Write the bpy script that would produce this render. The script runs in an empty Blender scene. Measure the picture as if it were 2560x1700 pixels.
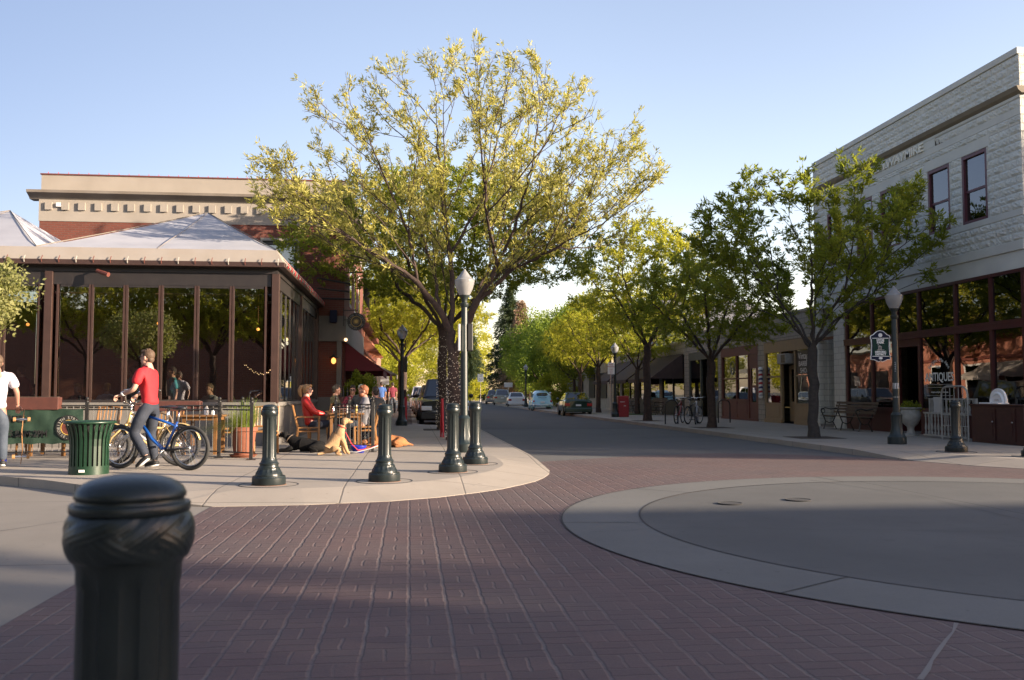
import bpy, math, random
import numpy as np
from mathutils import Vector, Matrix
PI = math.pi
rad = math.radians
sc = bpy.context.scene
COL = sc.collection
# ------------------------------------------------------------------ camera, sky, sun, exposure
F = 2320.0; H = 1.27
YAW = math.atan(255/F); PIT = math.atan(133/F)
cam_d = bpy.data.cameras.new('camera'); cam = bpy.data.objects.new('camera', cam_d); COL.objects.link(cam)
cam.location = (0, 0, H); cam.rotation_euler = (PI/2+PIT, 0, -YAW)
cam_d.sensor_width = 36; cam_d.lens = 36*F/2560
cam_d.clip_end = 3000; cam_d.clip_start = .05
cam_d.dof.use_dof = True; cam_d.dof.focus_distance = 16.0; cam_d.dof.aperture_fstop = 5.6
sc.camera = cam
SUN_EL = rad(13); SUN_AZ = rad(24)          # sun stands to the right, slightly behind the camera
to_sun = Vector((math.cos(SUN_AZ)*math.cos(SUN_EL), -math.sin(SUN_AZ)*math.cos(SUN_EL), math.sin(SUN_EL)))
w = bpy.data.worlds.new('World'); sc.world = w; w.use_nodes = True
nt = w.node_tree; bg = nt.nodes['Background']
sky = nt.nodes.new('ShaderNodeTexSky'); sky.sky_type = 'NISHITA'; sky.sun_disc = False
sky.sun_elevation = SUN_EL; sky.sun_rotation = PI/2+SUN_AZ
sky.air_density = 1.0; sky.dust_density = 1.0; sky.ozone_density = 1.5; sky.altitude = 300
# the aureole side of the sky is milkier than the side away from the sun
tcw = nt.nodes.new('ShaderNodeTexCoord'); dt = nt.nodes.new('ShaderNodeVectorMath'); dt.operation = 'DOT_PRODUCT'; dt.inputs[1].default_value = tuple(to_sun)
nt.links.new(tcw.outputs['Generated'], dt.inputs[0]); mrw = nt.nodes.new('ShaderNodeMapRange'); mrw.interpolation_type = 'SMOOTHSTEP'
mrw.inputs[1].default_value = -.95; mrw.inputs[2].default_value = -.10; nt.links.new(dt.outputs['Value'], mrw.inputs[0])
tin = nt.nodes.new('ShaderNodeMix'); tin.data_type = 'RGBA'; tin.inputs[6].default_value = (.40, .35, .41, 1); tin.inputs[7].default_value = (1.38, 1.07, .98, 1)
nt.links.new(mrw.outputs[0], tin.inputs[0]); mul = nt.nodes.new('ShaderNodeMix'); mul.data_type = 'RGBA'; mul.blend_type = 'MULTIPLY'; mul.inputs[0].default_value = 1
nt.links.new(sky.outputs[0], mul.inputs[6]); nt.links.new(tin.outputs[2], mul.inputs[7]); nt.links.new(mul.outputs[2], bg.inputs[0]); bg.inputs[1].default_value = 0.11
sd = bpy.data.lights.new('sun', 'SUN'); sun = bpy.data.objects.new('sun', sd); COL.objects.link(sun)
sd.energy = 5.0; sd.angle = rad(0.5); sd.color = (1, .82, .62)
sun.rotation_euler = to_sun.to_track_quat('Z', 'Y').to_euler()
vs = sc.view_settings; vs.view_transform = 'Standard'; vs.look = 'None'; vs.gamma = 1
vs.exposure = 1.75
try:
    sc.cycles.use_denoising = True; sc.cycles.transparent_max_bounces = 16; sc.cycles.max_bounces = 8
    sc.cycles.sample_clamp_indirect = 4
except Exception: pass

# ------------------------------------------------------------------ helpers
def ray(px, py):
    x = (px-1280)/F; u = -(py-850)/F
    fw = math.cos(PIT)-u*math.sin(PIT); z = math.sin(PIT)+u*math.cos(PIT)
    return Vector((x*math.cos(YAW)+fw*math.sin(YAW), fw*math.cos(YAW)-x*math.sin(YAW), z))
def G(px, py, z=.12):
    r = ray(px, py); k = (z-H)/r.z; return Vector((r.x*k, r.y*k, z))
def onY(px, py, Y):
    r = ray(px, py); k = Y/r.y; return Vector((r.x*k, Y, H+r.z*k))

def setp(o, label=None, cat=None, group=None, kind=None):
    if label: o['label'] = label
    if cat: o['category'] = cat
    if group: o['group'] = group
    if kind: o['kind'] = kind
    return o
def thing(name, label, cat, loc=(0, 0, 0), rz=0, group=None):
    o = bpy.data.objects.new(name, None); COL.objects.link(o); o.location = loc; o.rotation_euler = (0, 0, rz)
    o.empty_display_size = .2
    return setp(o, label, cat, group)
def frame_of(ax):
    ax = Vector(ax).normalized(); t = Vector((0, 0, 1)) if abs(ax.z) < .9 else Vector((1, 0, 0))
    a = ax.cross(t).normalized(); return a, ax.cross(a).normalized()

class MB:
    def __init__(s): s.v = []; s.f = []
    def add(s, vs, fs, M=None):
        o = len(s.v)
        s.v += [tuple(M @ Vector(p)) if M else tuple(p) for p in vs]
        s.f += [tuple(o+i for i in f) for f in fs]; return s
    def box(s, x0, x1, y0, y1, z0, z1, M=None):
        x0, x1 = min(x0, x1), max(x0, x1); y0, y1 = min(y0, y1), max(y0, y1); z0, z1 = min(z0, z1), max(z0, z1)
        return s.add([(x, y, z) for z in (z0, z1) for x, y in ((x0, y0), (x1, y0), (x1, y1), (x0, y1))],
              [(3, 2, 1, 0), (4, 5, 6, 7), (0, 1, 5, 4), (1, 2, 6, 5), (2, 3, 7, 6), (3, 0, 4, 7)], M)
    def cyl(s, p0, p1, r0, r1=None, n=12, caps=True):
        return s.tube([p0, p1], [r0, r0 if r1 is None else r1], n, caps)
    def tube(s, pts, rs, n=8, caps=True, flat=1.0):
        pts = [Vector(p) for p in pts]
        if not hasattr(rs, '__len__'): rs = [rs]*len(pts)
        o = len(s.v); m = len(pts); prev = None
        for i, p in enumerate(pts):
            d = (pts[min(i+1, m-1)]-pts[max(i-1, 0)])
            if d.length < 1e-9: d = Vector((0, 0, 1))
            if prev is None: a, b = frame_of(d)
            else:
                dn = d.normalized(); a = prev-dn*prev.dot(dn)
                if a.length < 1e-6: a, b = frame_of(d)
                else: a.normalize(); b = dn.cross(a)
            prev = a.copy()
            for k in range(n):
                t = 2*PI*k/n; s.v.append(tuple(p+(a*math.cos(t)+b*math.sin(t)*flat)*rs[i]))
        for i in range(m-1):
            for k in range(n):
                q = (k+1) % n; s.f.append((o+i*n+k, o+i*n+q, o+(i+1)*n+q, o+(i+1)*n+k))
        if caps: s.f.append(tuple(o+k for k in reversed(range(n)))); s.f.append(tuple(o+(m-1)*n+k for k in range(n)))
        return s
    def lathe(s, prof, n=24, c=(0, 0, 0), mod=None, M=None):
        vs = []; fs = []; m = len(prof)
        for i, (r, z) in enumerate(prof):
            for k in range(n):
                t = 2*PI*k/n; rr = r+(mod(t, z, i) if mod else 0)
                vs.append((c[0]+rr*math.cos(t), c[1]+rr*math.sin(t), c[2]+z))
        for i in range(m-1):
            for k in range(n):
                q = (k+1) % n; fs.append((i*n+k, i*n+q, (i+1)*n+q, (i+1)*n+k))
        fs.append(tuple(reversed(range(n)))); fs.append(tuple((m-1)*n+k for k in range(n)))
        return s.add(vs, fs, M)
    def prism(s, poly, d0, d1, axis='z', M=None):
        n = len(poly)
        mk = {'z': lambda p, d: (p[0], p[1], d), 'x': lambda p, d: (d, p[0], p[1]), 'y': lambda p, d: (p[0], d, p[1])}[axis]
        vs = [mk(p, d0) for p in poly]+[mk(p, d1) for p in poly]
        fs = [tuple(reversed(range(n))), tuple(range(n, 2*n))]+[(i, (i+1) % n, n+(i+1) % n, n+i) for i in range(n)]
        return s.add(vs, fs, M)
    def ell(s, c, r, nu=14, nv=9, M=None):
        if not hasattr(r, '__len__'): r = (r, r, r)
        pr = [(math.sin(PI*i/(nv-1)), -math.cos(PI*i/(nv-1))) for i in range(nv)]
        vs = [(c[0]+r[0]*max(a, .01)*math.cos(2*PI*k/nu), c[1]+r[1]*max(a, .01)*math.sin(2*PI*k/nu), c[2]+r[2]*b) for a, b in pr for k in range(nu)]
        fs = [(i*nu+k, i*nu+(k+1) % nu, (i+1)*nu+(k+1) % nu, (i+1)*nu+k) for i in range(nv-1) for k in range(nu)]
        fs += [tuple(reversed(range(nu))), tuple((nv-1)*nu+k for k in range(nu))]
        return s.add(vs, fs, M)
    def torus(s, c, ax, R, r, nu=32, nv=8, a0=0, a1=2*PI):
        a, b = frame_of(ax); ax = Vector(ax).normalized(); c = Vector(c); o = len(s.v)
        full = abs(a1-a0-2*PI) < 1e-6; m = nu if full else nu+1
        for i in range(m):
            t = a0+(a1-a0)*i/nu; d = a*math.cos(t)+b*math.sin(t)
            for k in range(nv):
                u = 2*PI*k/nv; s.v.append(tuple(c+d*(R+r*math.cos(u))+ax*r*math.sin(u)))
        for i in range(nu):
            j = (i+1) % m
            for k in range(nv):
                q = (k+1) % nv; s.f.append((o+i*nv+k, o+j*nv+k, o+j*nv+q, o+i*nv+q))
        return s
    def build(s, name, mat, parent=None, smooth=False, world=False, label=None, cat=None, group=None, kind=None, bevel=0, recenter=None):
        me = bpy.data.meshes.new(name)
        if parent is None and (recenter if recenter is not None else kind is None) and s.v:
            A = np.array(s.v); c = Vector(((A[:, 0].min()+A[:, 0].max())/2, (A[:, 1].min()+A[:, 1].max())/2, A[:, 2].min()))
        elif world and parent is not None: c = Vector(parent.location)
        else: c = Vector((0, 0, 0))
        me.from_pydata([(x-c.x, y-c.y, z-c.z) for x, y, z in s.v], [], s.f); me.materials.append(mat)
        if smooth:
            me.polygons.foreach_set('use_smooth', [True]*len(me.polygons))
            if smooth != 2:
                try: me.set_sharp_from_angle(angle=rad(38))
                except Exception: pass
        o = bpy.data.objects.new(name, me); COL.objects.link(o)
        if parent is not None: o.parent = parent
        else: o.location = c
        if bevel:
            b = o.modifiers.new('bevel', 'BEVEL'); b.width = bevel; b.segments = 2; b.limit_method = 'ANGLE'
        return setp(o, label, cat, group, kind)
def B(*a): return MB().box(*a)
def copy_tree(o, parent=None):
    c = o.copy(); COL.objects.link(c)
    if parent is not None: c.parent = parent
    for ch in list(o.children): copy_tree(ch, c)
    return c
def dup(o, loc, rz=None, label=None, sc_=None):
    c = copy_tree(o); c.location = loc
    if rz is not None: c.rotation_euler = (0, 0, rz)
    if label: c['label'] = label
    if sc_: c.scale = (sc_,)*3 if not hasattr(sc_, '__len__') else sc_
    return c
def text(body, size, mat, parent, M, name='lettering', ext=.004, align='CENTER', sx=1.0, bevel=0, font_w=0):
    cu = bpy.data.curves.new('txt', 'FONT'); cu.body = body; cu.size = size; cu.extrude = ext; cu.align_x = align; cu.align_y = 'CENTER'
    cu.offset = font_w; cu.resolution_u = 3
    t = bpy.data.objects.new('txt', cu); COL.objects.link(t)
    dg = bpy.context.evaluated_depsgraph_get(); me = bpy.data.meshes.new_from_object(t.evaluated_get(dg))
    bpy.data.objects.remove(t)
    me.transform(Matrix.Diagonal((sx, 1, 1, 1))); me.transform(M)
    me.materials.clear(); me.materials.append(mat); me.name = name
    o = bpy.data.objects.new(name, me); COL.objects.link(o)
    if parent is not None: o.parent = parent
    return o
# text orientation matrices: facing -Y (towards the camera) and facing -X (right hand facades)
def face_mY(x, y, z): return Matrix.Translation((x, y, z)) @ Matrix.Rotation(PI/2, 4, 'X')
def face_mX(x, y, z): return Matrix.Translation((x, y, z)) @ Matrix.Rotation(-PI/2, 4, 'Z') @ Matrix.Rotation(PI/2, 4, 'X')

# ------------------------------------------------------------------ materials
def mat(name, col, rough=.6, metal=0, col2=None, nscale=8, bump=0, bscale=None, spec=.5, coat=0, emit=None, estr=1, trans=0, sub=0, detail=4, alpha=None):
    m = bpy.data.materials.new(name); m.use_nodes = True; n = m.node_tree.nodes; l = m.node_tree.links
    p = n['Principled BSDF']; p.inputs['Base Color'].default_value = (*col, 1); p.inputs['Roughness'].default_value = rough
    p.inputs['Metallic'].default_value = metal; p.inputs['Specular IOR Level'].default_value = spec
    p.inputs['Coat Weight'].default_value = coat
    if trans: p.inputs['Transmission Weight'].default_value = trans
    if emit: p.inputs['Emission Color'].default_value = (*emit, 1); p.inputs['Emission Strength'].default_value = estr
    tc = n.new('ShaderNodeTexCoord')
    if col2 is not None:
        no = n.new('ShaderNodeTexNoise'); no.inputs['Scale'].default_value = nscale; no.inputs['Detail'].default_value = detail
        l.new(tc.outputs['Object'], no.inputs['Vector'])
        mr = n.new('ShaderNodeMapRange'); mr.inputs[1].default_value = .3; mr.inputs[2].default_value = .7
        l.new(no.outputs[0], mr.inputs[0])
        mx = n.new('ShaderNodeMix'); mx.data_type = 'RGBA'; mx.inputs[6].default_value = (*col, 1); mx.inputs[7].default_value = (*col2, 1)
        l.new(mr.outputs[0], mx.inputs[0]); l.new(mx.outputs[2], p.inputs['Base Color'])
    if bump:
        nb = n.new('ShaderNodeTexNoise'); nb.inputs['Scale'].default_value = bscale or nscale*3; nb.inputs['Detail'].default_value = 5
        l.new(tc.outputs['Object'], nb.inputs['Vector'])
        bp = n.new('ShaderNodeBump'); bp.inputs['Strength'].default_value = .6; bp.inputs['Distance'].default_value = bump
        l.new(nb.outputs[0], bp.inputs['Height']); l.new(bp.outputs[0], p.inputs['Normal'])
    return m

class NB:   # small node-graph helper
    def __init__(s, m): s.m = m; s.n = m.node_tree.nodes; s.l = m.node_tree.links; s.p = s.n['Principled BSDF']
    def math(s, op, a, b=None, c=None):
        x = s.n.new('ShaderNodeMath'); x.operation = op
        for i, q in enumerate((a, b, c)):
            if q is None: continue
            if isinstance(q, (int, float)): x.inputs[i].default_value = q
            else: s.l.new(q, x.inputs[i])
        return x.outputs[0]
    def noise(s, vec, scale, detail=4, rough=.5):
        x = s.n.new('ShaderNodeTexNoise'); x.inputs['Scale'].default_value = scale; x.inputs['Detail'].default_value = detail; x.inputs['Roughness'].default_value = rough
        s.l.new(vec, x.inputs['Vector']); return x.outputs[0]
    def rng(s, v, a, b, c=0, d=1):
        x = s.n.new('ShaderNodeMapRange'); s.l.new(v, x.inputs[0])
        for i, q in enumerate((a, b, c, d)): x.inputs[i+1].default_value = q
        return x.outputs[0]
    def mix(s, fac, a, b, mode='MIX'):
        x = s.n.new('ShaderNodeMix'); x.data_type = 'RGBA'; x.blend_type = mode
        for i, q in ((0, fac), (6, a), (7, b)):
            if isinstance(q, (int, float)): x.inputs[i].default_value = q
            elif isinstance(q, tuple): x.inputs[i].default_value = (*q, 1)
            else: s.l.new(q, x.inputs[i])
        return x.outputs[2]
    def pos(s):
        g = s.n.new('ShaderNodeNewGeometry'); sp = s.n.new('ShaderNodeSeparateXYZ'); s.l.new(g.outputs['Position'], sp.inputs[0])
        return g.outputs['Position'], sp.outputs[0], sp.outputs[1], sp.outputs[2]
    def comb(s, x, y, z=0.0):
        c = s.n.new('ShaderNodeCombineXYZ')
        for i, q in enumerate((x, y, z)):
            if isinstance(q, (int, float)): c.inputs[i].default_value = q
            else: s.l.new(q, c.inputs[i])
        return c.outputs[0]
    def bump(s, h, dist, strength=1):
        b = s.n.new('ShaderNodeBump'); b.inputs['Distance'].default_value = dist; b.inputs['Strength'].default_value = strength
        s.l.new(h, b.inputs['Height']); s.l.new(b.outputs[0], s.p.inputs['Normal'])

def brick_mat(name, c1, c2, mortar, bw=.21, bh=.07, ms=.008, bump=.006, rough=.85, noisebump=0, nsc=12, stain=.25):
    m = mat(name, c1, rough); g = NB(m); P, X, Y, Z = g.pos()
    u = g.math('ADD', X, Y); v = g.comb(u, Z)
    b = g.n.new('ShaderNodeTexBrick'); g.l.new(v, b.inputs['Vector'])
    b.inputs['Color1'].default_value = (*c1, 1); b.inputs['Color2'].default_value = (*c2, 1); b.inputs['Mortar'].default_value = (*mortar, 1)
    b.inputs['Scale'].default_value = 1; b.inputs['Brick Width'].default_value = bw; b.inputs['Row Height'].default_value = bh
    b.inputs['Mortar Size'].default_value = ms; b.inputs['Mortar Smooth'].default_value = .3; b.inputs['Bias'].default_value = 0
    st = g.noise(P, .9, 5, .6); c = g.mix(g.rng(st, .35, .75, 0, stain), b.outputs['Color'], tuple(x*.55 for x in c1))
    g.l.new(c, g.p.inputs['Base Color'])
    h = g.math('SUBTRACT', 1.0, b.outputs['Fac'])
    if noisebump:
        h = g.math('ADD', g.math('MULTIPLY', h, .5), g.math('MULTIPLY', g.math('MULTIPLY', h, g.noise(P, nsc, 6, .65)), noisebump))
    g.bump(h, bump); return m

def glass_mat(name, tint=(.75, .8, .78), refl=1.0, ior=1.5, rough=.0, base=.04, wav=0):
    m = bpy.data.materials.new(name); m.use_nodes = True; n = m.node_tree.nodes; l = m.node_tree.links
    n.remove(n['Principled BSDF']); out = n['Material Output']
    t = n.new('ShaderNodeBsdfTransparent'); t.inputs[0].default_value = (*tint, 1)
    gl = n.new('ShaderNodeBsdfGlossy'); gl.inputs['Roughness'].default_value = rough; gl.inputs[0].default_value = (refl, refl, refl, 1)
    fr = n.new('ShaderNodeFresnel'); fr.inputs[0].default_value = ior
    ad = n.new('ShaderNodeMath'); ad.operation = 'ADD'; ad.inputs[1].default_value = base; ad.use_clamp = True; l.new(fr.outputs[0], ad.inputs[0])
    mx = n.new('ShaderNodeMixShader'); l.new(ad.outputs[0], mx.inputs[0]); l.new(t.outputs[0], mx.inputs[1]); l.new(gl.outputs[0], mx.inputs[2])
    l.new(mx.outputs[0], out.inputs[0])
    if wav:
        tc = n.new('ShaderNodeTexCoord'); no = n.new('ShaderNodeTexNoise'); no.inputs['Scale'].default_value = .8; no.inputs['Detail'].default_value = 1
        l.new(tc.outputs['Object'], no.inputs['Vector']); b = n.new('ShaderNodeBump'); b.inputs['Distance'].default_value = wav
        l.new(no.outputs[0], b.inputs['Height']); l.new(b.outputs[0], gl.inputs['Normal']); 
    return m
def leaf_mat(name, c1, c2, tr=.45):
    m = bpy.data.materials.new(name); m.use_nodes = True; n = m.node_tree.nodes; l = m.node_tree.links
    p = n['Principled BSDF']; p.inputs['Roughness'].default_value = .55; p.inputs['Specular IOR Level'].default_value = .3
    g = NB(m); P, X, Y, Z = g.pos(); a = g.noise(P, 1.1, 3); b = g.noise(P, 9, 2)
    f = g.rng(g.math('ADD', g.math('MULTIPLY', a, .6), g.math('MULTIPLY', b, .4)), .38, .62)
    c = g.mix(f, c1, c2); l.new(c, p.inputs['Base Color'])
    t = n.new('ShaderNodeBsdfTranslucent'); l.new(g.mix(.25, c, (.5, .6, .05)), t.inputs[0])
    mx = n.new('ShaderNodeMixShader'); mx.inputs[0].default_value = tr; l.new(p.outputs[0], mx.inputs[1]); l.new(t.outputs[0], mx.inputs[2])
    l.new(mx.outputs[0], n['Material Output'].inputs[0]); return m

M = {}
def mk(k, *a, **kw): M[k] = mat(k, *a, **kw)
mk('bollard', (.008, .013, .0145), .34, 0, (.015, .021, .022), 9, bump=.0012, bscale=120, spec=.38)
mk('lamp_paint', (.010, .018, .019), .45, 0, (.014, .023, .023), 20, bump=.001, bscale=90)
mk('black_iron', (.012, .012, .013), .45, 0, (.02, .019, .018), 20)
mk('globe', (.42, .42, .42), .25, trans=.45, spec=.5, col2=(.34, .34, .34), nscale=5)
mk('trash_green', (.006, .026, .013), .38, 0, (.008, .033, .017), 15, bump=.001, bscale=60)
mk('bronze', (.05, .028, .023), .42, .3, (.065, .037, .03), 6)
mk('dark_frame', (.014, .011, .011), .5, 0, (.02, .016, .015), 6)
mk('canopy', (.34, .345, .375), .8, 0, (.29, .295, .325), 1.5, bump=.004, bscale=3)
mk('canopy_trim', (.25, .225, .20), .8, 0, (.23, .20, .17), 2, bump=.006, bscale=4)
mk('stucco', (.275, .245, .21), .9, 0, (.24, .212, .18), 1.3, bump=.004, bscale=70)
mk('stucco_dark', (.20, .175, .15), .9, 0, (.15, .125, .10), 1.3, bump=.004, bscale=70)
mk('stone_grey', (.155, .145, .13), .85, 0, (.13, .12, .11), 2, bump=.003, bscale=50)
mk('white_trim', (.45, .43, .40), .7, 0, (.40, .38, .36), 5)
mk('smooth_block', (.55, .56, .52), .8, 0, (.47, .475, .445), 1.2, bump=.003, bscale=40)
mk('red_paint', (.065, .010, .010), .5, 0, (.05, .008, .008), 5, bump=.001)
mk('maroon_paint', (.09, .018, .03), .45, 0, (.075, .016, .026), 5)
mk('rust_paint', (.12, .032, .022), .6, 0, (.10, .028, .02), 5, bump=.001)
mk('tan_paint', (.26, .18, .095), .6, 0, (.23, .16, .085), 4, bump=.001)
mk('cornice_tan', (.20, .17, .125), .8, 0, (.17, .145, .11), 3); mk('cream_block', (.30, .27, .21), .8, 0, (.42, .37, .30), 3)
mk('sage_paint', (.09, .095, .075), .6, 0, (.075, .08, .065), 4)
mk('awning_brown', (.045, .028, .025), .85, 0, (.06, .038, .032), 4, bump=.003, bscale=20)
mk('awning_red', (.14, .014, .022), .8, 0, (.11, .012, .018), 3, bump=.003, bscale=15)
mk('wood_chair', (.26, .125, .04), .5, 0, (.21, .10, .032), 12, bump=.001)
mk('wood_table', (.19, .092, .032), .45, 0, (.155, .075, .027), 9)
mk('redwood', (.06, .02, .015), .6, 0, (.085, .028, .02), 9, bump=.002)
mk('bench_wood', (.12, .085, .06), .7, 0, (.09, .065, .047), 14, bump=.002)
mk('terracotta', (.20, .065, .033), .8, 0, (.16, .052, .027), 6, bump=.002)
mk('white_ceramic', (.75, .75, .74), .25, 0, (.68, .68, .67), 6)
mk('old_white', (.34, .33, .30), .7, 0, (.26, .25, .225), 9)
mk('soil', (.06, .04, .028), .95, 0, (.04, .028, .02), 9, bump=.02, bscale=25)
mk('tyre', (.018, .018, .018), .8, bump=.002, bscale=90)
mk('chrome', (.7, .7, .72), .18, 1)
mk('steel', (.45, .45, .46), .35, 1)
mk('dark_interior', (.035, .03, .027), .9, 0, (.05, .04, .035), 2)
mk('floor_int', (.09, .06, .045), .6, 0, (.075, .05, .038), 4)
mk('asphalt', (.04, .04, .042), .92, 0, (.032, .032, .034), 1.2, bump=.003, bscale=120)
mk('rust_stain', (.22, .10, .05), .9)
mk('bark', (.07, .045, .035), .95, 0, (.035, .024, .02), 14, bump=.012, bscale=22)
mk('bark_grey', (.055, .045, .04), .95, 0, (.034, .029, .026), 14, bump=.01, bscale=25)
mk('skin', (.34, .18, .125), .55, 0, (.31, .155, .11), 6)
mk('skin_pale', (.42, .25, .19), .55, 0, (.38, .22, .17), 6)
mk('jeans', (.028, .04, .06), .85, 0, (.055, .07, .095), 7, bump=.004, bscale=14)
mk('jeans_dark', (.012, .016, .027), .85, 0, (.026, .033, .05), 8, bump=.012, bscale=13)
mk('shirt_red', (.42, .012, .02), .8, 0, (.36, .01, .016), 6, bump=.02, bscale=7)
mk('shirt_white', (.46, .43, .47), .8, 0, (.40, .375, .42), 6, bump=.025, bscale=6)
mk('jacket_red', (.48, .02, .014), .45, 0, (.38, .016, .012), 9, bump=.012, bscale=16)
mk('shirt_teal', (.02, .17, .21), .8, 0, (.015, .14, .17), 7)
mk('shirt_green', (.06, .055, .03), .8); mk('shirt_maroon', (.14, .012, .03), .8); mk('shirt_grey', (.16, .16, .18), .85, 0, (.12, .12, .135), 8, bump=.006)
mk('shirt_dark', (.03, .035, .04), .85); mk('shirt_blue', (.04, .10, .3), .85); mk('shirt_lav', (.42, .36, .46), .85)
mk('hair_brown', (.085, .05, .028), .7, 0, (.06, .035, .02), 40, bump=.01, bscale=60)
mk('hair_dark', (.03, .02, .016), .7, 0, (.02, .014, .01), 40, bump=.01, bscale=60)
mk('hair_blond', (.26, .14, .055), .65, 0, (.36, .20, .08), 40, bump=.01, bscale=60)
mk('hair_red', (.18, .06, .025), .7, bump=.01, bscale=60)
mk('cap_grey', (.22, .24, .22), .8)
mk('shoe_black', (.015, .015, .016), .7); mk('sole_white', (.7, .7, .68), .6); mk('eye_dark', (.02, .015, .012), .3); mk('lip', (.4, .16, .13), .5)
mk('lens_dark', (.02, .02, .02), .1)
mk('fur_yellow', (.36, .23, .12), .85, 0, (.27, .165, .08), 12, bump=.012, bscale=55)
mk('fur_black', (.006, .006, .0065), .85, 0, (.010, .0095, .0095), 12, spec=.15, bump=.01, bscale=50)
mk('fur_orange', (.30, .12, .04), .85, 0, (.24, .09, .03), 14, bump=.012, bscale=50)
mk('collar_red', (.5, .02, .03), .5); mk('bowl_blue', (.02, .03, .35), .35)
mk('bike_cream', (.42, .30, .13), .3, coat=.4); mk('bike_blue', (.008, .07, .30), .3, coat=.4); mk('bike_red', (.25, .02, .02), .35, coat=.4); mk('bike_black', (.015, .015, .017), .35)
mk('bike_silver', (.45, .45, .47), .35, .6)
mk('tarp_green', (.014, .036, .022), .6, 0, (.011, .029, .017), 2, bump=.01, bscale=5)
mk('sign_white', (.72, .72, .70), .5); mk('letter_white', (.8, .8, .76), .6); mk('letter_stone', (.74, .73, .66), .8); mk('sign_black', (.015, .015, .015), .5); mk('sign_red', (.45, .02, .03), .5)
mk('sign_navy', (.006, .010, .032), .6, spec=.2); mk('sign_green', (.004, .03, .022), .6, spec=.2); mk('gold', (.5, .33, .08), .5); mk('sign_back', (.55, .55, .56), .5, .3)
mk('grass', (.07, .11, .02), .9, 0, (.05, .085, .015), 20, bump=.03, bscale=60)
mk('mail_red', (.28, .012, .02), .45, 0, (.23, .01, .018), 5)
mk('blue_bin', (.01, .03, .3), .5)
mk('taillight', (.35, .01, .01), .2, coat=.5); mk('headlight', (.8, .82, .85), .1, coat=.6)
mk('plate', (.6, .62, .65), .5)
mk('bulb_warm', (1, .8, .5), .5, emit=(1, .6, .3), estr=.9)
mk('bulb_amber', (1, .5, .1), .5, emit=(1, .35, .08), estr=.9)
mk('fairy', (.7, .6, .5), .3, emit=(1, .75, .5), estr=.08)
mk('roof_grey', (.14, .14, .15), .9, 0, (.11, .11, .12), 3)
mk('siding_white', (.34, .33, .32), .8, 0, (.48, .48, .47), 2)
mk('pink_brick', (.27, .11, .07), .85, 0, (.22, .085, .055), 3, bump=.003)
mk('wreath', (.06, .08, .04), .9)
mk('book_wood', (.05, .017, .015), .4, 0, (.035, .012, .011), 8)
mk('joint', (.03, .03, .032), .95)
M['glass'] = glass_mat('glass', (.62, .66, .64), 1.0, 1.5, 0, .05)
M['glass_pav'] = glass_mat('glass_pav', (.80, .82, .78), 1.0, 1.6, 0, .13)
M['glass_old'] = glass_mat('glass_old', (.45, .46, .44), 1.0, 1.6, 0.01, .12, wav=.004)
M['glass_car'] = glass_mat('glass_car', (.12, .14, .14), 1.0, 1.5, 0, .08)
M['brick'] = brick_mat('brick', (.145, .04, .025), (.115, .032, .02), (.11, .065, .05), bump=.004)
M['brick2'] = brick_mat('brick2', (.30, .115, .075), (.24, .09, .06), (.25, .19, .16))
M['rock'] = brick_mat('rock', (.62, .61, .55), (.56, .55, .495), (.42, .415, .38), bw=.42, bh=.2, ms=.012, bump=.03, noisebump=1.6, nsc=9, stain=.22)
M['rock_face'] = mat('rock_face', (.58, .59, .55), .9, 0, (.48, .49, .455), 1.1, bump=.02, bscale=22)
M['cmu'] = brick_mat('cmu', (.32, .29, .235), (.29, .26, .21), (.13, .115, .095), bw=.40, bh=.2, ms=.01, bump=.006, stain=.2)
M['leaf_a'] = leaf_mat('leaf_a', (.32, .285, .045), (.50, .46, .15))
M['leaf_b'] = leaf_mat('leaf_b', (.13, .165, .014), (.24, .25, .028), .55)
M['leaf_c'] = leaf_mat('leaf_c', (.14, .165, .013), (.27, .26, .026), .55)
M['leaf_d'] = leaf_mat('leaf_d', (.085, .14, .014), (.19, .25, .034), .5)
M['leaf_sunlit'] = leaf_mat('leaf_sunlit', (.24, .25, .018), (.46, .42, .04), .58)  # yellow of sunlit, backlit crowns put into the leaf colour
M['leaf_p'] = leaf_mat('leaf_p', (.17, .18, .07), (.27, .265, .10))
M['leaf_con'] = leaf_mat('leaf_con', (.018, .035, .018), (.035, .055, .022), .15)
M['leaf_dead'] = leaf_mat('leaf_dead', (.20, .13, .09), (.30, .20, .13), .15)
M['blade'] = leaf_mat('blade', (.12, .22, .03), (.30, .32, .07))
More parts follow.
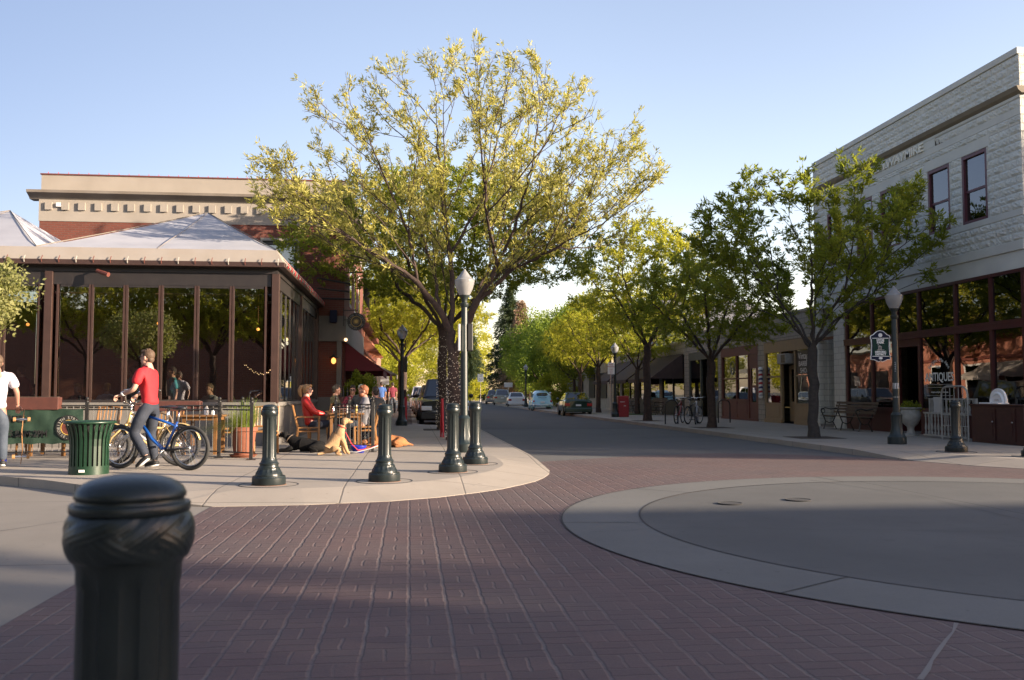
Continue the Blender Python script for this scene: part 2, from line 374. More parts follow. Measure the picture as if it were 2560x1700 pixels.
# ------------------------------------------------------------------ ground, roads, pavements
def concrete_mat(name, c1, c2, sx=1.5, sy=1.5, ox=-.8, oy=.4, jw=.009, rough=.9, bump=.002, jd=.35, stain=.5):
    m = mat(name, c1, rough); g = NB(m); P, X, Y, Z = g.pos()
    n1 = g.noise(P, .7, 6, .6); n2 = g.noise(P, 60, 3, .7); n3 = g.noise(P, 5, 4, .6)
    c = g.mix(g.rng(n1, .35, .68, 0, 1), c1, c2)
    c = g.mix(g.rng(n2, .3, .7, 0, .30), c, tuple(x*.6 for x in c1))
    c = g.mix(g.rng(n3, .58, .75, 0, stain*.5), c, tuple(x*.55 for x in c1))
    c = g.mix(g.rng(g.noise(P, 11, 2, .5), .71, .76, 0, .55), c, tuple(x*.4 for x in c1))
    c = g.mix(g.rng(g.noise(g.comb(X, g.math('MULTIPLY', Y, .3)), .33, 5, .65), .50, .66, 0, .35), c, tuple(x*.6 for x in c1))
    j = None
    if sx:
        wob = g.math('MULTIPLY', g.math('SUBTRACT', g.noise(P, 2.5, 2), .5), .02)
        for co, s_, o_ in ((X, sx, ox), (Y, sy, oy)):
            fr = g.math('FRACT', g.math('DIVIDE', g.math('SUBTRACT', g.math('ADD', co, wob), o_), s_))
            d = g.math('MULTIPLY', g.math('MINIMUM', fr, g.math('SUBTRACT', 1.0, fr)), s_)
            k = g.rng(d, jw*.6, jw*1.4, 1, 0); j = k if j is None else g.math('MAXIMUM', j, k)
        c = g.mix(g.math('MULTIPLY', j, .85), c, tuple(x*jd for x in c1))
    g.l.new(c, g.p.inputs['Base Color'])
    h = g.math('MULTIPLY', n2, .5)
    if j is not None: h = g.math('SUBTRACT', h, g.math('MULTIPLY', j, 1.5))
    g.bump(h, bump*1.0, .8); return m
M['pave'] = concrete_mat('pave', (.33, .29, .245), (.28, .245, .205))
M['street_conc'] = concrete_mat('street_conc', (.095, .094, .095), (.075, .075, .077), 4.4, 4.5, 2.3, 1.2)
M['cross_conc'] = concrete_mat('cross_conc', (.215, .195, .17), (.18, .163, .142), 4.5, 4.2, -2.2, 3.1, stain=.7)
M['circle_conc'] = concrete_mat('circle_conc', (.088, .089, .088), (.065, .066, .066), 4.7, 30, 6.4, 0, stain=.9)
M['ring_conc'] = concrete_mat('ring_conc', (.125, .125, .12), (.105, .105, .10), 0)
M['asph'] = concrete_mat('asph', (.072, .068, .069), (.054, .052, .054), 0)
def paver_mat():
    m = mat('paver', (.2, .1, .1), .8); g = NB(m); P, X, Y, Z = g.pos()
    w1 = g.math('MULTIPLY', g.math('SUBTRACT', g.noise(P, 6, 4, .6), .5), .055)
    S = .225
    u = g.math('DIVIDE', g.math('ADD', X, g.math('MULTIPLY', w1, .7)), S); v = g.math('DIVIDE', g.math('ADD', Y, w1), S)
    fu = g.math('FRACT', u); fv = g.math('FRACT', v); iu = g.math('FLOOR', u); iv = g.math('FLOOR', v)
    par = g.math('FLOORED_MODULO', g.math('ADD', iu, iv), 2.0)
    eu = g.math('MINIMUM', fu, g.math('SUBTRACT', 1.0, fu)); ev = g.math('MINIMUM', fv, g.math('SUBTRACT', 1.0, fv))
    mu = g.math('ABSOLUTE', g.math('SUBTRACT', fu, .5)); mv = g.math('ABSOLUTE', g.math('SUBTRACT', fv, .5))
    mid = g.math('ADD', g.math('MULTIPLY', mu, par), g.math('MULTIPLY', mv, g.math('SUBTRACT', 1.0, par)))
    def ln(d, a, b): return g.rng(d, a, b, 1, 0)
    jl = ln(eu, .025, .065); jc = g.math('MULTIPLY', ln(ev, .02, .05), .75); jm = g.math('MULTIPLY', ln(mid, .02, .05), .75)
    jm = g.math('MULTIPLY', ln(g.math('ADD', mu, g.math('SUBTRACT', 1.0, par)), .02, .05), .75); jh = g.math('MULTIPLY', ln(g.math('ADD', mv, par), .02, .05), .75)
    j = g.math('MAXIMUM', jl, jm); jd = g.math('MAXIMUM', jc, jh)
    wear = g.rng(g.noise(P, .5, 5, .65), .38, .62)      # where the stamped joints are worn flat
    j = g.math('MULTIPLY', j, g.rng(g.noise(P, 1.3, 4, .7), .34, .60, .15, 1)); jd = g.math('MULTIPLY', jd, g.rng(g.noise(P, 1.1, 4, .7), .36, .60, .2, 1))
    cell = g.n.new('ShaderNodeTexWhiteNoise'); cell.noise_dimensions = '2D'
    g.l.new(g.comb(g.math('FLOOR', g.math('MULTIPLY', u, g.math('ADD', 1.0, par))), g.math('FLOOR', g.math('MULTIPLY', v, g.math('SUBTRACT', 2.0, par)))), cell.inputs['Vector'])
    c = g.mix(cell.outputs['Value'], (.115, .068, .066), (.085, .05, .051))
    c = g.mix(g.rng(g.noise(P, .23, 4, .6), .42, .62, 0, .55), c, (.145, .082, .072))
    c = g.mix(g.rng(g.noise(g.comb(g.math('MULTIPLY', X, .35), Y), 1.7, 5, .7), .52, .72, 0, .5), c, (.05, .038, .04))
    c = g.mix(g.math('MULTIPLY', wear, .65), c, (.10, .076, .074))
    n2 = g.noise(P, 70, 3, .7); c = g.mix(g.rng(n2, .3, .7, 0, .4), c, (.05, .035, .035))
    c = g.mix(g.math('MULTIPLY', g.math('MULTIPLY', j, g.rng(g.noise(P, 3.1, 3), .35, .65, .35, 1)), .62), c, (.15, .14, .135))  # lengthwise joints painted paler for the light their sides catch
    c = g.mix(g.math('MULTIPLY', jd, .6), c, (.035, .024, .026))
    g.l.new(c, g.p.inputs['Base Color'])
    g.bump(g.math('ADD', g.math('SUBTRACT', g.math('MULTIPLY', n2, .25), g.math('MAXIMUM', j, jd)), g.math('MULTIPLY', g.noise(P, 14, 3), .3)), .007, .9)
    return m
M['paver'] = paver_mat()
M['earth'] = concrete_mat('earth', (.10, .09, .06), (.07, .075, .04), 0)

def sheet(name, poly, z, m):
    return MB().add([(x, y, z) for x, y in poly], [tuple(range(len(poly)))]).build(name, m, kind='structure')
sheet('ground', [(-900, -900), (900, -900), (900, 1500), (-900, 1500)], -.012, M['earth'])
sheet('main_road', [(-1, 32.6), (11, 32.6), (11, 330), (-1, 330)], 0, M['asph'])
sheet('street', [(-1, 16), (11, 16), (11, 32.6), (-1, 32.6)], 0, M['street_conc'])
sheet('cross_street', [(-120, 0), (-2.2, 0), (-2.2, 16), (-120, 16)], 0, M['cross_conc'])
sheet('cross_street', [(13.4, 0), (120, 0), (120, 17), (13.4, 17)], 0, M['cross_conc'])
sheet('road', [(1, -120), (10, -120), (10, -1), (1, -1)], 0, M['asph'])
CX, CY = 6.47, 8.54
outer = [(-2.2, -1), (13.4, -1), (13.4, 16), (9.0, 17.4), (7.8, 18.6), (6.4, 19.1), (4.6, 18.5), (2.4, 17.1), (-2.2, 16)]
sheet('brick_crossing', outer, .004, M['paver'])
def disc(r0, r1, z, n=160):
    b = MB(); vs = []; fs = []
    for k in range(n):
        t = 2*PI*k/n
        vs += [(CX+r0*math.cos(t), CY+r0*math.sin(t), z), (CX+r1*math.cos(t), CY+r1*math.sin(t), z)]
    for k in range(n):
        q = (k+1) % n; fs.append((2*k, 2*k+1, 2*q+1, 2*q))
    return b.add(vs, fs)
MB().add([(CX+4.2*math.cos(2*PI*k/160), CY+4.2*math.sin(2*PI*k/160), .008) for k in range(160)], [tuple(range(160))]).build('road_circle', M['circle_conc'], kind='structure')
disc(4.215, 5.0, .009).build('road_circle_band', M['ring_conc'], kind='structure')
jm = disc(4.198, 4.215, .0125)
for k in range(9):
    a = .25+k*2*PI/9; c, s = math.cos(a), math.sin(a)
    jm.add([(CX+c*r-s*q*.007, CY+s*r+c*q*.007, .0125) for r, q in ((4.2, -1), (5, -1), (5, 1), (4.2, 1))], [(0, 1, 2, 3)])
for k in range(160):
    t0, t1 = 2*PI*k/160, 2*PI*(k+1)/160
    jm.add([(CX+r*math.cos(t), CY+r*math.sin(t), .0125) for r, t in ((4.996, t0), (5.010, t0), (5.010, t1), (4.996, t1))], [(0, 1, 2, 3)])
jm.build('road_joint', M['joint'], kind='structure')
sheet('road_joint', [(2.3, 32.58), (11, 32.58), (11, 32.68), (2.3, 32.68)], .0045, M['joint'])

def pavement(name, pts, m, inset=.75):
    # pts: (x, y, edge_z); walked counter-clockwise seen from above
    n = len(pts); P = [Vector((p[0], p[1])) for p in pts]; inn = []
    for i in range(n):
        d0 = (P[i]-P[i-1]).normalized(); d1 = (P[(i+1) % n]-P[i]).normalized()
        n0 = Vector((-d0.y, d0.x)); n1 = Vector((-d1.y, d1.x)); b = (n0+n1)
        b.normalize(); inn.append(P[i]+b*inset/max(.5, b.dot(n1)))
    vs = [(p.x, p.y, pts[i][2]) for i, p in enumerate(P)]+[(q.x, q.y, .12) for q in inn]+[(p.x, p.y, -.03) for p in P]
    fs = [tuple(range(n, 2*n))]
    for i in range(n):
        j = (i+1) % n; fs.append((i, j, n+j, n+i)); fs.append((2*n+i, 2*n+j, j, i))
    return MB().add(vs, fs).build(name, m, kind='structure')
lo = .009
NW = [(-60, 14.6, .12), (-8, 14.5, .12), (-6.6, 14.2, .12), (-5.65, 13.68, .12), (-4.84, 13.05, .12), (-3.9, 12.07, .12), (-3.1, 11.3, .09), (-2.6, 10.9, .04), (-2.18, 10.74, lo),
      (-1.95, 10.75, lo), (-1.18, 10.8, lo), (-.22, 11.06, lo), (.35, 11.4, lo), (.86, 11.88, lo), (1.22, 12.3, lo), (1.52, 12.79, lo), (1.8, 13.3, lo), (2.02, 13.9, lo), (2.18, 14.5, lo), (2.28, 15.11, lo), (2.3, 15.9, .03),
      (2.28, 16.6, .08), (2.25, 17.4, .12), (2.25, 31, .12), (1.6, 33, .12), (.3, 34.8, .12), (.2, 330, .12), (-60, 330, .12)]
pavement('pavement', NW, M['pave'])
NE = [(9.05, 330, .12), (9.0, 42, .12), (9.1, 23, .12), (9.1, 18.3, .12), (9.2, 17.2, .06), (9.4, 16.5, lo), (9.8, 15.3, lo), (10.3, 14.5, lo), (11, 13.9, lo), (12, 13.6, lo), (13, 13.6, lo), (14.3, 14.0, .07), (16, 14.7, .12), (20, 15, .12), (120, 15, .12), (120, 330, .12)]
pavement('pavement', NE, M['pave'])
pavement('pavement', [(-60, -60, .12), (2.2, -60, .12), (2.2, -1, .12), (1.7, 1.3, .12), (.5, 2.7, .12), (-1, 3.1, .12), (-3, 2.2, .12), (-60, 1.5, .12)], M['pave'])
pavement('pavement', [(9, -60, .12), (120, -60, .12), (120, 2.6, .12), (14, 2.6, .12), (11, 2.2, .12), (9.4, .5, .12), (9, -2, .12)], M['pave'])
# brick strip along the kerb of the far left pavement
sheet('pavement_strip', [(-.55, 34), (.1, 34.4), (.0, 120), (-.65, 120)], .1245, M['paver'])

mk('seam_light', (.17, .155, .145), .9); mk('joint_soft', (.05, .05, .052), .95)
def seam(pxs, wd, m, z, wob=.012, seed=1):
    rs = random.Random(seed); P = [G(x, y, z) for x, y in pxs]; pts = []
    for a, b in zip(P[:-1], P[1:]):
        n = max(2, int((b-a).length/.18))
        for i in range(n): q = a.lerp(b, i/n); pts.append(q+Vector((rs.uniform(-wob, wob), rs.uniform(-wob, wob), 0)))
    pts.append(P[-1]); vs = []; fs = []
    for i, q in enumerate(pts):
        d = (pts[min(i+1, len(pts)-1)]-pts[max(0, i-1)]).normalized(); s_ = Vector((-d.y, d.x, 0))*wd*rs.uniform(.5, 1.2)
        vs += [tuple(q-s_), tuple(q+s_)]
    for i in range(len(pts)-1): fs.append((2*i, 2*i+2, 2*i+3, 2*i+1))
    MB().add(vs, fs).build('road_joint', M[m], kind='structure')
seam([(2395, 1557), (2330, 1650), (2300, 1698)], .012, 'seam_light', .0065, .008)
seam([(2030, 1200), (2300, 1240), (2559, 1300)], .006, 'joint_soft', .0125)
seam([(1480, 1330), (1700, 1318), (2000, 1322), (2540, 1330)], .004, 'joint_soft', .0125, .03, 3)
seam([(1216, 1078), (1262, 1104), (1345, 1150)], .012, 'joint_soft', .0045, .02, 4)
seam([(1290, 1100), (1600, 1094), (1760, 1088)], .008, 'joint_soft', .0045, .03, 5)
seam([(1180, 1045), (1300, 1062), (1420, 1075)], .012, 'joint_soft', .0045, .05, 6)
seam([(0, 1327), (180, 1300), (430, 1262)], .006, 'joint_soft', .0045, .01, 7)
def at(px, py, z=.12): return G(px, py, z)
# manholes
for px, py, s, lab in ((1825, 1259, .135, 'round dark manhole cover nearer the ring of the concrete circle'), (1995, 1250, .145, 'round patched manhole cover deeper in the concrete circle')):
    p = at(px, py, .012); t = MB().lathe([(s, 0), (s, .004), (s*.96, .0055), (.001, .006)], 40, (0, 0, 0))
    r = thing('manhole_cover', lab, 'manhole cover', (p.x, p.y, .0125)); t.build('cover', M['asphalt'], r)
    MB().torus((0, 0, .004), (0, 0, 1), s, .006, 40, 6).build('rim', M['joint'], r)

# ------------------------------------------------------------------ bollards
def bollard_root(name, label, hi=False):
    r = thing(name, label, 'bollard', group='cast iron bollards round the crossing')
    n = 96 if hi else 48
    base = [(.205, 0), (.208, .01), (.208, .095), (.200, .10), (.196, .115)]
    MB().lathe(base, n, mod=lambda t, z, i: (.006*max(0, math.cos(14*t)) if i >= 3 else 0)).build('base', M['bollard'], r, True)
    bell = [(.168, .112), (.170, .125), (.160, .15), (.142, .18), (.132, .20), (.132, .215), (.118, .225), (.114, .25), (.121, .258), (.121, .272), (.108, .282), (.100, .30), (.094, .315)]
    MB().lathe(bell, n, mod=lambda t, z, i: (.005*math.cos(16*t) if 2 <= i <= 4 else 0)).build('flared_foot', M['bollard'], r, True)
    fl = lambda t, z, i: (-.0065*max(0, math.cos(8*t))**.5 if 2 <= i <= 5 else 0)
    sh = [(.093, .31), (.090, .325), (.0885, .34), (.086, .35), (.0845, .82), (.087, .83), (.087, .852), (.092, .865)]
    MB().lathe(sh, 96, mod=fl).build('shaft', M['bollard'], r, True)
    def leaf(t, z, i):
        k = (z-.865)/.083
        if k < 0.02 or k > .98: return 0
        e = math.sin(PI*k)**.45
        q = .12*math.sin(3*t+1)
        a = (t/(2*PI)*6+.75*k+q) % 1; b = (t/(2*PI)*6-1.15*k+.4-q) % 1
        ra = math.sin(PI*a)**.55*(1.15-k)+.10*math.sin(2*PI*(5*a+2*k)); rb = math.sin(PI*b)**.55*(.25+k)+.10*math.sin(2*PI*(5*b-2*k))
        return e*(.0068*max(ra, rb)-.0035)
    m = 26 if hi else 10
    pr = [(.090+.016*math.sin(PI*min(1, (i/m)*.96+.06))**.6, .865+.083*i/m) for i in range(m+1)]
    MB().lathe(pr, 220 if hi else 64, mod=leaf).build('leaf_band', M['bollard'], r, True)
    cap = [(.090, .942), (.0985, .945), (.0998, .948), (.0998, .957), (.098, .960), (.0900, .961), (.0885, .963), (.0885, .967), (.0915, .969), (.0925, .972), (.0920, .976), (.0875, .985), (.079, .993), (.066, .9995), (.050, 1.0045), (.032, 1.0075), (.015, 1.009), (.001, 1.0095)]
    MB().lathe(cap, 72).build('cap', M['bollard'], r, True)
    return r
def footing(r, s=.36):
    MB().lathe([(s, -.01), (s, .003), (.001, .0035)], 48).build('footing', M['pave'], r)
    MB().torus((0, 0, .002), (0, 0, 1), s+.004, .006, 56, 6).build('footing_joint', M['joint'], r)
    MB().lathe([(.216, .002), (.218, .006), (.2, .008)], 40).build('rust_ring', M['rust_stain'], r)
labs = {(672, 1212): 'grey-green fluted bollard in front of the potted grass', (961, 1203): 'grey-green bollard just right of the sitting yellow dog', (1132, 1180): 'bollard before the tree wrapped in lights',
        (1188, 1160): 'bollard at the kerb right of the lamp post', (2391, 1130): 'shaded bollard in front of the white iron bedstead', (2585, 1142): 'bollard cut off at the right edge of the view'}
b0 = None
for (px, py), lab in labs.items():
    p = at(px, py)
    if b0 is None: b0 = bollard_root('bollard', lab); footing(b0); b0.location = p
    else: dup(b0, p, random.Random(px).uniform(0, 1), lab)
fg = bollard_root('bollard', 'large dark bollard close to the camera with a domed cap', True)
fg.location = (-.484, 1.70, .12); fg.rotation_euler = (0, 0, .3)

# ------------------------------------------------------------------ lamp posts
def lamp_root(lab, box=None, grp='acorn lamp posts along the street'):
    r = thing('street_lamp', lab, 'street lamp', group=grp)
    pr = [(.20, 0), (.205, .02), (.205, .16), (.17, .19), (.145, .25), (.125, .33), (.115, .42), (.118, .62), (.128, .66), (.105, .69), (.082, .72)]
    MB().lathe(pr, 32, mod=lambda t, z, i: (.006*math.cos(12*t) if 3 <= i <= 7 else 0)).build('base', M['lamp_paint'], r, True)
    MB().lathe([(.078, .70), (.072, 1.2), (.062, 2.82), (.060, 2.84), (.085, 2.87), (.088, 2.92), (.055, 2.94), (.058, 2.99), (.075, 3.04), (.098, 3.07), (.10, 3.09)], 48,
               mod=lambda t, z, i: (-.004*max(0, math.cos(12*t)) if i in (1, 2) else 0)).build('post', M['lamp_paint'], r, True)
    MB().lathe([(.10, 3.085), (.125, 3.13), (.165, 3.22), (.190, 3.31), (.198, 3.37), (.198, 3.385), (.19, 3.39), (.165, 3.41), (.12, 3.46), (.075, 3.52), (.045, 3.56), (.03, 3.575), (.02, 3.60), (.001, 3.605)], 40,
               mod=lambda t, z, i: (.0025*math.cos(24*t) if 1 <= i <= 5 else 0)).build('globe', M['globe'], r, True)
    return r
p = at(1160, 1130)
lampA = lamp_root('green lamp post beside the tall tree at the near left corner'); lampA.location = p
def boxpart(r, x, y0, z0, z1, wd=.12, m='sign_back'):
    MB().box(x-wd/2, x+wd/2, y0-.05, y0+.05, z0, z1).build('panel', M[m], r, bevel=.015)
MB().box(-.125, -.085, -.22, .06, 1.98, 2.5).build('sign_panel', M['sign_back'], lampA)
MB().box(.06, .17, -.07, .12, 1.98, 2.52).build('speaker_box', M['sign_black'], lampA, bevel=.02)
lampR = lamp_root('lamp post carrying the green historic district sign'); lampR.location = at(2243, 1110)
# district sign on its bracket, left of the post, facing the camera
sg = thing('district_sign', 'ornate green and navy HYDE PARK HISTORIC DISTRICT sign hung on the lamp post', 'sign', (lampR.location.x, lampR.location.y-.02, .12), -.12)
def sign_outline(w0, zb, zt, k=1.0):
    L = [(-w0, zt-.13), (-w0*.93, zt-.115), (-w0*.72, zt-.095), (-w0*.5, zt-.05), (-w0*.28, zt-.012), (0, zt), (w0*.28, zt-.012), (w0*.5, zt-.05), (w0*.72, zt-.095), (w0*.93, zt-.115), (w0, zt-.13),
         (w0, zt-.19), (w0*.93, zt-.20), (w0*.90, (zb+zt)/2), (w0*.95, zb+.16), (w0, zb+.13), (w0, zb+.055), (w0*.7, zb+.05), (w0*.4, zb+.02), (w0*.2, zb), (0, zb+.025), (-w0*.2, zb), (-w0*.4, zb+.02), (-w0*.7, zb+.05), (-w0, zb+.055), (-w0, zb+.13), (-w0*.95, zb+.16), (-w0*.90, (zb+zt)/2), (-w0*.93, zt-.20), (-w0, zt-.19)]
    return list(reversed(L))
cx = -.345
pb = sign_outline(.225, 1.86, 2.58); Mo = Matrix.Translation((cx, 0, 0))
MB().prism(pb, -.015, .015, 'y', Mo).build('sign_board', M['sign_white'], sg)
c0 = (1.86+2.58)/2
Mi = Matrix.Translation((cx, 0, c0)) @ Matrix.Diagonal((.935, 1, .967, 1)) @ Matrix.Translation((0, 0, -c0))
MB().prism(pb, -.019, .019, 'y', Mi).build('sign_field', M['sign_navy'], sg)
MB().box(cx-.175, cx+.175, -.022, .022, 1.995, 2.395).build('green_panel', M['sign_green'], sg)
MB().box(cx-.19, cx+.19, -.0235, .0235, 2.395, 2.407).box(cx-.19, cx+.19, -.0235, .0235, 1.983, 1.995).build('rule', M['sign_white'], sg)
MB().cyl((cx, -.025, 2.47), (cx, -.019, 2.47), .045, n=20).build('seal', M['sign_back'], sg)
MB().ell((cx, -.02, 1.945), (.045, .006, .028)).build('seal', M['sign_white'], sg)
for s_, z, q in (('HYDE', 2.355, .07), ('PARK', 2.30, .07), ('HISTORIC', 2.085, .06), ('DISTRICT', 2.03, .06)):
    text(s_, q, M['letter_white'], sg, face_mY(cx, -.024, z), ext=.002, sx=.95, font_w=.002)
hb = MB(); hb.box(cx-.08, cx+.085, -.026, -.022, 2.125, 2.14).prism([(cx-.075, 2.255), (cx-.03, 2.265), (cx-.045, 2.235)], -.026, -.022, 'y')
for xx in (-.05, -.02, .01): hb.box(cx+xx, cx+xx+.015, -.026, -.022, 2.14, 2.20)
hb.prism([(cx-.065, 2.20), (cx-.02, 2.24), (cx+.04, 2.2)], -.026, -.022, 'y').build('house_emblem', M['old_white'], sg)
MB().cyl((cx+.2, 0, 2.40), (-.05, .02, 2.40), .012).cyl((cx+.2, 0, 1.98), (-.05, .02, 1.98), .012).torus((cx+.29, 0, 2.40), (0, 1, 0), .045, .009, 16, 6).build('bracket', M['black_iron'], sg)
MB().cyl((0, 0, 1.25), (0, 0, 1.38), .071, n=20, caps=False).build('sticker', M['sign_white'], lampR)
MB().cyl((0, 0, 1.05), (0, 0, 1.075), .0725, n=20, caps=False).build('sticker', M['sign_white'], lampR)
text('12571', .10, M['sign_white'], lampR, Matrix.Translation((-.045, -.062, 1.75)) @ Matrix.Rotation(PI/2, 4, 'Z') @ Matrix.Rotation(PI/2, 4, 'X') @ Matrix.Rotation(PI/2, 4, 'Z'), 'pole_number', .001)
lampL = lamp_root('dark lamp post on the left pavement by the large planter'); lampL.location = at(1004, 1064)
MB().box(.07, .19, -.08, .1, 1.9, 2.45).build('speaker_box', M['sign_black'], lampL, bevel=.02)
for o in lampL.children:
    if o.name.startswith('globe'): pass
for (X, Y), lab in (((9.9, 44.3), 'lamp post beside the red newspaper box carrying the parking sign'), ((9.75, 78), 'slim lamp post behind the light blue rounded car'), ((-.35, 66), 'far lamp post on the left pavement behind the parked cars')):
    q = lamp_root(lab); q.location = (X, Y, .12)
# ------------------------------------------------------------------ trees
def np_mesh(name, V, Fq, m, smooth=False):
    me = bpy.data.meshes.new(name); V = np.asarray(V, dtype=np.float32); Fq = np.asarray(Fq, dtype=np.int32)
    k = Fq.shape[1]; me.vertices.add(len(V)); me.vertices.foreach_set('co', V.ravel())
    me.loops.add(Fq.size); me.loops.foreach_set('vertex_index', Fq.ravel())
    me.polygons.add(len(Fq)); me.polygons.foreach_set('loop_start', np.arange(0, Fq.size, k, dtype=np.int32))
    me.materials.append(m); me.update(); me.validate(); return me
def unit(a): return a/np.maximum(np.linalg.norm(a, axis=1, keepdims=True), 1e-9)
def leaf_quads(P, D, k, L, W, spread, rs, jitter=.04, droop=0.0):
    """k leaflets (rhombi) per tuft at P growing roughly along D"""
    N = len(P); P = np.repeat(P, k, 0); D = np.repeat(D, k, 0)
    d = unit(D+rs.normal(size=(N*k, 3))*spread+np.array([0, 0, -droop])); r = unit(np.cross(d, rs.normal(size=(N*k, 3))))
    b = P+rs.normal(size=(N*k, 3))*jitter
    l = L*rs.uniform(.6, 1.25, (N*k, 1)); w_ = W*rs.uniform(.7, 1.2, (N*k, 1))
    V = np.stack([b, b+d*l*.45+r*w_*.5, b+d*l, b+d*l*.45-r*w_*.5], 1).reshape(-1, 3)
    return V, np.arange(len(V)).reshape(-1, 4)
def colonize(nodes, parent, A, step, infl, kill, iters, rs, up=.12):
    nodes = [np.array(p, float) for p in nodes]; parent = list(parent)
    A = A.copy(); N0 = np.array(nodes)
    d = np.linalg.norm(A[:, None]-N0[None], axis=2); near = d.argmin(1); nd = d.min(1)
    for _ in range(iters):
        act = nd < infl
        if not act.any(): infl *= 1.3; act = nd < infl
        if not len(A) or not act.any(): break
        new = []; 
        for i in np.unique(near[act]):
            s = act & (near == i); v = unit(A[s]-nodes[i]).mean(0)+np.array([0, 0, up])+rs.normal(size=3)*.12
            ln = np.linalg.norm(v)
            if ln < 1e-3: continue
            q = nodes[i]+v/ln*step; new.append((i, q))
        k0 = len(nodes)
        for i, q in new: nodes.append(q); parent.append(i)
        if not new: break
        Q = np.array([q for _, q in new]); dd = np.linalg.norm(A[:, None]-Q[None], axis=2)
        j = dd.argmin(1); dm = dd.min(1); b = dm < nd; near[b] = k0+j[b]; nd[b] = dm[b]
        keep = nd > kill; A = A[keep]; near = near[keep]; nd = nd[keep]
    return np.array(nodes), parent
def branch_mesh(nodes, parent, rad_, m, name='trunk', rough=0.0, rs=None):
    kids = {}
    for i, p in enumerate(parent):
        if p >= 0: kids.setdefault(p, []).append(i)
    b = MB(); starts = [(None, 0)]
    while starts:
        pa, i = starts.pop(); chain = [i] if pa is None else [pa, i]
        while i in kids:
            ks = sorted(kids[i], key=lambda q: -rad_[q])
            for q in ks[1:]: starts.append((i, q))
            i = ks[0]; chain.append(i)
        rr = [rad_[c] for c in chain]
        if pa is not None: rr[0] = rr[1]
        pts = [nodes[c] for c in chain]
        if rr[0] < .015 and len(chain) > 2: pts = pts[::2]+([pts[-1]] if len(pts) % 2 == 0 else []); rr = rr[::2]+([rr[-1]] if len(rr) % 2 == 0 else [])
        n = 10 if rr[0] > .06 else (6 if rr[0] > .02 else 3)
        b.tube(pts, rr, n, caps=False)
    me = bpy.data.meshes.new(name); me.from_pydata(b.v, [], b.f); me.materials.append(m)
    me.polygons.foreach_set('use_smooth', [True]*len(me.polygons)); return me
def fan(nodes, parent, inside, rs, seeds, Ls=(3.0, 1.5, .7), ang=(.62, .65, .7), gap=(3, 3, 3)):
    nodes = list(nodes); parent = list(parent)
    def grow(i, d, L, lvl):
        p = nodes[i].copy(); n = max(2, int(L/.2)); side = 1 if rs.rand() < .5 else -1
        for s in range(n):
            out = np.array([p[0], p[1], 0]); out /= max(.3, np.linalg.norm(out))
            d = d+rs.normal(size=3)*.055+np.array([0, 0, .025])+out*.012; d /= np.linalg.norm(d); q = p+d*.2
            if not inside(q) and s > 0: break
            nodes.append(q); parent.append(i); i = len(nodes)-1; p = q
            if lvl < 2 and s >= 1 and s % gap[lvl] == 0 and rs.rand() < .9:
                a = rs.normal(size=3); a -= d*a.dot(d); a /= np.linalg.norm(a); a[2] = abs(a[2])*.6 if rs.rand() < .65 else a[2]
                t = ang[lvl]*rs.uniform(.75, 1.25); c = d*math.cos(t)+a*math.sin(t); c /= np.linalg.norm(c)
                grow(i, c, Ls[lvl+1]*rs.uniform(.5, 1.25)*(1-.45*s/n), lvl+1)
    for i, d in seeds: grow(i, d, Ls[0]*rs.uniform(.75, 1.3), 0)
    return np.array(nodes), parent
def D0(N, parent, i):
    d = N[i]-N[max(0, parent[i])]; return d/max(1e-6, np.linalg.norm(d))
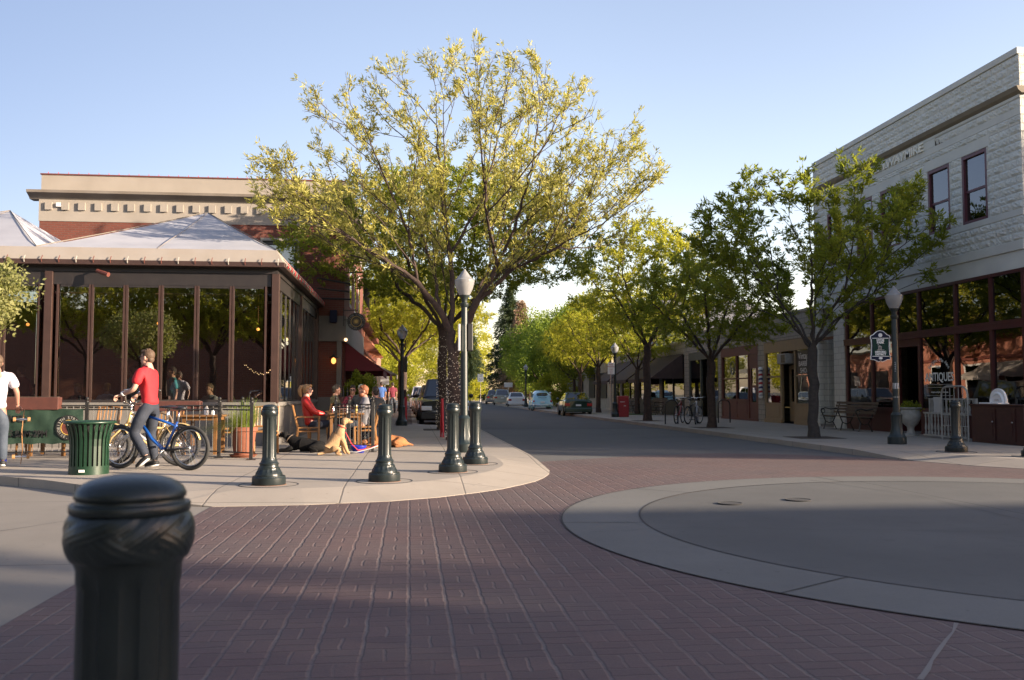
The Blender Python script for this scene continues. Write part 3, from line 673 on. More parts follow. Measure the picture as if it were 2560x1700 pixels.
def locust(seed, limbs, env, nA, trunk_r, leafm, step=.2, infl=1.6, kill=.34, k=9, L=.13, W=.032, tuft=1.0, twig=.32, bark='bark', leafden=1.0, iters=70, r0=.005, bare=0.0, shoots=0, spur=0, inside=None, Ls=(3.0, 1.5, .7), zmin=3.3):
    """limbs: list of polylines starting at the ground / fork; env(rs) -> attractor or None"""
    rs = np.random.RandomState(seed); nodes = []; parent = []
    idx = {}
    def key(p): return tuple(np.round(p, 3))
    for pl in limbs:
        for a, q in zip(pl[:-1], pl[1:]):
            a = np.array(a, float); q = np.array(q, float)
            if key(a) not in idx: idx[key(a)] = len(nodes); nodes.append(a); parent.append(-1)
            i = idx[key(a)]; n = max(1, int(np.linalg.norm(q-a)/step))
            for t in range(1, n+1):
                x = a+(q-a)*t/n+(rs.normal(size=3)*.02 if t < n else 0)
                nodes.append(x); parent.append(i); i = len(nodes)-1
            idx[key(q)] = i
    A = []
    if inside:
        nn = len(nodes); hasch = set(parent); seeds = []; last = None
        for i in range(nn):
            p = nodes[i]; d = p-nodes[max(0, parent[i])]; L_ = np.linalg.norm(d)
            if p[2] < zmin-.1 or L_ < 1e-6: continue
            d = d/L_
            if i not in hasch: seeds += [(i, d), (i, d+rs.normal(size=3)*.25)]
            elif i % 3 == 0:
                a = rs.normal(size=3); a -= d*a.dot(d); a /= np.linalg.norm(a); a[2] = abs(a[2])
                out = np.array([p[0], p[1], 0])/max(.4, np.linalg.norm(p[:2]))
                c = d*.75+a*.6+out*.35; seeds.append((i, c/np.linalg.norm(c)))
        N, parent = fan(nodes, parent, inside, rs, seeds, Ls)
    while not inside and len(A) < nA:
        p = env(rs)
        if p is not None: A.append(p)
    if not inside: N, parent = colonize(nodes, parent, np.array(A), step, infl, kill, iters, rs)
    n = len(N); ch = [[] for _ in range(n)]
    for i, p in enumerate(parent):
        if p >= 0: ch[p].append(i)
    tips = np.zeros(n); order = list(range(n))
    for i in reversed(order):
        if not ch[i]: tips[i] = 1
        if parent[i] >= 0: tips[parent[i]] += tips[i]
    ex = math.log(max(tips[0], 2))/math.log(trunk_r/r0); R = r0*tips**(1/ex)
    zz = N[:, 2]; R = np.where(zz < .35, R*(1+.35*(1-np.clip(zz, 0, .35)/.35)), R)
    if shoots:
        tipi = np.where((tips < 2.5) & (np.linalg.norm(N[:, :2], axis=1)+N[:, 2]*.45 > 4.2) & (N[:, 2] < 9.3))[0]; rs.shuffle(tipi); ext = []; ep = []
        for i in tipi[:shoots]:
            d = D0(N, parent, i)*.8+np.array([0, 0, .75])+rs.normal(size=3)*.18; d /= np.linalg.norm(d); q = N[i]; pi_ = i
            for k_ in range(rs.randint(3, 8)):
                d = d+rs.normal(size=3)*.12+np.array([0, 0, .04]); d /= np.linalg.norm(d); q = q+d*step*.75; ext.append(q); ep.append(pi_); pi_ = n+len(ext)-1
        N = np.vstack([N, np.array(ext)]); parent = list(parent)+ep; R = np.concatenate([R, np.full(len(ext), r0*.9)]); tips = np.concatenate([tips, np.ones(len(ext))]); n = len(N)
    tm = branch_mesh(N, parent, R, M[bark])
    par = np.array([max(0, p) for p in parent]); D = unit(N-N[par]+1e-6)
    thin = np.where((R < .020) & (N[:, 2] > 1.6))[0]
    # side twigs
    T = []; TD = []; tb = MB()
    if spur:
        for i in np.where((R < .05) & (N[:, 2] > zmin))[0]:
            if rs.rand() < .10: continue
            for _ in range(rs.randint(1, spur+1)):
                d = D[i]*.5+rs.normal(size=3)*.6; d[2] += .35; d /= np.linalg.norm(d); ln = rs.uniform(.06, .20)
                tb.tube([N[i], N[i]+d*ln], [.005, .003], 3, False)
                if rs.rand() < bare: continue
                T.append(N[i]+d*ln); TD.append(d+np.array([-.25, 0, .15]))
                if rs.rand() < .5: T.append(N[i]+d*ln*.5); TD.append(d)
        thin = np.where((tips < 1.5) & (N[:, 2] > 2))[0]
    for i in thin:
        for _ in range(2 if rs.rand() < .6*leafden else 1):
            d = D[i]*.7+rs.normal(size=3)*.55; d[2] += .25; d /= np.linalg.norm(d); ln = twig*rs.uniform(.4, 1.2)
            p0 = N[i]; p1 = p0+d*ln*.55+rs.normal(size=3)*.015; p2 = p1+(d+rs.normal(size=3)*.2)*ln*.45
            tb.tube([p0, p1, p2], [.0045, .0035, .002], 3, False)
            if rs.rand() < bare: continue
            for q, dd in ((p0, d), (p1, d), (p2, d)):
                if rs.rand() < .85*leafden: T.append(q); TD.append(dd)
    T = np.array(T); TD = np.array(TD)
    V, Fq = leaf_quads(T, TD, k, L*tuft, W*tuft, .62, rs, .035)
    lm = np_mesh('crown', V, Fq, leafm)
    tw = bpy.data.meshes.new('twigs'); tw.from_pydata(tb.v, [], tb.f); tw.materials.append(M[bark])
    print('locust', seed, 'nodes', n, 'leaves', len(Fq))
    return tm, lm, tw
def tree(name, lab, cat, loc, meshes, rz=0, s=1.0, group=None):
    r = thing(name, lab, cat, loc, rz, group); r.scale = (s,)*3 if not hasattr(s, '__len__') else s
    for nm, me in zip(('trunk', 'crown', 'twigs'), meshes):
        if me is None: continue
        o = bpy.data.objects.new(nm, me); COL.objects.link(o); o.parent = r
    return r
# --- the tall honey locust at the corner (local metres, +x right of the trunk as seen, seen along +y)
def interp(z, T):
    for (a, b), (c, d) in zip(T[:-1], T[1:]):
        if a <= z <= c: return b+(d-b)*(z-a)/(c-a)
    return 0
RT = [(3.4, 1.2), (4.0, 3.4), (4.6, 4.5), (5.4, 4.8), (6.2, 4.9), (7.0, 4.8), (7.8, 4.3), (8.5, 3.6), (9.2, 2.7), (9.8, 1.8), (10.2, .9)]
LT = [(3.4, 1.0), (4.0, 2.8), (4.6, 4.0), (5.4, 4.5), (6.1, 5.0), (6.7, 5.1), (7.1, 4.2), (7.8, 3.7), (8.6, 3.2), (9.2, 2.3), (9.8, .8), (10.2, .2)]
def env_main(rs):
    z = rs.uniform(3.4, 10.2); a = rs.uniform(0, 2*PI); c = math.cos(a)
    R = interp(z, RT) if c > 0 else interp(z, LT); R = (abs(c)*R+(1-abs(c))*min(R, 4.2))
    rr = rs.uniform(0, 1)**.42
    floor = 3.3+.25*(rr*R)
    if z < floor: return None
    if rs.rand() > (.35+.65*rr): return None
    return np.array([rr*R*c, rr*R*math.sin(a), z])
def in_main(p):
    z = p[2]; a = math.atan2(p[1], p[0]); c = math.cos(a); r = math.hypot(p[0], p[1])
    R = interp(z, RT) if c > 0 else interp(z, LT); R = abs(c)*R+(1-abs(c))*min(R, 4.4)
    return z > 3.2+.30*r*(.6 if c > 0 else 1) and r < R*(1.03+.10*math.sin(5*a+z*1.7)+.07*math.sin(11*a-z*3))
b_ = (0, 0, -.02); f1 = (-.02, 0, 2.0); f2 = (-.05, 0, 2.75)
limbs = [[b_, (.03, 0, 1.0), f1, f2],
         [f2, (-.35, -.1, 3.3), (-.9, -.35, 4.0), (-1.7, -.7, 4.55), (-2.7, -1.0, 5.2), (-3.6, -1.2, 6.0)],
         [(-.9, -.35, 4.0), (-1.8, .3, 4.5), (-2.9, .7, 4.9), (-3.9, .9, 5.5)],
         [(-1.7, -.7, 4.55), (-2.3, -1.5, 4.9), (-3.1, -2.0, 5.4)],
         [(-.35, -.1, 3.3), (-.55, .5, 4.3), (-.9, 1.2, 5.4), (-1.5, 1.9, 6.6)],
         [(-.9, -.35, 4.0), (-1.1, -.5, 5.2), (-1.7, -.6, 6.6), (-2.3, -.6, 8.0)],
         [f2, (-.05, .15, 3.6), (-.1, .1, 4.8), (-.3, .0, 6.2), (-.45, .1, 7.8), (-.5, 0, 9.2)],
         [f1, (.25, -.1, 2.7), (.6, -.2, 3.5), (1.1, -.4, 4.4), (1.6, -.7, 5.4), (2.0, -.8, 6.8), (2.2, -.7, 8.4)],
         [(.6, -.2, 3.5), (1.4, -.1, 4.3), (2.4, .1, 5.2), (3.4, .2, 6.3), (4.2, .2, 7.4)],
         [(.25, -.1, 2.7), (.5, .7, 3.7), (1.0, 1.6, 4.9), (1.6, 2.4, 6.2)],
         [(1.4, -.1, 4.3), (2.6, -.8, 4.8), (3.9, -1.1, 5.5)],
         [(2.6, -.8, 4.8), (3.4, -.2, 4.9), (4.3, .2, 5.1)],
         [(1.1, -.4, 4.4), (.9, -1.4, 5.4), (.8, -2.3, 6.6)],
         [(-.1, .1, 4.8), (.7, .3, 6.2), (1.1, .4, 7.8), (1.4, .3, 9.4)]]
mainT = locust(7, limbs, env_main, 900, .155, M['leaf_a'], step=.2, infl=2.0, kill=.5, k=10, L=.135, W=.032, twig=.36, bare=.36, leafden=.75, shoots=0, spur=1, r0=.0065, inside=in_main)
pA = at(1133, 1100)
treeA = tree('honey_locust', 'tallest tree, wide yellow-green crown above the near left corner', 'tree', pA, mainT, -YAW, (.965, .965, .965))
# --- medium locusts
def env_med(rx, zlo, zhi, flat=1.0):
    def f(rs):
        z = rs.uniform(zlo, zhi); k = (z-zlo)/(zhi-zlo); R = rx*(math.sin(PI*min(1, k*.78+.18))**.7); a = rs.uniform(0, 2*PI); rr = rs.uniform(0, 1)**.45
        if z < zlo+.22*(rr*R): return None
        return np.array([rr*R*math.cos(a), rr*R*math.sin(a)*flat, z])
    return f
def med_limbs(h, seed, n=6, sp=1.6, top=5.0, lean=0):
    rs = np.random.RandomState(seed); f = (lean, 0, h); out = [[(0, 0, -.02), (lean*.5, 0, h*.5), f]]
    for i in range(n):
        a = 2*PI*i/n+rs.uniform(-.3, .3); q = rs.uniform(.8, 1.2)*sp
        out.append([f, (lean+math.cos(a)*q*.4, math.sin(a)*q*.4, h+.75), (lean+math.cos(a)*q, math.sin(a)*q, h+1.7*rs.uniform(.8, 1.2)), (lean+math.cos(a)*q*1.35, math.sin(a)*q*1.35, top*rs.uniform(.85, 1))])
    return out
def in_med(rx, zlo, zhi):
    def f(p):
        k = (p[2]-zlo)/(zhi-zlo)
        if k <= 0 or k >= 1: return False
        a = math.atan2(p[1], p[0]); r = math.hypot(p[0], p[1]); return p[2] > zlo+.12*r and r < rx*(math.sin(PI*min(1, k*.72+.22))**.8)*(1+.14*math.sin(4*a+2*p[2])+.09*math.sin(9*a-3*p[2]))
    return f
medR1 = locust(21, med_limbs(2.3, 5, 8, 1.4, 5.4), env_med(3.1, 2.9, 7.3), 700, .115, M['leaf_b'], k=13, L=.14, W=.038, twig=.32, bark='bark_grey', spur=1, bare=.06, inside=in_med(3.15, 2.7, 7.3), Ls=(2.2, 1.2, .6), zmin=2.8, leafden=.8)
medR2 = locust(22, med_limbs(2.5, 6, 5, 1.3, 5.2), env_med(2.9, 2.9, 6.9), 720, .13, M['leaf_c'], step=.22, infl=1.5, kill=.36, k=9, L=.15, W=.045, twig=.34)
medB = locust(23, med_limbs(3.1, 9, 6, 2.0, 6.4), env_med(5.2, 3.8, 8.2), 1500, .15, M['leaf_b'], step=.26, infl=1.8, kill=.42, k=9, L=.17, W=.05, twig=.4)
medY = (medR2[0], medR2[1].copy(), medR2[2]); medY[1].materials.clear(); medY[1].materials.append(M['leaf_sunlit'])
medBY = (medB[0], medB[1].copy(), medB[2]); medBY[1].materials.clear(); medBY[1].materials.append(M['leaf_sunlit'])
gR = 'locust trees along the right pavement'; gL = 'street trees along the left pavement'
tree('honey_locust', 'dark green tree growing behind the tall corner tree, trunk wrapped in lights', 'tree', at(1106, 1074), medB, .6, 1.0, gL)
tree('honey_locust', 'green tree in front of the white block building by the wooden bench', 'tree', at(2035, 1094), medR1, .3, (1.14, 1.14, .99), gR)
tree('honey_locust', 'tree before the dark green shop beside the parked bicycles', 'tree', at(1779, 1069), medR2, 1.9, (1.05, 1.05, .88), gR)
tree('honey_locust', 'yellow-lit tree with forked trunk in front of the brown awnings', 'tree', at(1619, 1052), medY, 3.0, 1.22, gR)
tree('honey_locust', 'thin grey tree standing in grass beside the red newspaper box', 'tree', (12.3, 49.5, .12), medR2, 4.4, .95, gR)
tree('honey_locust', 'tree behind the no parking sign near the parked green car', 'tree', (11.2, 54.6, .12), medY, 5.2, 1.05, gR)
tree('honey_locust', 'yellow tree on the left pavement behind the dark lamp post', 'tree', (-.3, 47, .12), medBY, 2.2, .92, gL)
tree('honey_locust', 'farther yellow tree on the left pavement', 'tree', (-.6, 60, .12), medBY, 4.1, 1.0, gL)
# string lights round two trunks
def string_lights(lab, p, r0, r1, z0, z1, turns, nb):
    rs = random.Random(nb); t = thing('string_lights', lab, 'string lights', p); b = MB(); wv = []
    for i in range(nb):
        k = i/nb; a = 2*PI*turns*k; r = (r0+(r1-r0)*k)*1.06+.006; z = z0+(z1-z0)*k+rs.uniform(-.09, .09)
        b.ell((r*math.cos(a), r*math.sin(a), z), .0095, 6, 4); wv.append((r*math.cos(a)*.99, r*math.sin(a)*.99, z))
    b.build('bulbs', M['fairy'], t); MB().tube(wv, .003, 3, False).build('wire', M['black_iron'], t)
string_lights('string of small lights wound round the trunk of the tallest tree', pA, .17, .145, .1, 2.1, 17, 330)
string_lights('string of small lights wound round the darker trunk left of the tallest tree', at(1106, 1074), .19, .155, .1, 2.9, 18, 330)
# tree pits
for px, py, lab in ((2035, 1094, 'dark square tree pit in the right pavement nearest the bench'), (1779, 1069, 'dark tree pit by the parked bicycles'), (1619, 1052, 'dark tree pit before the brown awnings'), (1106, 1074, 'dark tree pit round the light-wrapped tree')):
    p = at(px, py); t = MB(); t.box(-.6, .6, -.6, .6, .0005, .006)
    o = t.build('tree_pit', M['soil'], label=lab, cat='tree pit', recenter=False); o.location = p
# --- round broadleaf trees and a conifer far off
def clumpy(seed, rx, rz, zc, ncl, nl, L, leafm, trunk_h=2.2, tr=.18, bark='bark', squash=1):
    rs = np.random.RandomState(seed)
    C = unit(rs.normal(size=(ncl, 3))); C *= rs.uniform(.25, 1.0, (ncl, 1))**.5; C[:, 0] *= rx; C[:, 1] *= rx; C[:, 2] *= rz; C[:, 2] += zc
    C = C[C[:, 2] > zc-rz*.85]
    sz = rs.uniform(.14, .30, len(C))*rx
    P = np.repeat(C, nl, 0)+unit(rs.normal(size=(len(C)*nl, 3)))*(rs.uniform(0, 1, (len(C)*nl, 1))**.4)*np.repeat(sz, nl)[:, None]
    D = unit(P-np.repeat(C, nl, 0)); V, Fq = leaf_quads(P, D, 1, L, L*.6, .9, rs, .05)
    lm = np_mesh('crown', V, Fq, leafm)
    b = MB(); f = Vector((0, 0, trunk_h)); b.tube([(0, 0, -.05), (tr*.2, 0, trunk_h*.5), f], [tr*1.3, tr, tr*.85], 9, False)
    for i in range(min(14, len(C))):
        c = Vector(C[i]); mid = f.lerp(c, .5)+Vector((0, 0, -.15*rz)); b.tube([f, mid, c], [tr*.5, tr*.28, tr*.08], 5, False)
    me = bpy.data.meshes.new('trunk'); me.from_pydata(b.v, [], b.f); me.materials.append(M[bark]); return me, lm, None
far1 = clumpy(31, 3.6, 3.4, 5.2, 95, 150, .24, M['leaf_d'])
far2 = clumpy(32, 4.6, 5.2, 6.6, 120, 150, .28, M['leaf_d'], 2.6)
far3 = clumpy(33, 5.0, 6.0, 7.4, 110, 130, .32, M['leaf_sunlit'], 2.6)
far4 = clumpy(34, 2.4, 1.9, 3.7, 60, 150, .17, M['leaf_b'], 1.9, .10)
def conifer(seed, h, r, mk_):
    rs = np.random.RandomState(seed); P = []; D = []; b = MB(); b.tube([(0, 0, 0), (0, 0, h)], [.3, .02], 7, False)
    z = 1.2
    while z < h-.3:
        R = r*(1-z/h)**.75
        for i in range(9):
            a = rs.uniform(0, 2*PI); l = R*rs.uniform(.7, 1.15)
            for k in range(int(l*9)+2):
                t = k/(l*9+1); p = np.array([math.cos(a)*l*t, math.sin(a)*l*t, z+.25*t*l-.45*t*t*l]); P.append(p+rs.normal(size=3)*.12); D.append([math.cos(a), math.sin(a), -.5])
        z += .33
    V, Fq = leaf_quads(np.array(P), np.array(D, float), 5, .42, .10, .5, rs, .12, .4)
    me = bpy.data.meshes.new('trunk'); me.from_pydata(b.v, [], b.f); me.materials.append(M['bark']); return me, np_mesh('crown', V, Fq, M[mk_]), None
con = conifer(41, 17, 4.6, 'leaf_con'); dead = conifer(42, 14, 3.4, 'leaf_dead')
gF = 'trees at the far end of the street'
for loc, me, rz, s, lab in (
    ((12.2, 66, .1), medY, 1.0, 1.0, 'slim tree by the yellow door frames up the right pavement'),
    ((13.0, 73, .1), far4, 0, 1.25, 'small bushy tree above the light blue rounded car'),
    ((13.6, 82, .1), far1, 1, 1.0, 'bright green round tree behind the light blue rounded car'),
    ((13.4, 93, .1), far1, 3, .97, 'bright green tree above the white parked car'),
    ((14.4, 103, .1), far2, 2, .86, 'tall green tree rising behind the other bright green trees'),
    ((15.0, 116, .1), far2, 4, .74, 'green tree beyond the silver parked car'),
    ((24.0, 118, .1), far2, 5, .9, 'broad green tree set back on the right of the street'),
    ((13.6, 126, .1), con, 0, .95, 'dark tall conifer near the far end of the street'),
    ((14.6, 121, .1), dead, 1, .98, 'brown leafless conifer beside the dark one'),
    ((9.6, 150, .1), con, 2, .75, 'second dark conifer, farther and shorter'),
    ((6.5, 190, .1), far3, 0, 1.1, 'yellow-green tree closing the far end of the street'),
    ((-2, 170, .1), far3, 2, 1.2, 'pale yellow tree far up the left side'),
    ((-3.4, 118, .1), far3, 3, .85, 'yellow tree far up the left pavement'),
    ((-2.2, 92, .1), far3, 5, .68, 'yellow tree on the left behind the row of parked cars'),
    ((-4.5, 78, .1), far3, 4, .66, 'yellow-green tree behind the left shops'),
    ((-12, 130, .1), far3, 1, 1.0, 'tree set far back on the left'),
    ((26, 92, .1), far2, 3, 1.0, 'green tree behind the low right hand shops'),
    ((14, 230, .1), far3, 4, 1.4, 'largest yellow-green tree in the far distance'),
    ((-8, 240, .1), far3, 5, 1.4, 'distant pale tree on the left horizon'),
    ((30, 160, .1), far2, 6, 1.5, 'distant green tree on the right horizon')):
    tree('broadleaf_tree' if me not in (con, dead) else 'conifer', lab, 'tree', loc, me, rz, s, gF)
bush = clumpy(51, 1.3, 1.0, 1.0, 40, 130, .13, M['leaf_sunlit'], .4, .05)
tree('bush', 'yellow-green bush by the lamp post behind the light blue car', 'bush', (12.6, 79, .1), bush, 0, 1.5)
tree('bush', 'low dark green shrub at the far left kerb', 'bush', (-.6, 128, .1), bush, 0, 1.6)
tree('bush', 'shrub at the foot of the speed limit sign', 'bush', (9.9, 140, .1), bush, 2, 1.6)
# tree at the left edge, sunlit pale leaves
pear = clumpy(61, 1.0, .62, 2.75, 46, 170, .075, M['leaf_p'], 2.0, .05)
tree('pale_leaved_tree', 'small sunlit tree with pale leaves at the left edge of the view', 'tree', (-7.25, 15.75, .12), pear, 0, 1.0)
# trees out of view: some mirrored in the cafe glass, others added for shade
gO = 'trees on the near side of the crossing'
for loc, me, rz, s, lab in (
    ((-9.5, -4.5, .1), medY, 0, 1.15, 'tree behind the viewer, left of the crossing'), ((-15, -3.5, .1), medBY, 1, .9, 'broad tree behind the viewer on the left'),
    ((-12.3, -6.5, .1), medY, 2, 1.25, 'tree behind the viewer between two others'), ((-7.2, -8.5, .1), medBY, 2, .95, 'broad tree behind the viewer, farther back'),
    ((-4.6, -6.5, .1), medY, 3, 1.3, 'tree behind the viewer near the camera'), ((-22, -5, .1), medBY, 3, 1.0, 'tree farther left behind the viewer'), ((-1.5, -14, .1), medB, 2, 1.1, 'tree farther behind the viewer')):
    tree('honey_locust', lab, 'tree', loc, me, rz, s, gO)

for loc, me, rz, s, lab in (((46, 3.0, .1), medB, 0, (.62, .62, 1.85), 'unseen tall tree added for shade right of the crossing, nearest'), ((52, 3.0, .1), medB, 2, (.62, .62, 2.0), 'unseen tall tree added for shade right of the crossing, middle'), ((58.5, 3, .1), medB, 4, (.65, .65, 2.15), 'unseen tall tree added for shade right of the crossing, farthest'),
    ((38.5, -12.0, .1), medR2, 1, (1.1, 1.1, 1.6), 'unseen tree added to dapple the crossing with shade'), ((33, -12.4, .1), medR2, 5, (1.1, 1.1, 1.65), 'second unseen tree added to dapple the crossing with shade'),
    ((17.6, 16.5, .12), medR2, 2, 1.1, 'unseen tree added on the right pavement for its shade'), ((22.6, 16.5, .12), medR2, 4, 1.1, 'second unseen tree added on the right pavement for its shade'), ((28, 16.5, .12), medR2, 1, 1.15, 'third unseen tree added on the right pavement for its shade')):
    tree('honey_locust', lab, 'tree', loc, me, rz, s, gO)  # unseen trees added, some stretched, to throw shade on the crossing
# ------------------------------------------------------------------ the white block building on the right
XF = 14.2
def bld(name, lab, loc, cat='building', group=None): return thing(name, lab, cat, loc, 0, group)
AB = bld('antiques_building', 'two storey white rock-faced block building with an antiques shop below', (XF, 20.0, 0))
SPLIT = {'shop_pane', 'step', 'pier', 'pier_base', 'window_display', 'stair_pane', 'pilaster', 'bracket'}
def P_(mb, name, m, root=None, **k):
    mt = M[m] if isinstance(m, str) else m
    if name in SPLIT:                      # every pane, pier and step becomes a part of its own
        par = list(range(len(mb.v)))
        def fd(i):
            while par[i] != i: par[i] = par[par[i]]; i = par[i]
            return i
        for f in mb.f:
            for q in f[1:]: par[fd(q)] = fd(f[0])
        gr = {}
        for f in mb.f: gr.setdefault(fd(f[0]), []).append(f)
        for fs in gr.values():
            ids = sorted({q for f in fs for q in f}); mp = {q: i for i, q in enumerate(ids)}
            s_ = MB(); s_.v = [mb.v[q] for q in ids]; s_.f = [tuple(mp[q] for q in f) for f in fs]; o = s_.build(name, mt, root, world=True, **k)
        return o
    return mb.build(name, mt, root, world=True, **k)
Y0, Y1 = 20.0, 31.25
XB = XF+16
# upper wall with real window openings (facade thickness .3), rock faced
wins = [(21.33, 22.38), (22.93, 23.97), (25.5, 26.58), (27.07, 28.12), (29.2, 30.2)]
zA, zB = 5.6, 7.38
w_ = MB(); w_.box(XF, XF+.3, Y0, Y1, 4.86, 5.44)
w_.box(XF, XF+.3, Y0, Y1, 7.66, 7.82); edges = [Y0]+[q for p in wins for q in p]+[Y1]
for a, b in zip(edges[::2], edges[1::2]): w_.box(XF, XF+.3, a, b, 5.6, 7.42)
w_.box(XF+.0, XF+.3, Y0, Y1, 8.46, 9.26)
w_.box(XF, XF+.3, Y0, Y1, 8.0, 8.22)
w_.box(XF+.3, XB, Y0, Y0+.3, 0, 9.26).box(XB-.3, XB, Y0+.3, Y1, 0, 9.26).box(XF+.3, XB-.3, Y1-.3, Y1, 0, 9.26)
P_(w_, 'wall', 'rock', AB)
# rock-faced blocks, each its own bulge
def rockwall(y0, y1, z0, z1, X=XF, bw=.42, seed=1):
    b = MB(); rs = random.Random(seed); nr = max(1, round((z1-z0)/.2)); h = (z1-z0)/nr; ny, nz = 8, 4
    for r_ in range(nr):
        za = z0+r_*h; y = y0-(bw/2 if r_ % 2 else 0)+((-y0*0) % bw)
        while y < y1-.02:
            a, c = max(y, y0), min(y+bw, y1); y += bw
            if c-a < .04: continue
            o = len(b.v); lift = rs.uniform(.012, .03)
            for j in range(nz+1):
                for i in range(ny+1):
                    u, v = i/ny, j/nz; e = min(1, min(u, 1-u)*(c-a)/.03)*min(1, min(v, 1-v)*h/.03)
                    g_ = .002+e*(lift+rs.uniform(-.014, .016))
                    b.v.append((X-g_, a+.006+(c-a-.012)*u, za+.006+(h-.012)*v))
            for j in range(nz):
                for i in range(ny): k = o+j*(ny+1)+i; b.f.append((k, k+ny+1, k+ny+2, k+1))
    return b
rw = MB()
def addrw(*a, **k): q = rockwall(*a, **k); rw.add(q.v, q.f)
addrw(Y0, Y1, 4.86, 5.44, seed=2); addrw(Y0, Y1, 8.46, 9.26, seed=3); addrw(Y0, 23.5, 8.0, 8.2, seed=4); addrw(27.65, Y1, 8.0, 8.2, seed=5)
for i, (a, b) in enumerate(zip(edges[::2], edges[1::2])): addrw(a+(.0 if i == 0 else .03), b-.03, 5.6, 7.40, seed=6+i)
for i, (a, b) in enumerate(((Y0, 21.2), (24.1, 25.38), (28.25, 29.05), (30.35, Y1))): addrw(a, b, 7.40, 7.60, seed=20+i)
addrw(Y0, Y1, 7.66, 7.82, seed=30)
P_(rw, 'block_face', 'rock_face', AB)
s_ = MB()
s_.box(XF-.05, XF+.3, Y0, Y1, 9.26, 9.42)                                     # coping
s_.box(XF-.02, XF+.3, Y0, Y1, 8.22, 8.30)
s_.box(XF-.012, XF+.3, Y0, Y1, 7.82, 8.0)                                      # name band
s_.box(XF-.02, XF+.3, Y0, Y1, 5.44, 5.6)                                      # sill band
s_.box(XF, XF+.3, Y0, Y1, 4.2, 4.63)                                           # shop lintel
s_.box(XF-.04, XF+.3, Y0, Y1, 4.63, 4.86)
for a, b in ((21.2, 24.1), (25.38, 28.25), (29.05, 30.35)): s_.box(XF-.015, XF+.3, a, b, 7.38, 7.66)
P_(s_, 'stone_band', 'smooth_block', AB, bevel=.012)
c_ = MB(); c_.prism([(XF-.02, 8.30), (XF-.10, 8.36), (XF-.13, 8.42), (XF-.15, 8.46), (XF+.2, 8.46), (XF+.2, 8.30)], Y0-.1, Y1, 'y')
P_(c_, 'cornice', 'cornice_tan', AB)
P_(B(XF-.012, XF+.25, 23.55, 27.6, 8.0, 8.22), 'name_panel', 'smooth_block', AB)
P_(B(XF-.001, XF+.2, Y0, Y1, 7.40, 7.66), 'wall_course', 'rock', AB)
for a, b in ((23.2, 23.55), (27.7, 28.05)):
    P_(B(XF-.004, XF+.1, a, b, 7.96, 8.13), 'vent', 'dark_interior', AB)
tt = text('C.H.WAYMIRE', .335, M['letter_stone'], AB, face_mX(0, 0, 0), 'lettering', .026, sx=1.33, font_w=.004)
tt.location = (-.036, 25.5-20.0, 8.105)
for i, (a, b) in enumerate(wins):
    fr = MB(); fr.box(XF+.0, XF+.14, a, a+.08, zA, zB).box(XF, XF+.14, b-.08, b, zA, zB).box(XF, XF+.14, a+.08, b-.08, zB-.09, zB).box(XF-.01, XF+.14, a+.08, b-.08, zA, zA+.07)
    zm = (zA+zB)/2-.05; fr.box(XF+.05, XF+.12, a+.08, b-.08, zm-.03, zm+.03)
    f = P_(fr, 'window', 'maroon_paint', AB)
    o = MB().box(XF+.08, XF+.085, a+.08, b-.08, zA+.07, zm-.03).box(XF+.06, XF+.065, a+.08, b-.08, zm+.03, zB-.09).build('pane', M['glass_old'], f, world=False)
    o.location = Vector((0, 0, 0))-Vector(AB.location)
    if i in (1,):
        q = B(XF+.10, XF+.11, a+.1, b-.1, zA+.5, zB-.1).build('blind', M['white_trim'], f); q.location = Vector((0, 0, 0))-Vector(AB.location)
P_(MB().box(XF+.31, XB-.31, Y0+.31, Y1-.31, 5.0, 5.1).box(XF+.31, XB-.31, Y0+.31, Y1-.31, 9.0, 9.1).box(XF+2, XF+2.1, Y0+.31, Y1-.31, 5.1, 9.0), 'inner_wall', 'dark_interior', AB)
# shop front
pl = MB(); pl.box(XF-.02, XF+.35, 29.08, 29.85, .12, 4.2).box(XF-.02, XF+.35, 31.0, 31.25, .12, 4.2)
P_(pl, 'pier', 'rock', AB); P_(MB().box(XF-.05, XF+.3, 29.05, 29.88, .1, .42), 'pier_base', 'smooth_block', AB)
rf = MB()
rf.box(XF-.02, XF+.10, Y0, 29.08, 4.12, 4.2).box(XF-.04, XF+.12, Y0, 29.08, 2.82, 3.0).box(XF-.05, XF-.04, Y0, 29.08, 2.97, 3.02)
mul = [20.12, 21.35, 22.85, 24.62, 25.82, 27.3, 28.98]
for y in mul:
    rf.box(XF-.01, XF+.08, y-.05, y+.05, 3.0, 4.12)
for y in (20.12, 21.35, 22.85, 24.62, 25.82, 27.3, 28.98): rf.box(XF-.012, XF+.10, y-.055, y+.055, .85, 2.82)
rf.box(XF-.03, XF+.12, 25.875, 28.93, .72, .85).box(XF-.03, XF+.12, Y0, 24.6, .72, .85)
rf.box(XF, XF+.1, 25.875, 29.08, .12, .72).box(XF, XF+.1, Y0, 24.6, .12, .72)
rf.box(XF-.012, XF, 26.1, 27.2, .25, .6).box(XF-.012, XF, 27.4, 28.8, .25, .6).box(XF-.012, XF, 20.3, 21.2, .25, .6).box(XF-.012, XF, 21.5, 22.7, .25, .6).box(XF-.012, XF, 23, 24.4, .25, .6)
P_(rf, 'shop_front', 'red_paint', AB)
gp = MB()
for a, b in zip(mul[:-1], mul[1:]):
    gp.box(XF+.04, XF+.045, a+.05, b-.05, 3.0, 4.12)
    if (a, b) != (24.62, 25.82): gp.box(XF+.04, XF+.045, a+.055, b-.055, .85, 2.82)
P_(gp, 'shop_pane', 'glass_old', AB)
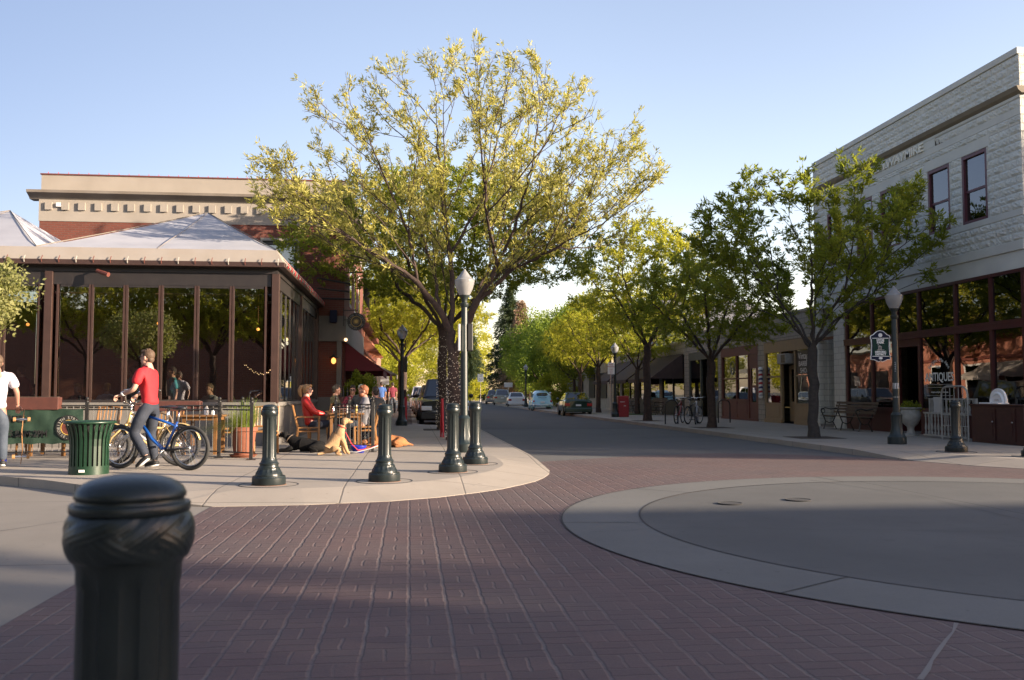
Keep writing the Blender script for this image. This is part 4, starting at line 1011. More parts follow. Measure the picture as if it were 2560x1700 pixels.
# recessed door
d = MB(); d.box(XF+1.0, XF+1.06, 24.75, 24.9, .15, 2.6).box(XF+1.0, XF+1.06, 25.55, 25.7, .15, 2.6).box(XF+1.0, XF+1.06, 24.9, 25.55, 2.4, 2.6).box(XF+1.0, XF+1.06, 24.9, 25.55, .15, .6)
d.box(XF+.1, XF+1.0, 24.62, 24.68, .12, .85).box(XF+.1, XF+1.0, 25.76, 25.82, .12, .85)
dr = P_(d, 'door', 'red_paint', AB)
P_(MB().box(XF+1.02, XF+1.03, 24.9, 25.55, .6, 2.4), 'door_pane', 'glass_old', AB); P_(MB().box(XF, XF+1.1, 24.6, 25.85, 2.60, 2.82), 'door_head', 'red_paint', AB)
P_(MB().box(XF-.0, XF+1.2, 24.62, 25.82, .12, .17).box(XF, XF+1.2, 29.9, 31.0, .12, .2), 'step', 'stone_grey', AB)
# second recessed door left of the pier
P_(MB().box(XF+.5, XF+.56, 29.86, 30.0, .2, 4.2).box(XF+.5, XF+.56, 30.85, 31.0, .2, 4.2).box(XF+.5, XF+.56, 30.0, 30.85, 2.7, 2.85).box(XF+.5, XF+.56, 30.0, 30.85, 2.1, 2.25).box(XF, XF+.1, 29.85, 31.0, 3.1, 3.2), 'stair_door', 'red_paint', AB)
P_(MB().box(XF+.52, XF+.53, 30.0, 30.85, .3, 2.1).box(XF+.52, XF+.53, 30.0, 30.85, 2.25, 2.7).box(XF+.52, XF+.53, 30, 30.85, 2.85, 4.1), 'stair_pane', 'glass_old', AB)
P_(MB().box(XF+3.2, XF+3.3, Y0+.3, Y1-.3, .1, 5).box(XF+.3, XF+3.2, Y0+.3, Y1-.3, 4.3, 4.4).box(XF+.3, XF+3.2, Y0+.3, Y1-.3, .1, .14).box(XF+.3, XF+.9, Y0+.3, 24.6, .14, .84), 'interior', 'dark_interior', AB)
# shop window display: frames, lamp, pale posts
wf = MB()
for a, b, z0, z1 in ((23.0, 24.0, 1.75, 2.6), (20.6, 21.4, 1.4, 2.3), (21.5, 22.2, 1.35, 2.3)):
    wf.box(XF+.5, XF+.54, a, a+.05, z0, z1).box(XF+.5, XF+.54, b-.05, b, z0, z1).box(XF+.5, XF+.54, a, b, z0, z0+.05).box(XF+.5, XF+.54, a, b, z1-.05, z1)
wf.box(XF+.5, XF+.54, 21.8, 21.84, 1.4, 2.3)
for y in (24.5, 22.75, 21.25, 28.85): wf.box(XF+.15, XF+.25, y-.16, y-.06, .9, 4.1)
P_(wf, 'window_display', 'old_white', AB)
P_(MB().ell((XF+1.2, 23.9, 2.42), .07), 'display_lamp', 'bulb_warm', AB)
# lettering on the antiques pane
TX = XF+.034
def txR(s, size, y, z, root=AB, sx=1, m='letter_white', x=TX, ext=.001, w=0):
    o = text(s, size, M[m], root, face_mX(0, 0, 0), ext=ext, sx=sx, font_w=w); o.location = Vector((x, y, z))-Vector(root.location); return o
yc = 23.72
txR('ANTIQUES', .33, yc, 1.70, sx=.86, w=.004)
s = 'Forget-Me-Not'
for i, chh in enumerate(s):
    a = rad(62-124*i/(len(s)-1)); R = .52
    o = text(chh, .14, M['letter_white'], AB, face_mX(0, 0, 0) @ Matrix.Rotation(a, 4, 'Z'), ext=.001)
    o.location = Vector((TX, yc+R*math.sin(a)*1.0, 1.78+R*math.cos(a)*.75))-Vector(AB.location)
txR('Too', .12, yc+.05, 1.98); txR('antiques and gifts for the home', .065, yc, 1.30)
q = MB()
for z in (1.50, 1.42, 1.20): q.box(TX-.001, TX, yc-.62, yc+.62, z, z+.014)
q.torus((TX, yc, 1.62), (1, 0, 0), .62, .006, 40, 4, 0, PI*2) if False else None
P_(q, 'lettering_rule', 'old_white', AB)

# ------------------------------------------------------------------ single storey row behind it
def row_unit(name, lab, ya, yb, top=4.25):
    r = bld(name, lab, (XF, ya, 0), group='single storey shops up the right side')
    P_(MB().box(XF, XF+.3, ya, yb, 3.3, top).box(XF+.3, XF+9, ya, ya+.2, 0, top).box(XF+.3, XF+9, yb-.2, yb, 0, top).box(XF+8.8, XF+9, ya+.2, yb-.2, 0, top), 'wall', 'cmu', r)
    P_(MB().box(XF-.03, XF+.33, ya, yb, top, top+.09), 'coping', 'cream_block', r)
    P_(MB().box(XF-.02, XF+.3, ya, ya+.33, .12, 3.3), 'pier', 'cmu', r)
    P_(MB().box(XF+2.8, XF+2.9, ya+.2, yb-.2, .1, 3.3).box(XF+.3, XF+8.8, ya+.2, yb-.2, 3.6, 3.7).box(XF+.2, XF+2.8, ya+.2, yb-.2, .1, .13), 'interior', 'dark_interior', r)
    return r
# barber
r = row_unit('barber_shop', 'tan painted barber shop front with glass door', 31.3, 36.38)
P_(MB().box(XF-.02, XF+.3, 36.05, 36.38, .12, 3.3), 'pier', 'cmu', r)
t = MB(); ya, yb = 31.63, 36.03
t.box(XF-.03, XF+.1, ya, yb, 2.86, 3.28)
t.box(XF, XF+.08, ya, 33.15, .12, .87).box(XF, XF+.08, 34.35, yb, .12, .87).box(XF-.05, XF, ya, 33.15, .12, .28).box(XF-.05, XF, 34.35, yb, .12, .28)
for y in (ya+.05, 33.1, 34.4, yb-.05): t.box(XF-.01, XF+.09, y-.06, y+.06, .87, 2.86)
t.box(XF-.01, XF+.06, ya, 33.1, 1.88, 1.94).box(XF-.01, XF+.06, 34.4, yb, 1.88, 1.94).box(XF-.02, XF+.06, ya, 33.1, .84, .9).box(XF-.02, XF+.06, 34.4, yb, .84, .9)
t.box(XF-.012, XF, ya+.15, 32.95, .38, .76).box(XF-.012, XF, 34.6, yb-.15, .38, .76)
t.box(XF+.3, XF+.36, 33.16, 33.32, .2, 2.3).box(XF+.3, XF+.36, 34.18, 34.34, .2, 2.3).box(XF+.3, XF+.36, 33.32, 34.18, .2, .95).box(XF+.3, XF+.36, 33.32, 34.18, 2.18, 2.34).box(XF+.3, XF+.36, 33.16, 34.34, 2.8, 2.86)
P_(t, 'shop_front', 'tan_paint', r)
P_(MB().box(XF+.04, XF+.045, ya, 33.05, .9, 2.86).box(XF+.04, XF+.045, 34.45, yb, .9, 2.86).box(XF+.33, XF+.335, 33.32, 34.18, .95, 2.18), 'shop_pane', 'glass_old', r)
P_(MB().box(XF-.22, XF+.3, 33.45, 34.25, 2.38, 2.76), 'air_conditioner', 'old_white', r, bevel=.02); P_(MB().box(XF-.23, XF-.22, 33.5, 33.85, 2.42, 2.72), 'vent', 'dark_frame', r)
P_(MB().box(XF-.03, XF-.028, 33.5, 34.0, .72, .76), 'mail_slot', 'gold', r)
P_(MB().box(XF+.034, XF+.037, ya+.1, 33.02, 1.97, 2.84), 'sign_field', 'sign_black', r)
for s_, sz, z in (('Vintage', .34, 2.62), ('BARBER', .27, 2.34), ('SHOP', .27, 2.09)): txR(s_, sz, 32.35, z, r, x=XF+.03, m='sign_white')
# barber pole
bp = thing('barber_pole', 'red white and blue striped barber pole on the tan shop front', 'barber pole', (XF-.12, 36.2, .12))
mm = mat('barber_stripes', (.7, .7, .7), .3); g = NB(mm); Pz, X, Y, Z = g.pos()
k = g.math('FRACT', g.math('DIVIDE', g.math('ADD', Z, g.math('MULTIPLY', Y, .35)), .34))
c = g.mix(g.math('LESS_THAN', k, .25), (.72, .72, .70), (.45, .02, .03)); c = g.mix(g.math('MULTIPLY', g.math('GREATER_THAN', k, .5), g.math('LESS_THAN', k, .75)), c, (.02, .03, .14))
g.l.new(c, g.p.inputs['Base Color'])
MB().cyl((0, 0, 1.05), (0, 0, 2.10), .08, n=20).build('cylinder', mm, bp, True)
MB().lathe([(.095, 2.08), (.095, 2.15), (.05, 2.2), (.001, 2.21)], 20).lathe([(.001, .94), (.06, .95), (.095, 1.0), (.095, 1.06)], 20).build('cap', M['sign_white'], bp, True)
# rust red shop
r = row_unit('red_shop', 'rust red shop front with large divided window', 36.4, 41.3); ya, yb = 36.75, 41.25
t = MB(); t.box(XF-.03, XF+.1, ya, yb, 2.9, 3.28).box(XF, XF+.08, ya+1.15, yb, .12, .95).box(XF-.05, XF, ya, yb, .12, .22)
for y in (ya+.04, ya+1.1, ya+2.55, yb-.1): t.box(XF-.02, XF+.09, y-.05, y+.05, .22, 2.9)
t.box(XF-.02, XF+.06, ya+1.1, yb, 1.88, 1.93).box(XF-.03, XF+.06, ya+1.1, yb, .92, 1.02).box(XF, XF+.05, ya, ya+1.1, 2.3, 2.9).box(XF-.012, XF, ya+1.3, yb-.3, .36, .8)
t.box(XF+.02, XF+.07, ya+.09, ya+.3, .22, 2.3).box(XF+.02, XF+.07, ya+.85, ya+1.05, .22, 2.3).box(XF+.02, XF+.07, ya+.3, ya+.85, .22, .9).box(XF+.02, XF+.07, ya+.3, ya+.85, 1.5, 1.6)
P_(t, 'shop_front', 'rust_paint', r)
P_(MB().box(XF+.04, XF+.045, ya+1.15, yb-.1, .95, 2.9).box(XF+.05, XF+.055, ya+.3, ya+.85, .9, 2.3), 'shop_pane', 'glass_old', r)
wr = MB(); wr.torus((XF+.03, 39.9, 2.4), (1, 0, 0), .28, .012, 24, 5).torus((XF+.03, 39.9, 2.25), (1, 0, 0), .16, .012, 20, 5); P_(wr, 'lettering', 'old_white', r)
P_(MB().box(XF+.03, XF+.034, 38.1, 39.0, 2.12, 2.3), 'window_sign', 'bike_silver', r)
# sage shop
r = row_unit('sage_shop', 'dark sage shop front with hanging lamp behind the bicycles', 41.3, 46.6); ya, yb = 41.65, 46.2
P_(MB().box(XF-.02, XF+.3, 46.25, 46.6, .12, 3.4), 'pier', 'cmu', r)
t = MB(); t.box(XF-.03, XF+.1, ya, yb, 2.92, 3.28).box(XF, XF+.08, ya, 42.9, .12, .9).box(XF, XF+.08, 44.3, yb, .12, .9)
for y in (ya+.04, 42.85, 44.35, yb-.04): t.box(XF-.01, XF+.09, y-.05, y+.05, .9, 2.92)
for z in (.3, .5, .7): t.box(XF-.01, XF, ya, 42.9, z, z+.02).box(XF-.01, XF, 44.3, yb, z, z+.02)
P_(t, 'shop_front', 'sage_paint', r); P_(MB().box(XF+.04, XF+.045, ya, 42.8, .9, 2.92).box(XF+.04, XF+.045, 44.4, yb, .9, 2.92), 'shop_pane', 'glass_old', r)
P_(MB().ell((XF+.8, 43.6, 2.35), (.33, .33, .27)), 'hanging_lamp', 'old_white', r, smooth=True)
# awning building
r = row_unit('awning_shops', 'long shop row with three brown awnings', 46.65, 64.0, 3.9)
txR('HOOCHIES', .3, 48.6, 3.75, r, m='sign_black', x=XF-.03) if False else None
for i, y in enumerate((51.6, 56.8, 61.6)):
    P_(MB().box(XF-.03, XF+.3, y-.2, y+.2, .12, 3.3), 'pier', 'old_white', r)
t = MB()
for a, b in ((47.0, 51.4), (51.8, 56.6), (57, 61.4), (61.8, 63.8)):
    t.box(XF, XF+.1, a, b, .12, .9); P_(MB().box(XF+.04, XF+.045, a, b, .9, 3.2), 'shop_pane', 'glass_old', r)
    for y in (a+.1, (a+b)/2, b-.1): t.box(XF-.01, XF+.1, y-.05, y+.05, .9, 3.2)
P_(t, 'shop_front', 'dark_frame', r)
def awning(r, X, ya, yb, z1, z0, out, m, sgn=-1, val=.18, scal=.3):
    b = MB(); xo = X+sgn*out; th = .012
    b.add([(X, ya, z1), (X, yb, z1), (xo, yb, z0), (xo, ya, z0), (X, ya, z1-th), (X, yb, z1-th), (xo, yb, z0-th), (xo, ya, z0-th)], [(0, 1, 2, 3), (7, 6, 5, 4), (0, 3, 7, 4), (1, 5, 6, 2), (0, 4, 5, 1), (3, 2, 6, 7)])
    for y in (ya, yb): b.add([(X, y, z1-.02), (xo, y, z0-.02), (X, y, z0-.02), (X, y+.008, z1-.02), (xo, y+.008, z0-.02), (X, y+.008, z0-.02)], [(0, 1, 2), (5, 4, 3), (0, 3, 4, 1), (1, 4, 5, 2), (2, 5, 3, 0)])
    pts = [(ya, z0)]; n = max(2, int((yb-ya)/scal))
    for i in range(n*6+1): y = ya+(yb-ya)*i/(n*6); pts.append((y, z0-val-.035*abs(math.sin(PI*i/6))))
    pts.append((yb, z0)); b.prism(list(reversed(pts)), xo-.006, xo+.006, 'x')
    return P_(b, 'awning', m, r)
for a, b in ((47.3, 52.3), (52.8, 57.4), (57.9, 62.4)): awning(r, XF, a, b, 3.35, 2.05, 1.75, 'awning_brown')
# farther right buildings
r = bld('cream_building', 'cream building with yellow trimmed door beyond the brown awnings', (XF, 66, 0))
P_(B(XF+.3, XF+9, 66, 82, 0, 4.2), 'wall', 'cream_block', r); P_(B(XF+.2, XF+9.1, 65.9, 82.1, 4.2, 4.35), 'coping', 'roof_grey', r)
for y in (67.5, 72, 77): P_(B(XF+.22, XF+.3, y, y+2.2, .9, 2.8), 'window', 'dark_frame', r)
P_(B(XF+.2, XF+.3, 70.2, 71.3, .12, 2.6), 'door', 'tan_paint', r)
r = bld('white_house', 'pale house with grey gable roof above the low shops', (22, 70, 0))
P_(MB().box(20, 27, 66, 78, 0, 6.0).prism([(66, 6.0), (78, 6.0), (72, 8.4)], 20.1, 26.9, 'x'), 'wall', 'siding_white', r)
P_(MB().prism([(65.6, 5.9), (72, 8.55), (78.4, 5.9), (78.4, 6.05), (72, 8.7), (65.6, 6.05)], 19.8, 27.2, 'x'), 'roof', 'roof_grey', r)
r = bld('sunlit_shed', 'low building with a sunlit pale ribbed wall behind the parked cars', (17, 88, 0))
P_(B(16.6, 30, 86, 100, 0, 3.7), 'wall', 'siding_white', r); P_(MB().box(16.4, 30.2, 85.8, 100.2, 3.7, 3.85), 'roof', 'roof_grey', r)
rb = MB()
for i in range(24): rb.box(16.55, 16.6, 86.2+i*.57, 86.3+i*.57, .1, 3.6).box(16.8+i*.55, 16.9+i*.55, 85.95, 86, .1, 3.6)
P_(rb, 'rib', 'siding_white', r)

# ------------------------------------------------------------------ brick corner building on the left
BY = 30.2; BX0, BX1 = -11.55, -2.12
BB = bld('brick_building', 'two storey red brick corner building with a tan cornice', (BX1, BY, 0))
wl = MB(); WX0, WX1, WZ0, WZ1 = -4.72, -3.62, 4.2, 6.15      # window opening in the front
wl.box(BX0, WX0, BY, BY+.3, 3.75, 6.65).box(WX1, BX1, BY, BY+.3, 3.75, 6.65).box(WX0, WX1, BY, BY+.3, WZ1, 6.65).box(WX0, WX1, BY, BY+.3, 3.75, WZ0)
wl.box(BX0, BX0+.3, BY+.3, 42, 0, 6.65).box(BX1-.3, BX1, BY+.3, 42, 3.75, 6.65).box(BX0+.3, BX1-.3, 41.7, 42, 0, 6.65)
wl.box(-2.95, -2.35, BY+.02, BY+.3, 1.15, 2.93).box(BX0, -3.3, BY+.02, BY+.3, .12, 3.75)
for y in (31.2, 34.6, 38, 41.3): wl.box(BX1-.3, BX1-.02, y-.35, y+.35, 1.1, 2.93)
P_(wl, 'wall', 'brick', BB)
P_(MB().box(BX0-.02, BX1+.02, BY-.02, BY+.3, 6.65, 7.35).box(BX1-.3, BX1+.02, BY+.3, 42, 6.65, 7.35).box(BX0, BX0+.3, BY+.3, 42, 6.65, 7.35)
   .box(BX0+.02, BX1-.02, BY+.02, BY+.3, 7.58, 8.12).box(BX1-.3, BX1-.02, BY+.3, 42, 7.58, 8.12).box(BX0+.02, BX0+.3, BY+.3, 42, 7.58, 8.12), 'parapet', 'stucco', BB)
P_(MB().prism([(BY-.02, 7.33), (BY-.10, 7.40), (BY-.30, 7.50), (BY-.32, 7.58), (BY+.3, 7.60), (BY+.3, 7.33)], BX0-.3, BX1+.3, 'x').prism([(BX1+.02, 7.33), (BX1+.10, 7.40), (BX1+.30, 7.50), (BX1+.32, 7.585), (BX1-.3, 7.6), (BX1-.3, 7.33)][::-1], BY+.3, 42, 'y'), 'cornice', 'stucco_dark', BB)
P_(MB().box(BX0-.01, BX1+.01, BY-.01, BY+.3, 8.12, 8.16).box(BX1-.3, BX1+.01, BY+.3, 42, 8.12, 8.16), 'coping', 'rust_paint', BB)
for i in range(19):
    x = BX0+.18+i*.497
    P_(B(x, x+.21, BY-.085, BY-.02, 7.0, 7.24), 'dentil', 'stucco', BB)
for i in range(30):
    x = BX0+.2+i*.305; P_(B(x, x+.015, BY+.05, BY+.065, 8.16, 8.22), 'bird_spike', 'sign_red', BB)
P_(B(BX0+.52, BX0+.66, BY-.1, BY-.02, 7.1, 7.22), 'floodlight', 'sign_white', BB)
# ground storey stone band and base
P_(MB().box(-3.3, BX1+.06, BY-.06, BY+.3, 2.93, 3.75).box(BX1-.3, BX1+.06, BY+.3, 42, 2.93, 3.75).box(-3.3, BX1+.03, BY-.05, BY+.3, .12, 1.15), 'stone_band', 'stone_grey', BB)
P_(MB().box(-3.3, -2.96, BY-.04, BY+.3, 1.15, 2.93).box(-2.34, -2.2, BY-.03, BY+.3, 1.15, 2.93), 'pilaster', 'stone_grey', BB)
for y in (31.2, 34.6, 38, 41.3): P_(B(BX1-.3, BX1+.02, y-.38, y+.38, .12, 1.1), 'pier_base', 'stone_grey', BB)
f = MB(); f.box(WX0-.06, WX1+.06, BY-.04, BY+.1, WZ1, WZ1+.09).box(WX0-.06, WX0, BY-.04, BY+.1, WZ0, WZ1).box(WX1, WX1+.06, BY-.04, BY+.1, WZ0, WZ1).box(WX0-.1, WX1+.1, BY-.06, BY+.1, WZ0-.08, WZ0)
P_(f, 'window_trim', 'stucco', BB)
f = MB(); f.box(WX0, WX0+.1, BY+.05, BY+.15, WZ0, WZ1).box(WX1-.1, WX1, BY+.05, BY+.15, WZ0, WZ1).box(WX0+.1, WX1-.1, BY+.05, BY+.15, WZ1-.12, WZ1).box(WX0+.1, WX1-.1, BY+.05, BY+.15, 5.1, 5.16)
P_(f, 'window', 'dark_frame', BB); P_(B(WX0+.1, WX1-.1, BY+.1, BY+.105, WZ0, WZ1-.12), 'pane', 'glass_old', BB); P_(B(WX0+.1, WX1-.1, BY+.16, BY+.17, 4.9, WZ1), 'blind', 'bike_silver', BB)
for y in (32.6, 35.4, 38.2):
    P_(B(BX1-.02, BX1+.01, y, y+1.1, 4.3, 6.1), 'window', 'white_trim', BB); P_(B(BX1+.012, BX1+.016, y+.1, y+1.0, 4.4, 6.0), 'pane', 'glass_old', BB)
P_(MB().box(BX1-.5, BX1-.3, 31.6, 41, .12, .8).box(BX1-.34, BX1-.3, 31.6, 31.7, .8, 2.93).box(BX1-.34, BX1-.3, 33, 33.1, .8, 2.93).box(BX1-.34, BX1-.3, 36.2, 36.3, .8, 2.93).box(BX1-.34, BX1-.3, 39.8, 39.9, .8, 2.93), 'shop_front', 'tan_paint', BB)
P_(B(BX1-.32, BX1-.315, 31.6, 41, .8, 2.93), 'shop_pane', 'glass', BB)
P_(MB().box(BX0+.3, BX1-2.2, BY+2.2, BY+2.3, 0, 3.7).box(BX0+.3, BX1-.3, BY+.3, 41.7, 3.75, 3.8).box(BX0+.3, BX1-.3, BY+.3, 41.7, .1, .12).box(BX0+.3, BX1-.3, BY+.3, 41.7, 6.4, 6.5).box(BX1-2.3, BX1-2.2, BY+2.2, 41.7, 0, 3.7), 'inner_wall', 'dark_interior', BB)
awning(BB, BX1, 30.9, 34.9, 2.95, 2.02, 1.25, 'awning_red', 1); awning(BB, BX1, 36.2, 40.6, 2.95, 2.02, 1.35, 'awning_red', 1)
wl_ = P_(MB().lathe([(.16, 2.42), (.15, 2.40), (.05, 2.48), (.02, 2.5)], 16, (-2.42, BY-.22, 0)).tube([(-2.42, BY-.22, 2.48), (-2.42, BY-.15, 2.62), (-2.42, BY, 2.6)], .012, 6), 'wall_lantern', 'black_iron', BB)
P_(MB().ell((-2.42, BY-.22, 2.30), (.075, .075, .10)), 'lantern_bulb', 'bulb_amber', BB, smooth=True)
P_(MB().ell((-2.05, BY-.12, 2.98), .055), 'spot_bulb', 'bulb_warm', BB, smooth=True)
P_(B(-2.55, -2.33, BY-.3, BY-.07, 3.52, 3.92), 'wall_speaker', 'sign_navy', BB, bevel=.02)
P_(MB().tube([(-2.9, 30.0, 4.3), (-1.9, 30.1, 4.28)], .03, 6).tube([(-2.9, 29.4, 4.55), (-1.95, 29.9, 4.5)], .03, 6).tube([(-2.85, 28.8, 4.8), (-1.9, 29.6, 4.72)], .03, 6), 'roof_beam', 'dark_frame', BB)
P_(MB().tube([(BX1+.05, 30.5, 5.2), (BX1+.6, 30.5, 5.2), (BX1+.6, 35, 5.2)], .02, 5).tube([(BX1+.6, 30.5, 4.4), (BX1+.6, 35, 4.4)], .02, 5), 'balcony_rail', 'black_iron', BB)
for k in range(24): P_(MB().cyl((BX1+.6, 30.5+k*.19, 4.4), (BX1+.6, 30.5+k*.19, 5.2), .008, n=4), 'baluster', 'black_iron', BB)
# hanging round sign
hs = thing('hanging_sign', 'round black cafe sign with a gold ring and starburst hung from the brick corner', 'sign', (-1.72, 30.0, 3.56), 0)
def roundel(r, R, y, ground='sign_black', lt='old_white', txt=('13TH STREET', 'BOISE, ID'), M0=None):
    T0 = M0 or Matrix.Identity(4)
    MB().cyl((0, y, 0), (0, y+.04, 0), R, n=48).build('disc', M[ground], r).matrix_local = T0
    e = MB()
    for a in range(24): t = 2*PI*a/24; e.box(R*.99*math.cos(t)-.015, R*.99*math.cos(t)+.015, y-.002, y+.042, R*.99*math.sin(t)-.015, R*.99*math.sin(t)+.015)
    if M0 is None: e.build('rim', M[ground], r)
    MB().torus((0, y-.001, 0), (0, 1, 0), R*.60, R*.02, 40, 5).torus((0, y-.001, 0), (0, 1, 0), R*.56, R*.01, 40, 5).build('ring', M['gold'], r).matrix_local = T0
    st = []
    for a in range(32): t = 2*PI*a/32; q = R*(.44 if a % 2 == 0 else .14); st.append((q*math.cos(t), q*math.sin(t)))
    MB().prism(st[::-1], y-.004, y+.001, 'y').build('starburst', M['gold'], r).matrix_local = T0
    for s_, up in ((txt[0], True), (txt[1], False)):
        n = len(s_)
        for i, ch in enumerate(s_):
            if ch == ' ': continue
            sp = rad(15.5); a = (i-(n-1)/2)*sp
            if up: ang = -a; px_, pz = math.sin(a)*R*.79, math.cos(a)*R*.79
            else: ang = a; px_, pz = math.sin(a)*R*.79, -math.cos(a)*R*.79
            o = text(ch, R*.32, M[lt], r, T0 @ face_mY(px_, y-.003, pz) @ Matrix.Rotation(ang, 4, 'Z'), ext=.001)
roundel(hs, .28, -.02)
MB().tube([(-.4, 0, .36), (.05, 0, .36)], .014, 6).tube([(-.4, 0, .05), (-.28, 0, .05)], .014, 6).cyl((0, 0, .28), (0, 0, .36), .01).cyl((-.4, 0, -.15), (-.4, 0, .42), .012).build('bracket', M['black_iron'], hs)
# farther left shops
r = bld('terracotta_shops', 'sunlit terracotta shop row with stepped parapet beyond the brick building', (BX1, 42.1, 0))
P_(MB().box(BX1-9, BX1, 42.1, 56, 0, 4.3).prism([(42.1, 4.3), (56, 4.3), (56, 4.6), (53, 5.0), (51, 5.0), (50, 5.6), (47.5, 5.6), (46.5, 5.0), (44, 5.0), (43, 4.6), (42.1, 4.6)], BX1-.3, BX1, 'x'), 'wall', 'pink_brick', r)
for y in (43, 46.5, 50, 53): P_(B(BX1, BX1+.05, y, y+1.8, .9, 2.9), 'window', 'white_trim', r); P_(B(BX1+.052, BX1+.056, y+.12, y+1.68, 1.0, 2.8), 'pane', 'glass_old', r)
P_(MB().box(BX1, BX1+.25, 42.1, 56, 4.2, 4.45).box(BX1, BX1+.12, 42.1, 56, 3.1, 3.25), 'cornice', 'rust_paint', r)
for a in (43, 47, 51): P_(MB().prism([(BX1, 3.9), (BX1+.7, 3.2), (BX1, 3.2)][::-1], a, a+.3, 'y'), 'bracket', 'terracotta', r)
awning(r, BX1, 43.2, 46.6, 2.9, 2.15, 1.5, 'canopy_trim', 1)
r = bld('far_left_shops', 'far low shop row on the left pavement', (BX1, 56.1, 0))
P_(B(BX1-9, BX1-.1, 56.1, 72, 0, 3.9), 'wall', 'brick2', r); P_(B(BX1-9.1, BX1, 56.1, 72, 3.9, 4.05), 'coping', 'stucco', r)
for y in (57, 61, 65, 69): P_(B(BX1-.1, BX1-.05, y, y+2.4, .7, 2.7), 'window', 'dark_frame', r)
# blocks out of view: two added to shade the crossing, one behind the viewer
r = bld('shade_block', 'unseen brick block added to shade the crossing', (60, -20, 0))
P_(B(44, 68, -60, -9.6, 0, 10.75), 'wall', 'brick2', r); P_(B(43.7, 68.3, -60.3, -9.3, 10.75, 10.95), 'coping', 'stucco', r)
r = bld('near_shade_block', 'second unseen brick block added to shade the near bollard', (36, -40, 0))
P_(B(30, 43, -60, -15.5, 0, 11.2), 'wall', 'brick2', r); P_(B(29.7, 43.3, -60.3, -15.2, 11.2, 11.4), 'coping', 'stucco', r)
r = bld('shop_building', 'long brick building behind the viewer on the left', (-20, -24, 0))
P_(B(-34, -4, -40, -22, 0, 6.5), 'wall', 'brick2', r); P_(B(-34.2, -3.8, -40.2, -21.8, 6.5, 6.8), 'coping', 'stucco', r)
# ------------------------------------------------------------------ glass cafe pavilion with fabric roof
PV = bld('cafe_pavilion', 'glass walled cafe pavilion under a pale fabric pyramid roof', (-3, 20.9, 0), 'pavilion')
FY = 20.9; SX = -2.98; BKY = BY-.05; LX = -18.0
cols = [-2.96, -7.74, -12.5, -17.3]
for x in cols: P_(B(x-.08, x+.08, FY-.08, FY+.08, 1.05, 3.9), 'column', 'bronze', PV, bevel=.006)
for y in (25.5, 29.9): P_(B(SX-.08, SX+.08, y-.08, y+.08, 1.05, 3.9), 'column', 'bronze', PV)
P_(MB().box(LX, SX+.06, FY-.06, FY+.1, 3.9, 4.05).box(SX-.1, SX+.06, FY+.1, BKY, 3.9, 4.05), 'eaves_beam', 'dark_frame', PV)
P_(MB().box(LX, SX-.08, FY-.03, FY+.05, 3.62, 3.9).box(SX-.05, SX+.03, FY+.08, BKY, 3.62, 3.9), 'header', 'dark_frame', PV)
gut = MB(); gut.box(LX, SX+.24, FY-.30, FY-.16, 4.02, 4.13).box(SX+.10, SX+.24, FY-.16, BKY, 4.02, 4.13)
P_(gut, 'gutter', 'bronze', PV, bevel=.01)
P_(MB().box(LX, SX+.10, FY-.16, FY-.06, 4.0, 4.08).box(SX+.06, SX+.10, FY-.06, BKY, 4.0, 4.08), 'soffit', 'dark_frame', PV)
# low wall
lw = MB(); lw.box(LX, SX+.02, FY-.10, FY+.10, .10, .98).box(SX-.18, SX+.02, FY+.10, BKY, .10, .98).box(SX-.2, SX+.06, FY-.13, BKY, .10, .25)
P_(lw, 'low_wall', 'stone_grey', PV); P_(MB().box(LX, SX+.06, FY-.16, FY+.12, .98, 1.07).box(SX-.2, SX+.09, FY+.12, BKY, .98, 1.07), 'wall_cap', 'stone_grey', PV, bevel=.01)
# folding glass panels, front: double stiles
st = [-7.56, -6.87, -6.15, -5.41, -4.65, -3.90, -3.17]
def stile(xa, Y=FY): P_(B(xa-.022, xa+.022, Y-.03, Y+.03, 1.07, 3.62), 'stile', 'bronze', PV)
allst = []
for off in (0, -4.77, -9.55):
    ss = [s+off for s in st]
    for i, s in enumerate(ss):
        if i in (0, len(ss)-1): stile(s)
        else: stile(s-.03); stile(s+.03)
    for a, b in zip(ss[:-1], ss[1:]):
        P_(MB().box(a+.05, b-.05, FY-.004, FY+.002, 1.13, 3.57), 'pane', 'glass_pav', PV)
        P_(MB().box(a+.05, b-.05, FY-.02, FY+.02, 1.07, 1.13).box(a+.05, b-.05, FY-.02, FY+.02, 3.57, 3.62), 'rail', 'dark_frame', PV)
ys = [21.1, 21.9, 22.7, 23.5, 24.3, 25.1, 25.9, 26.7, 27.5, 28.3, 29.1, 29.8]
for a, b in zip(ys[:-1], ys[1:]):
    P_(B(SX-.03, SX+.02, a-.02, a+.02, 1.07, 3.62), 'stile', 'dark_frame', PV)
    P_(B(SX-.005, SX, a+.03, b-.03, 1.1, 3.6), 'pane', 'glass_pav', PV)
P_(MB().box(SX-.02, SX+.02, FY+.1, BKY, 1.07, 1.1), 'rail', 'dark_frame', PV)
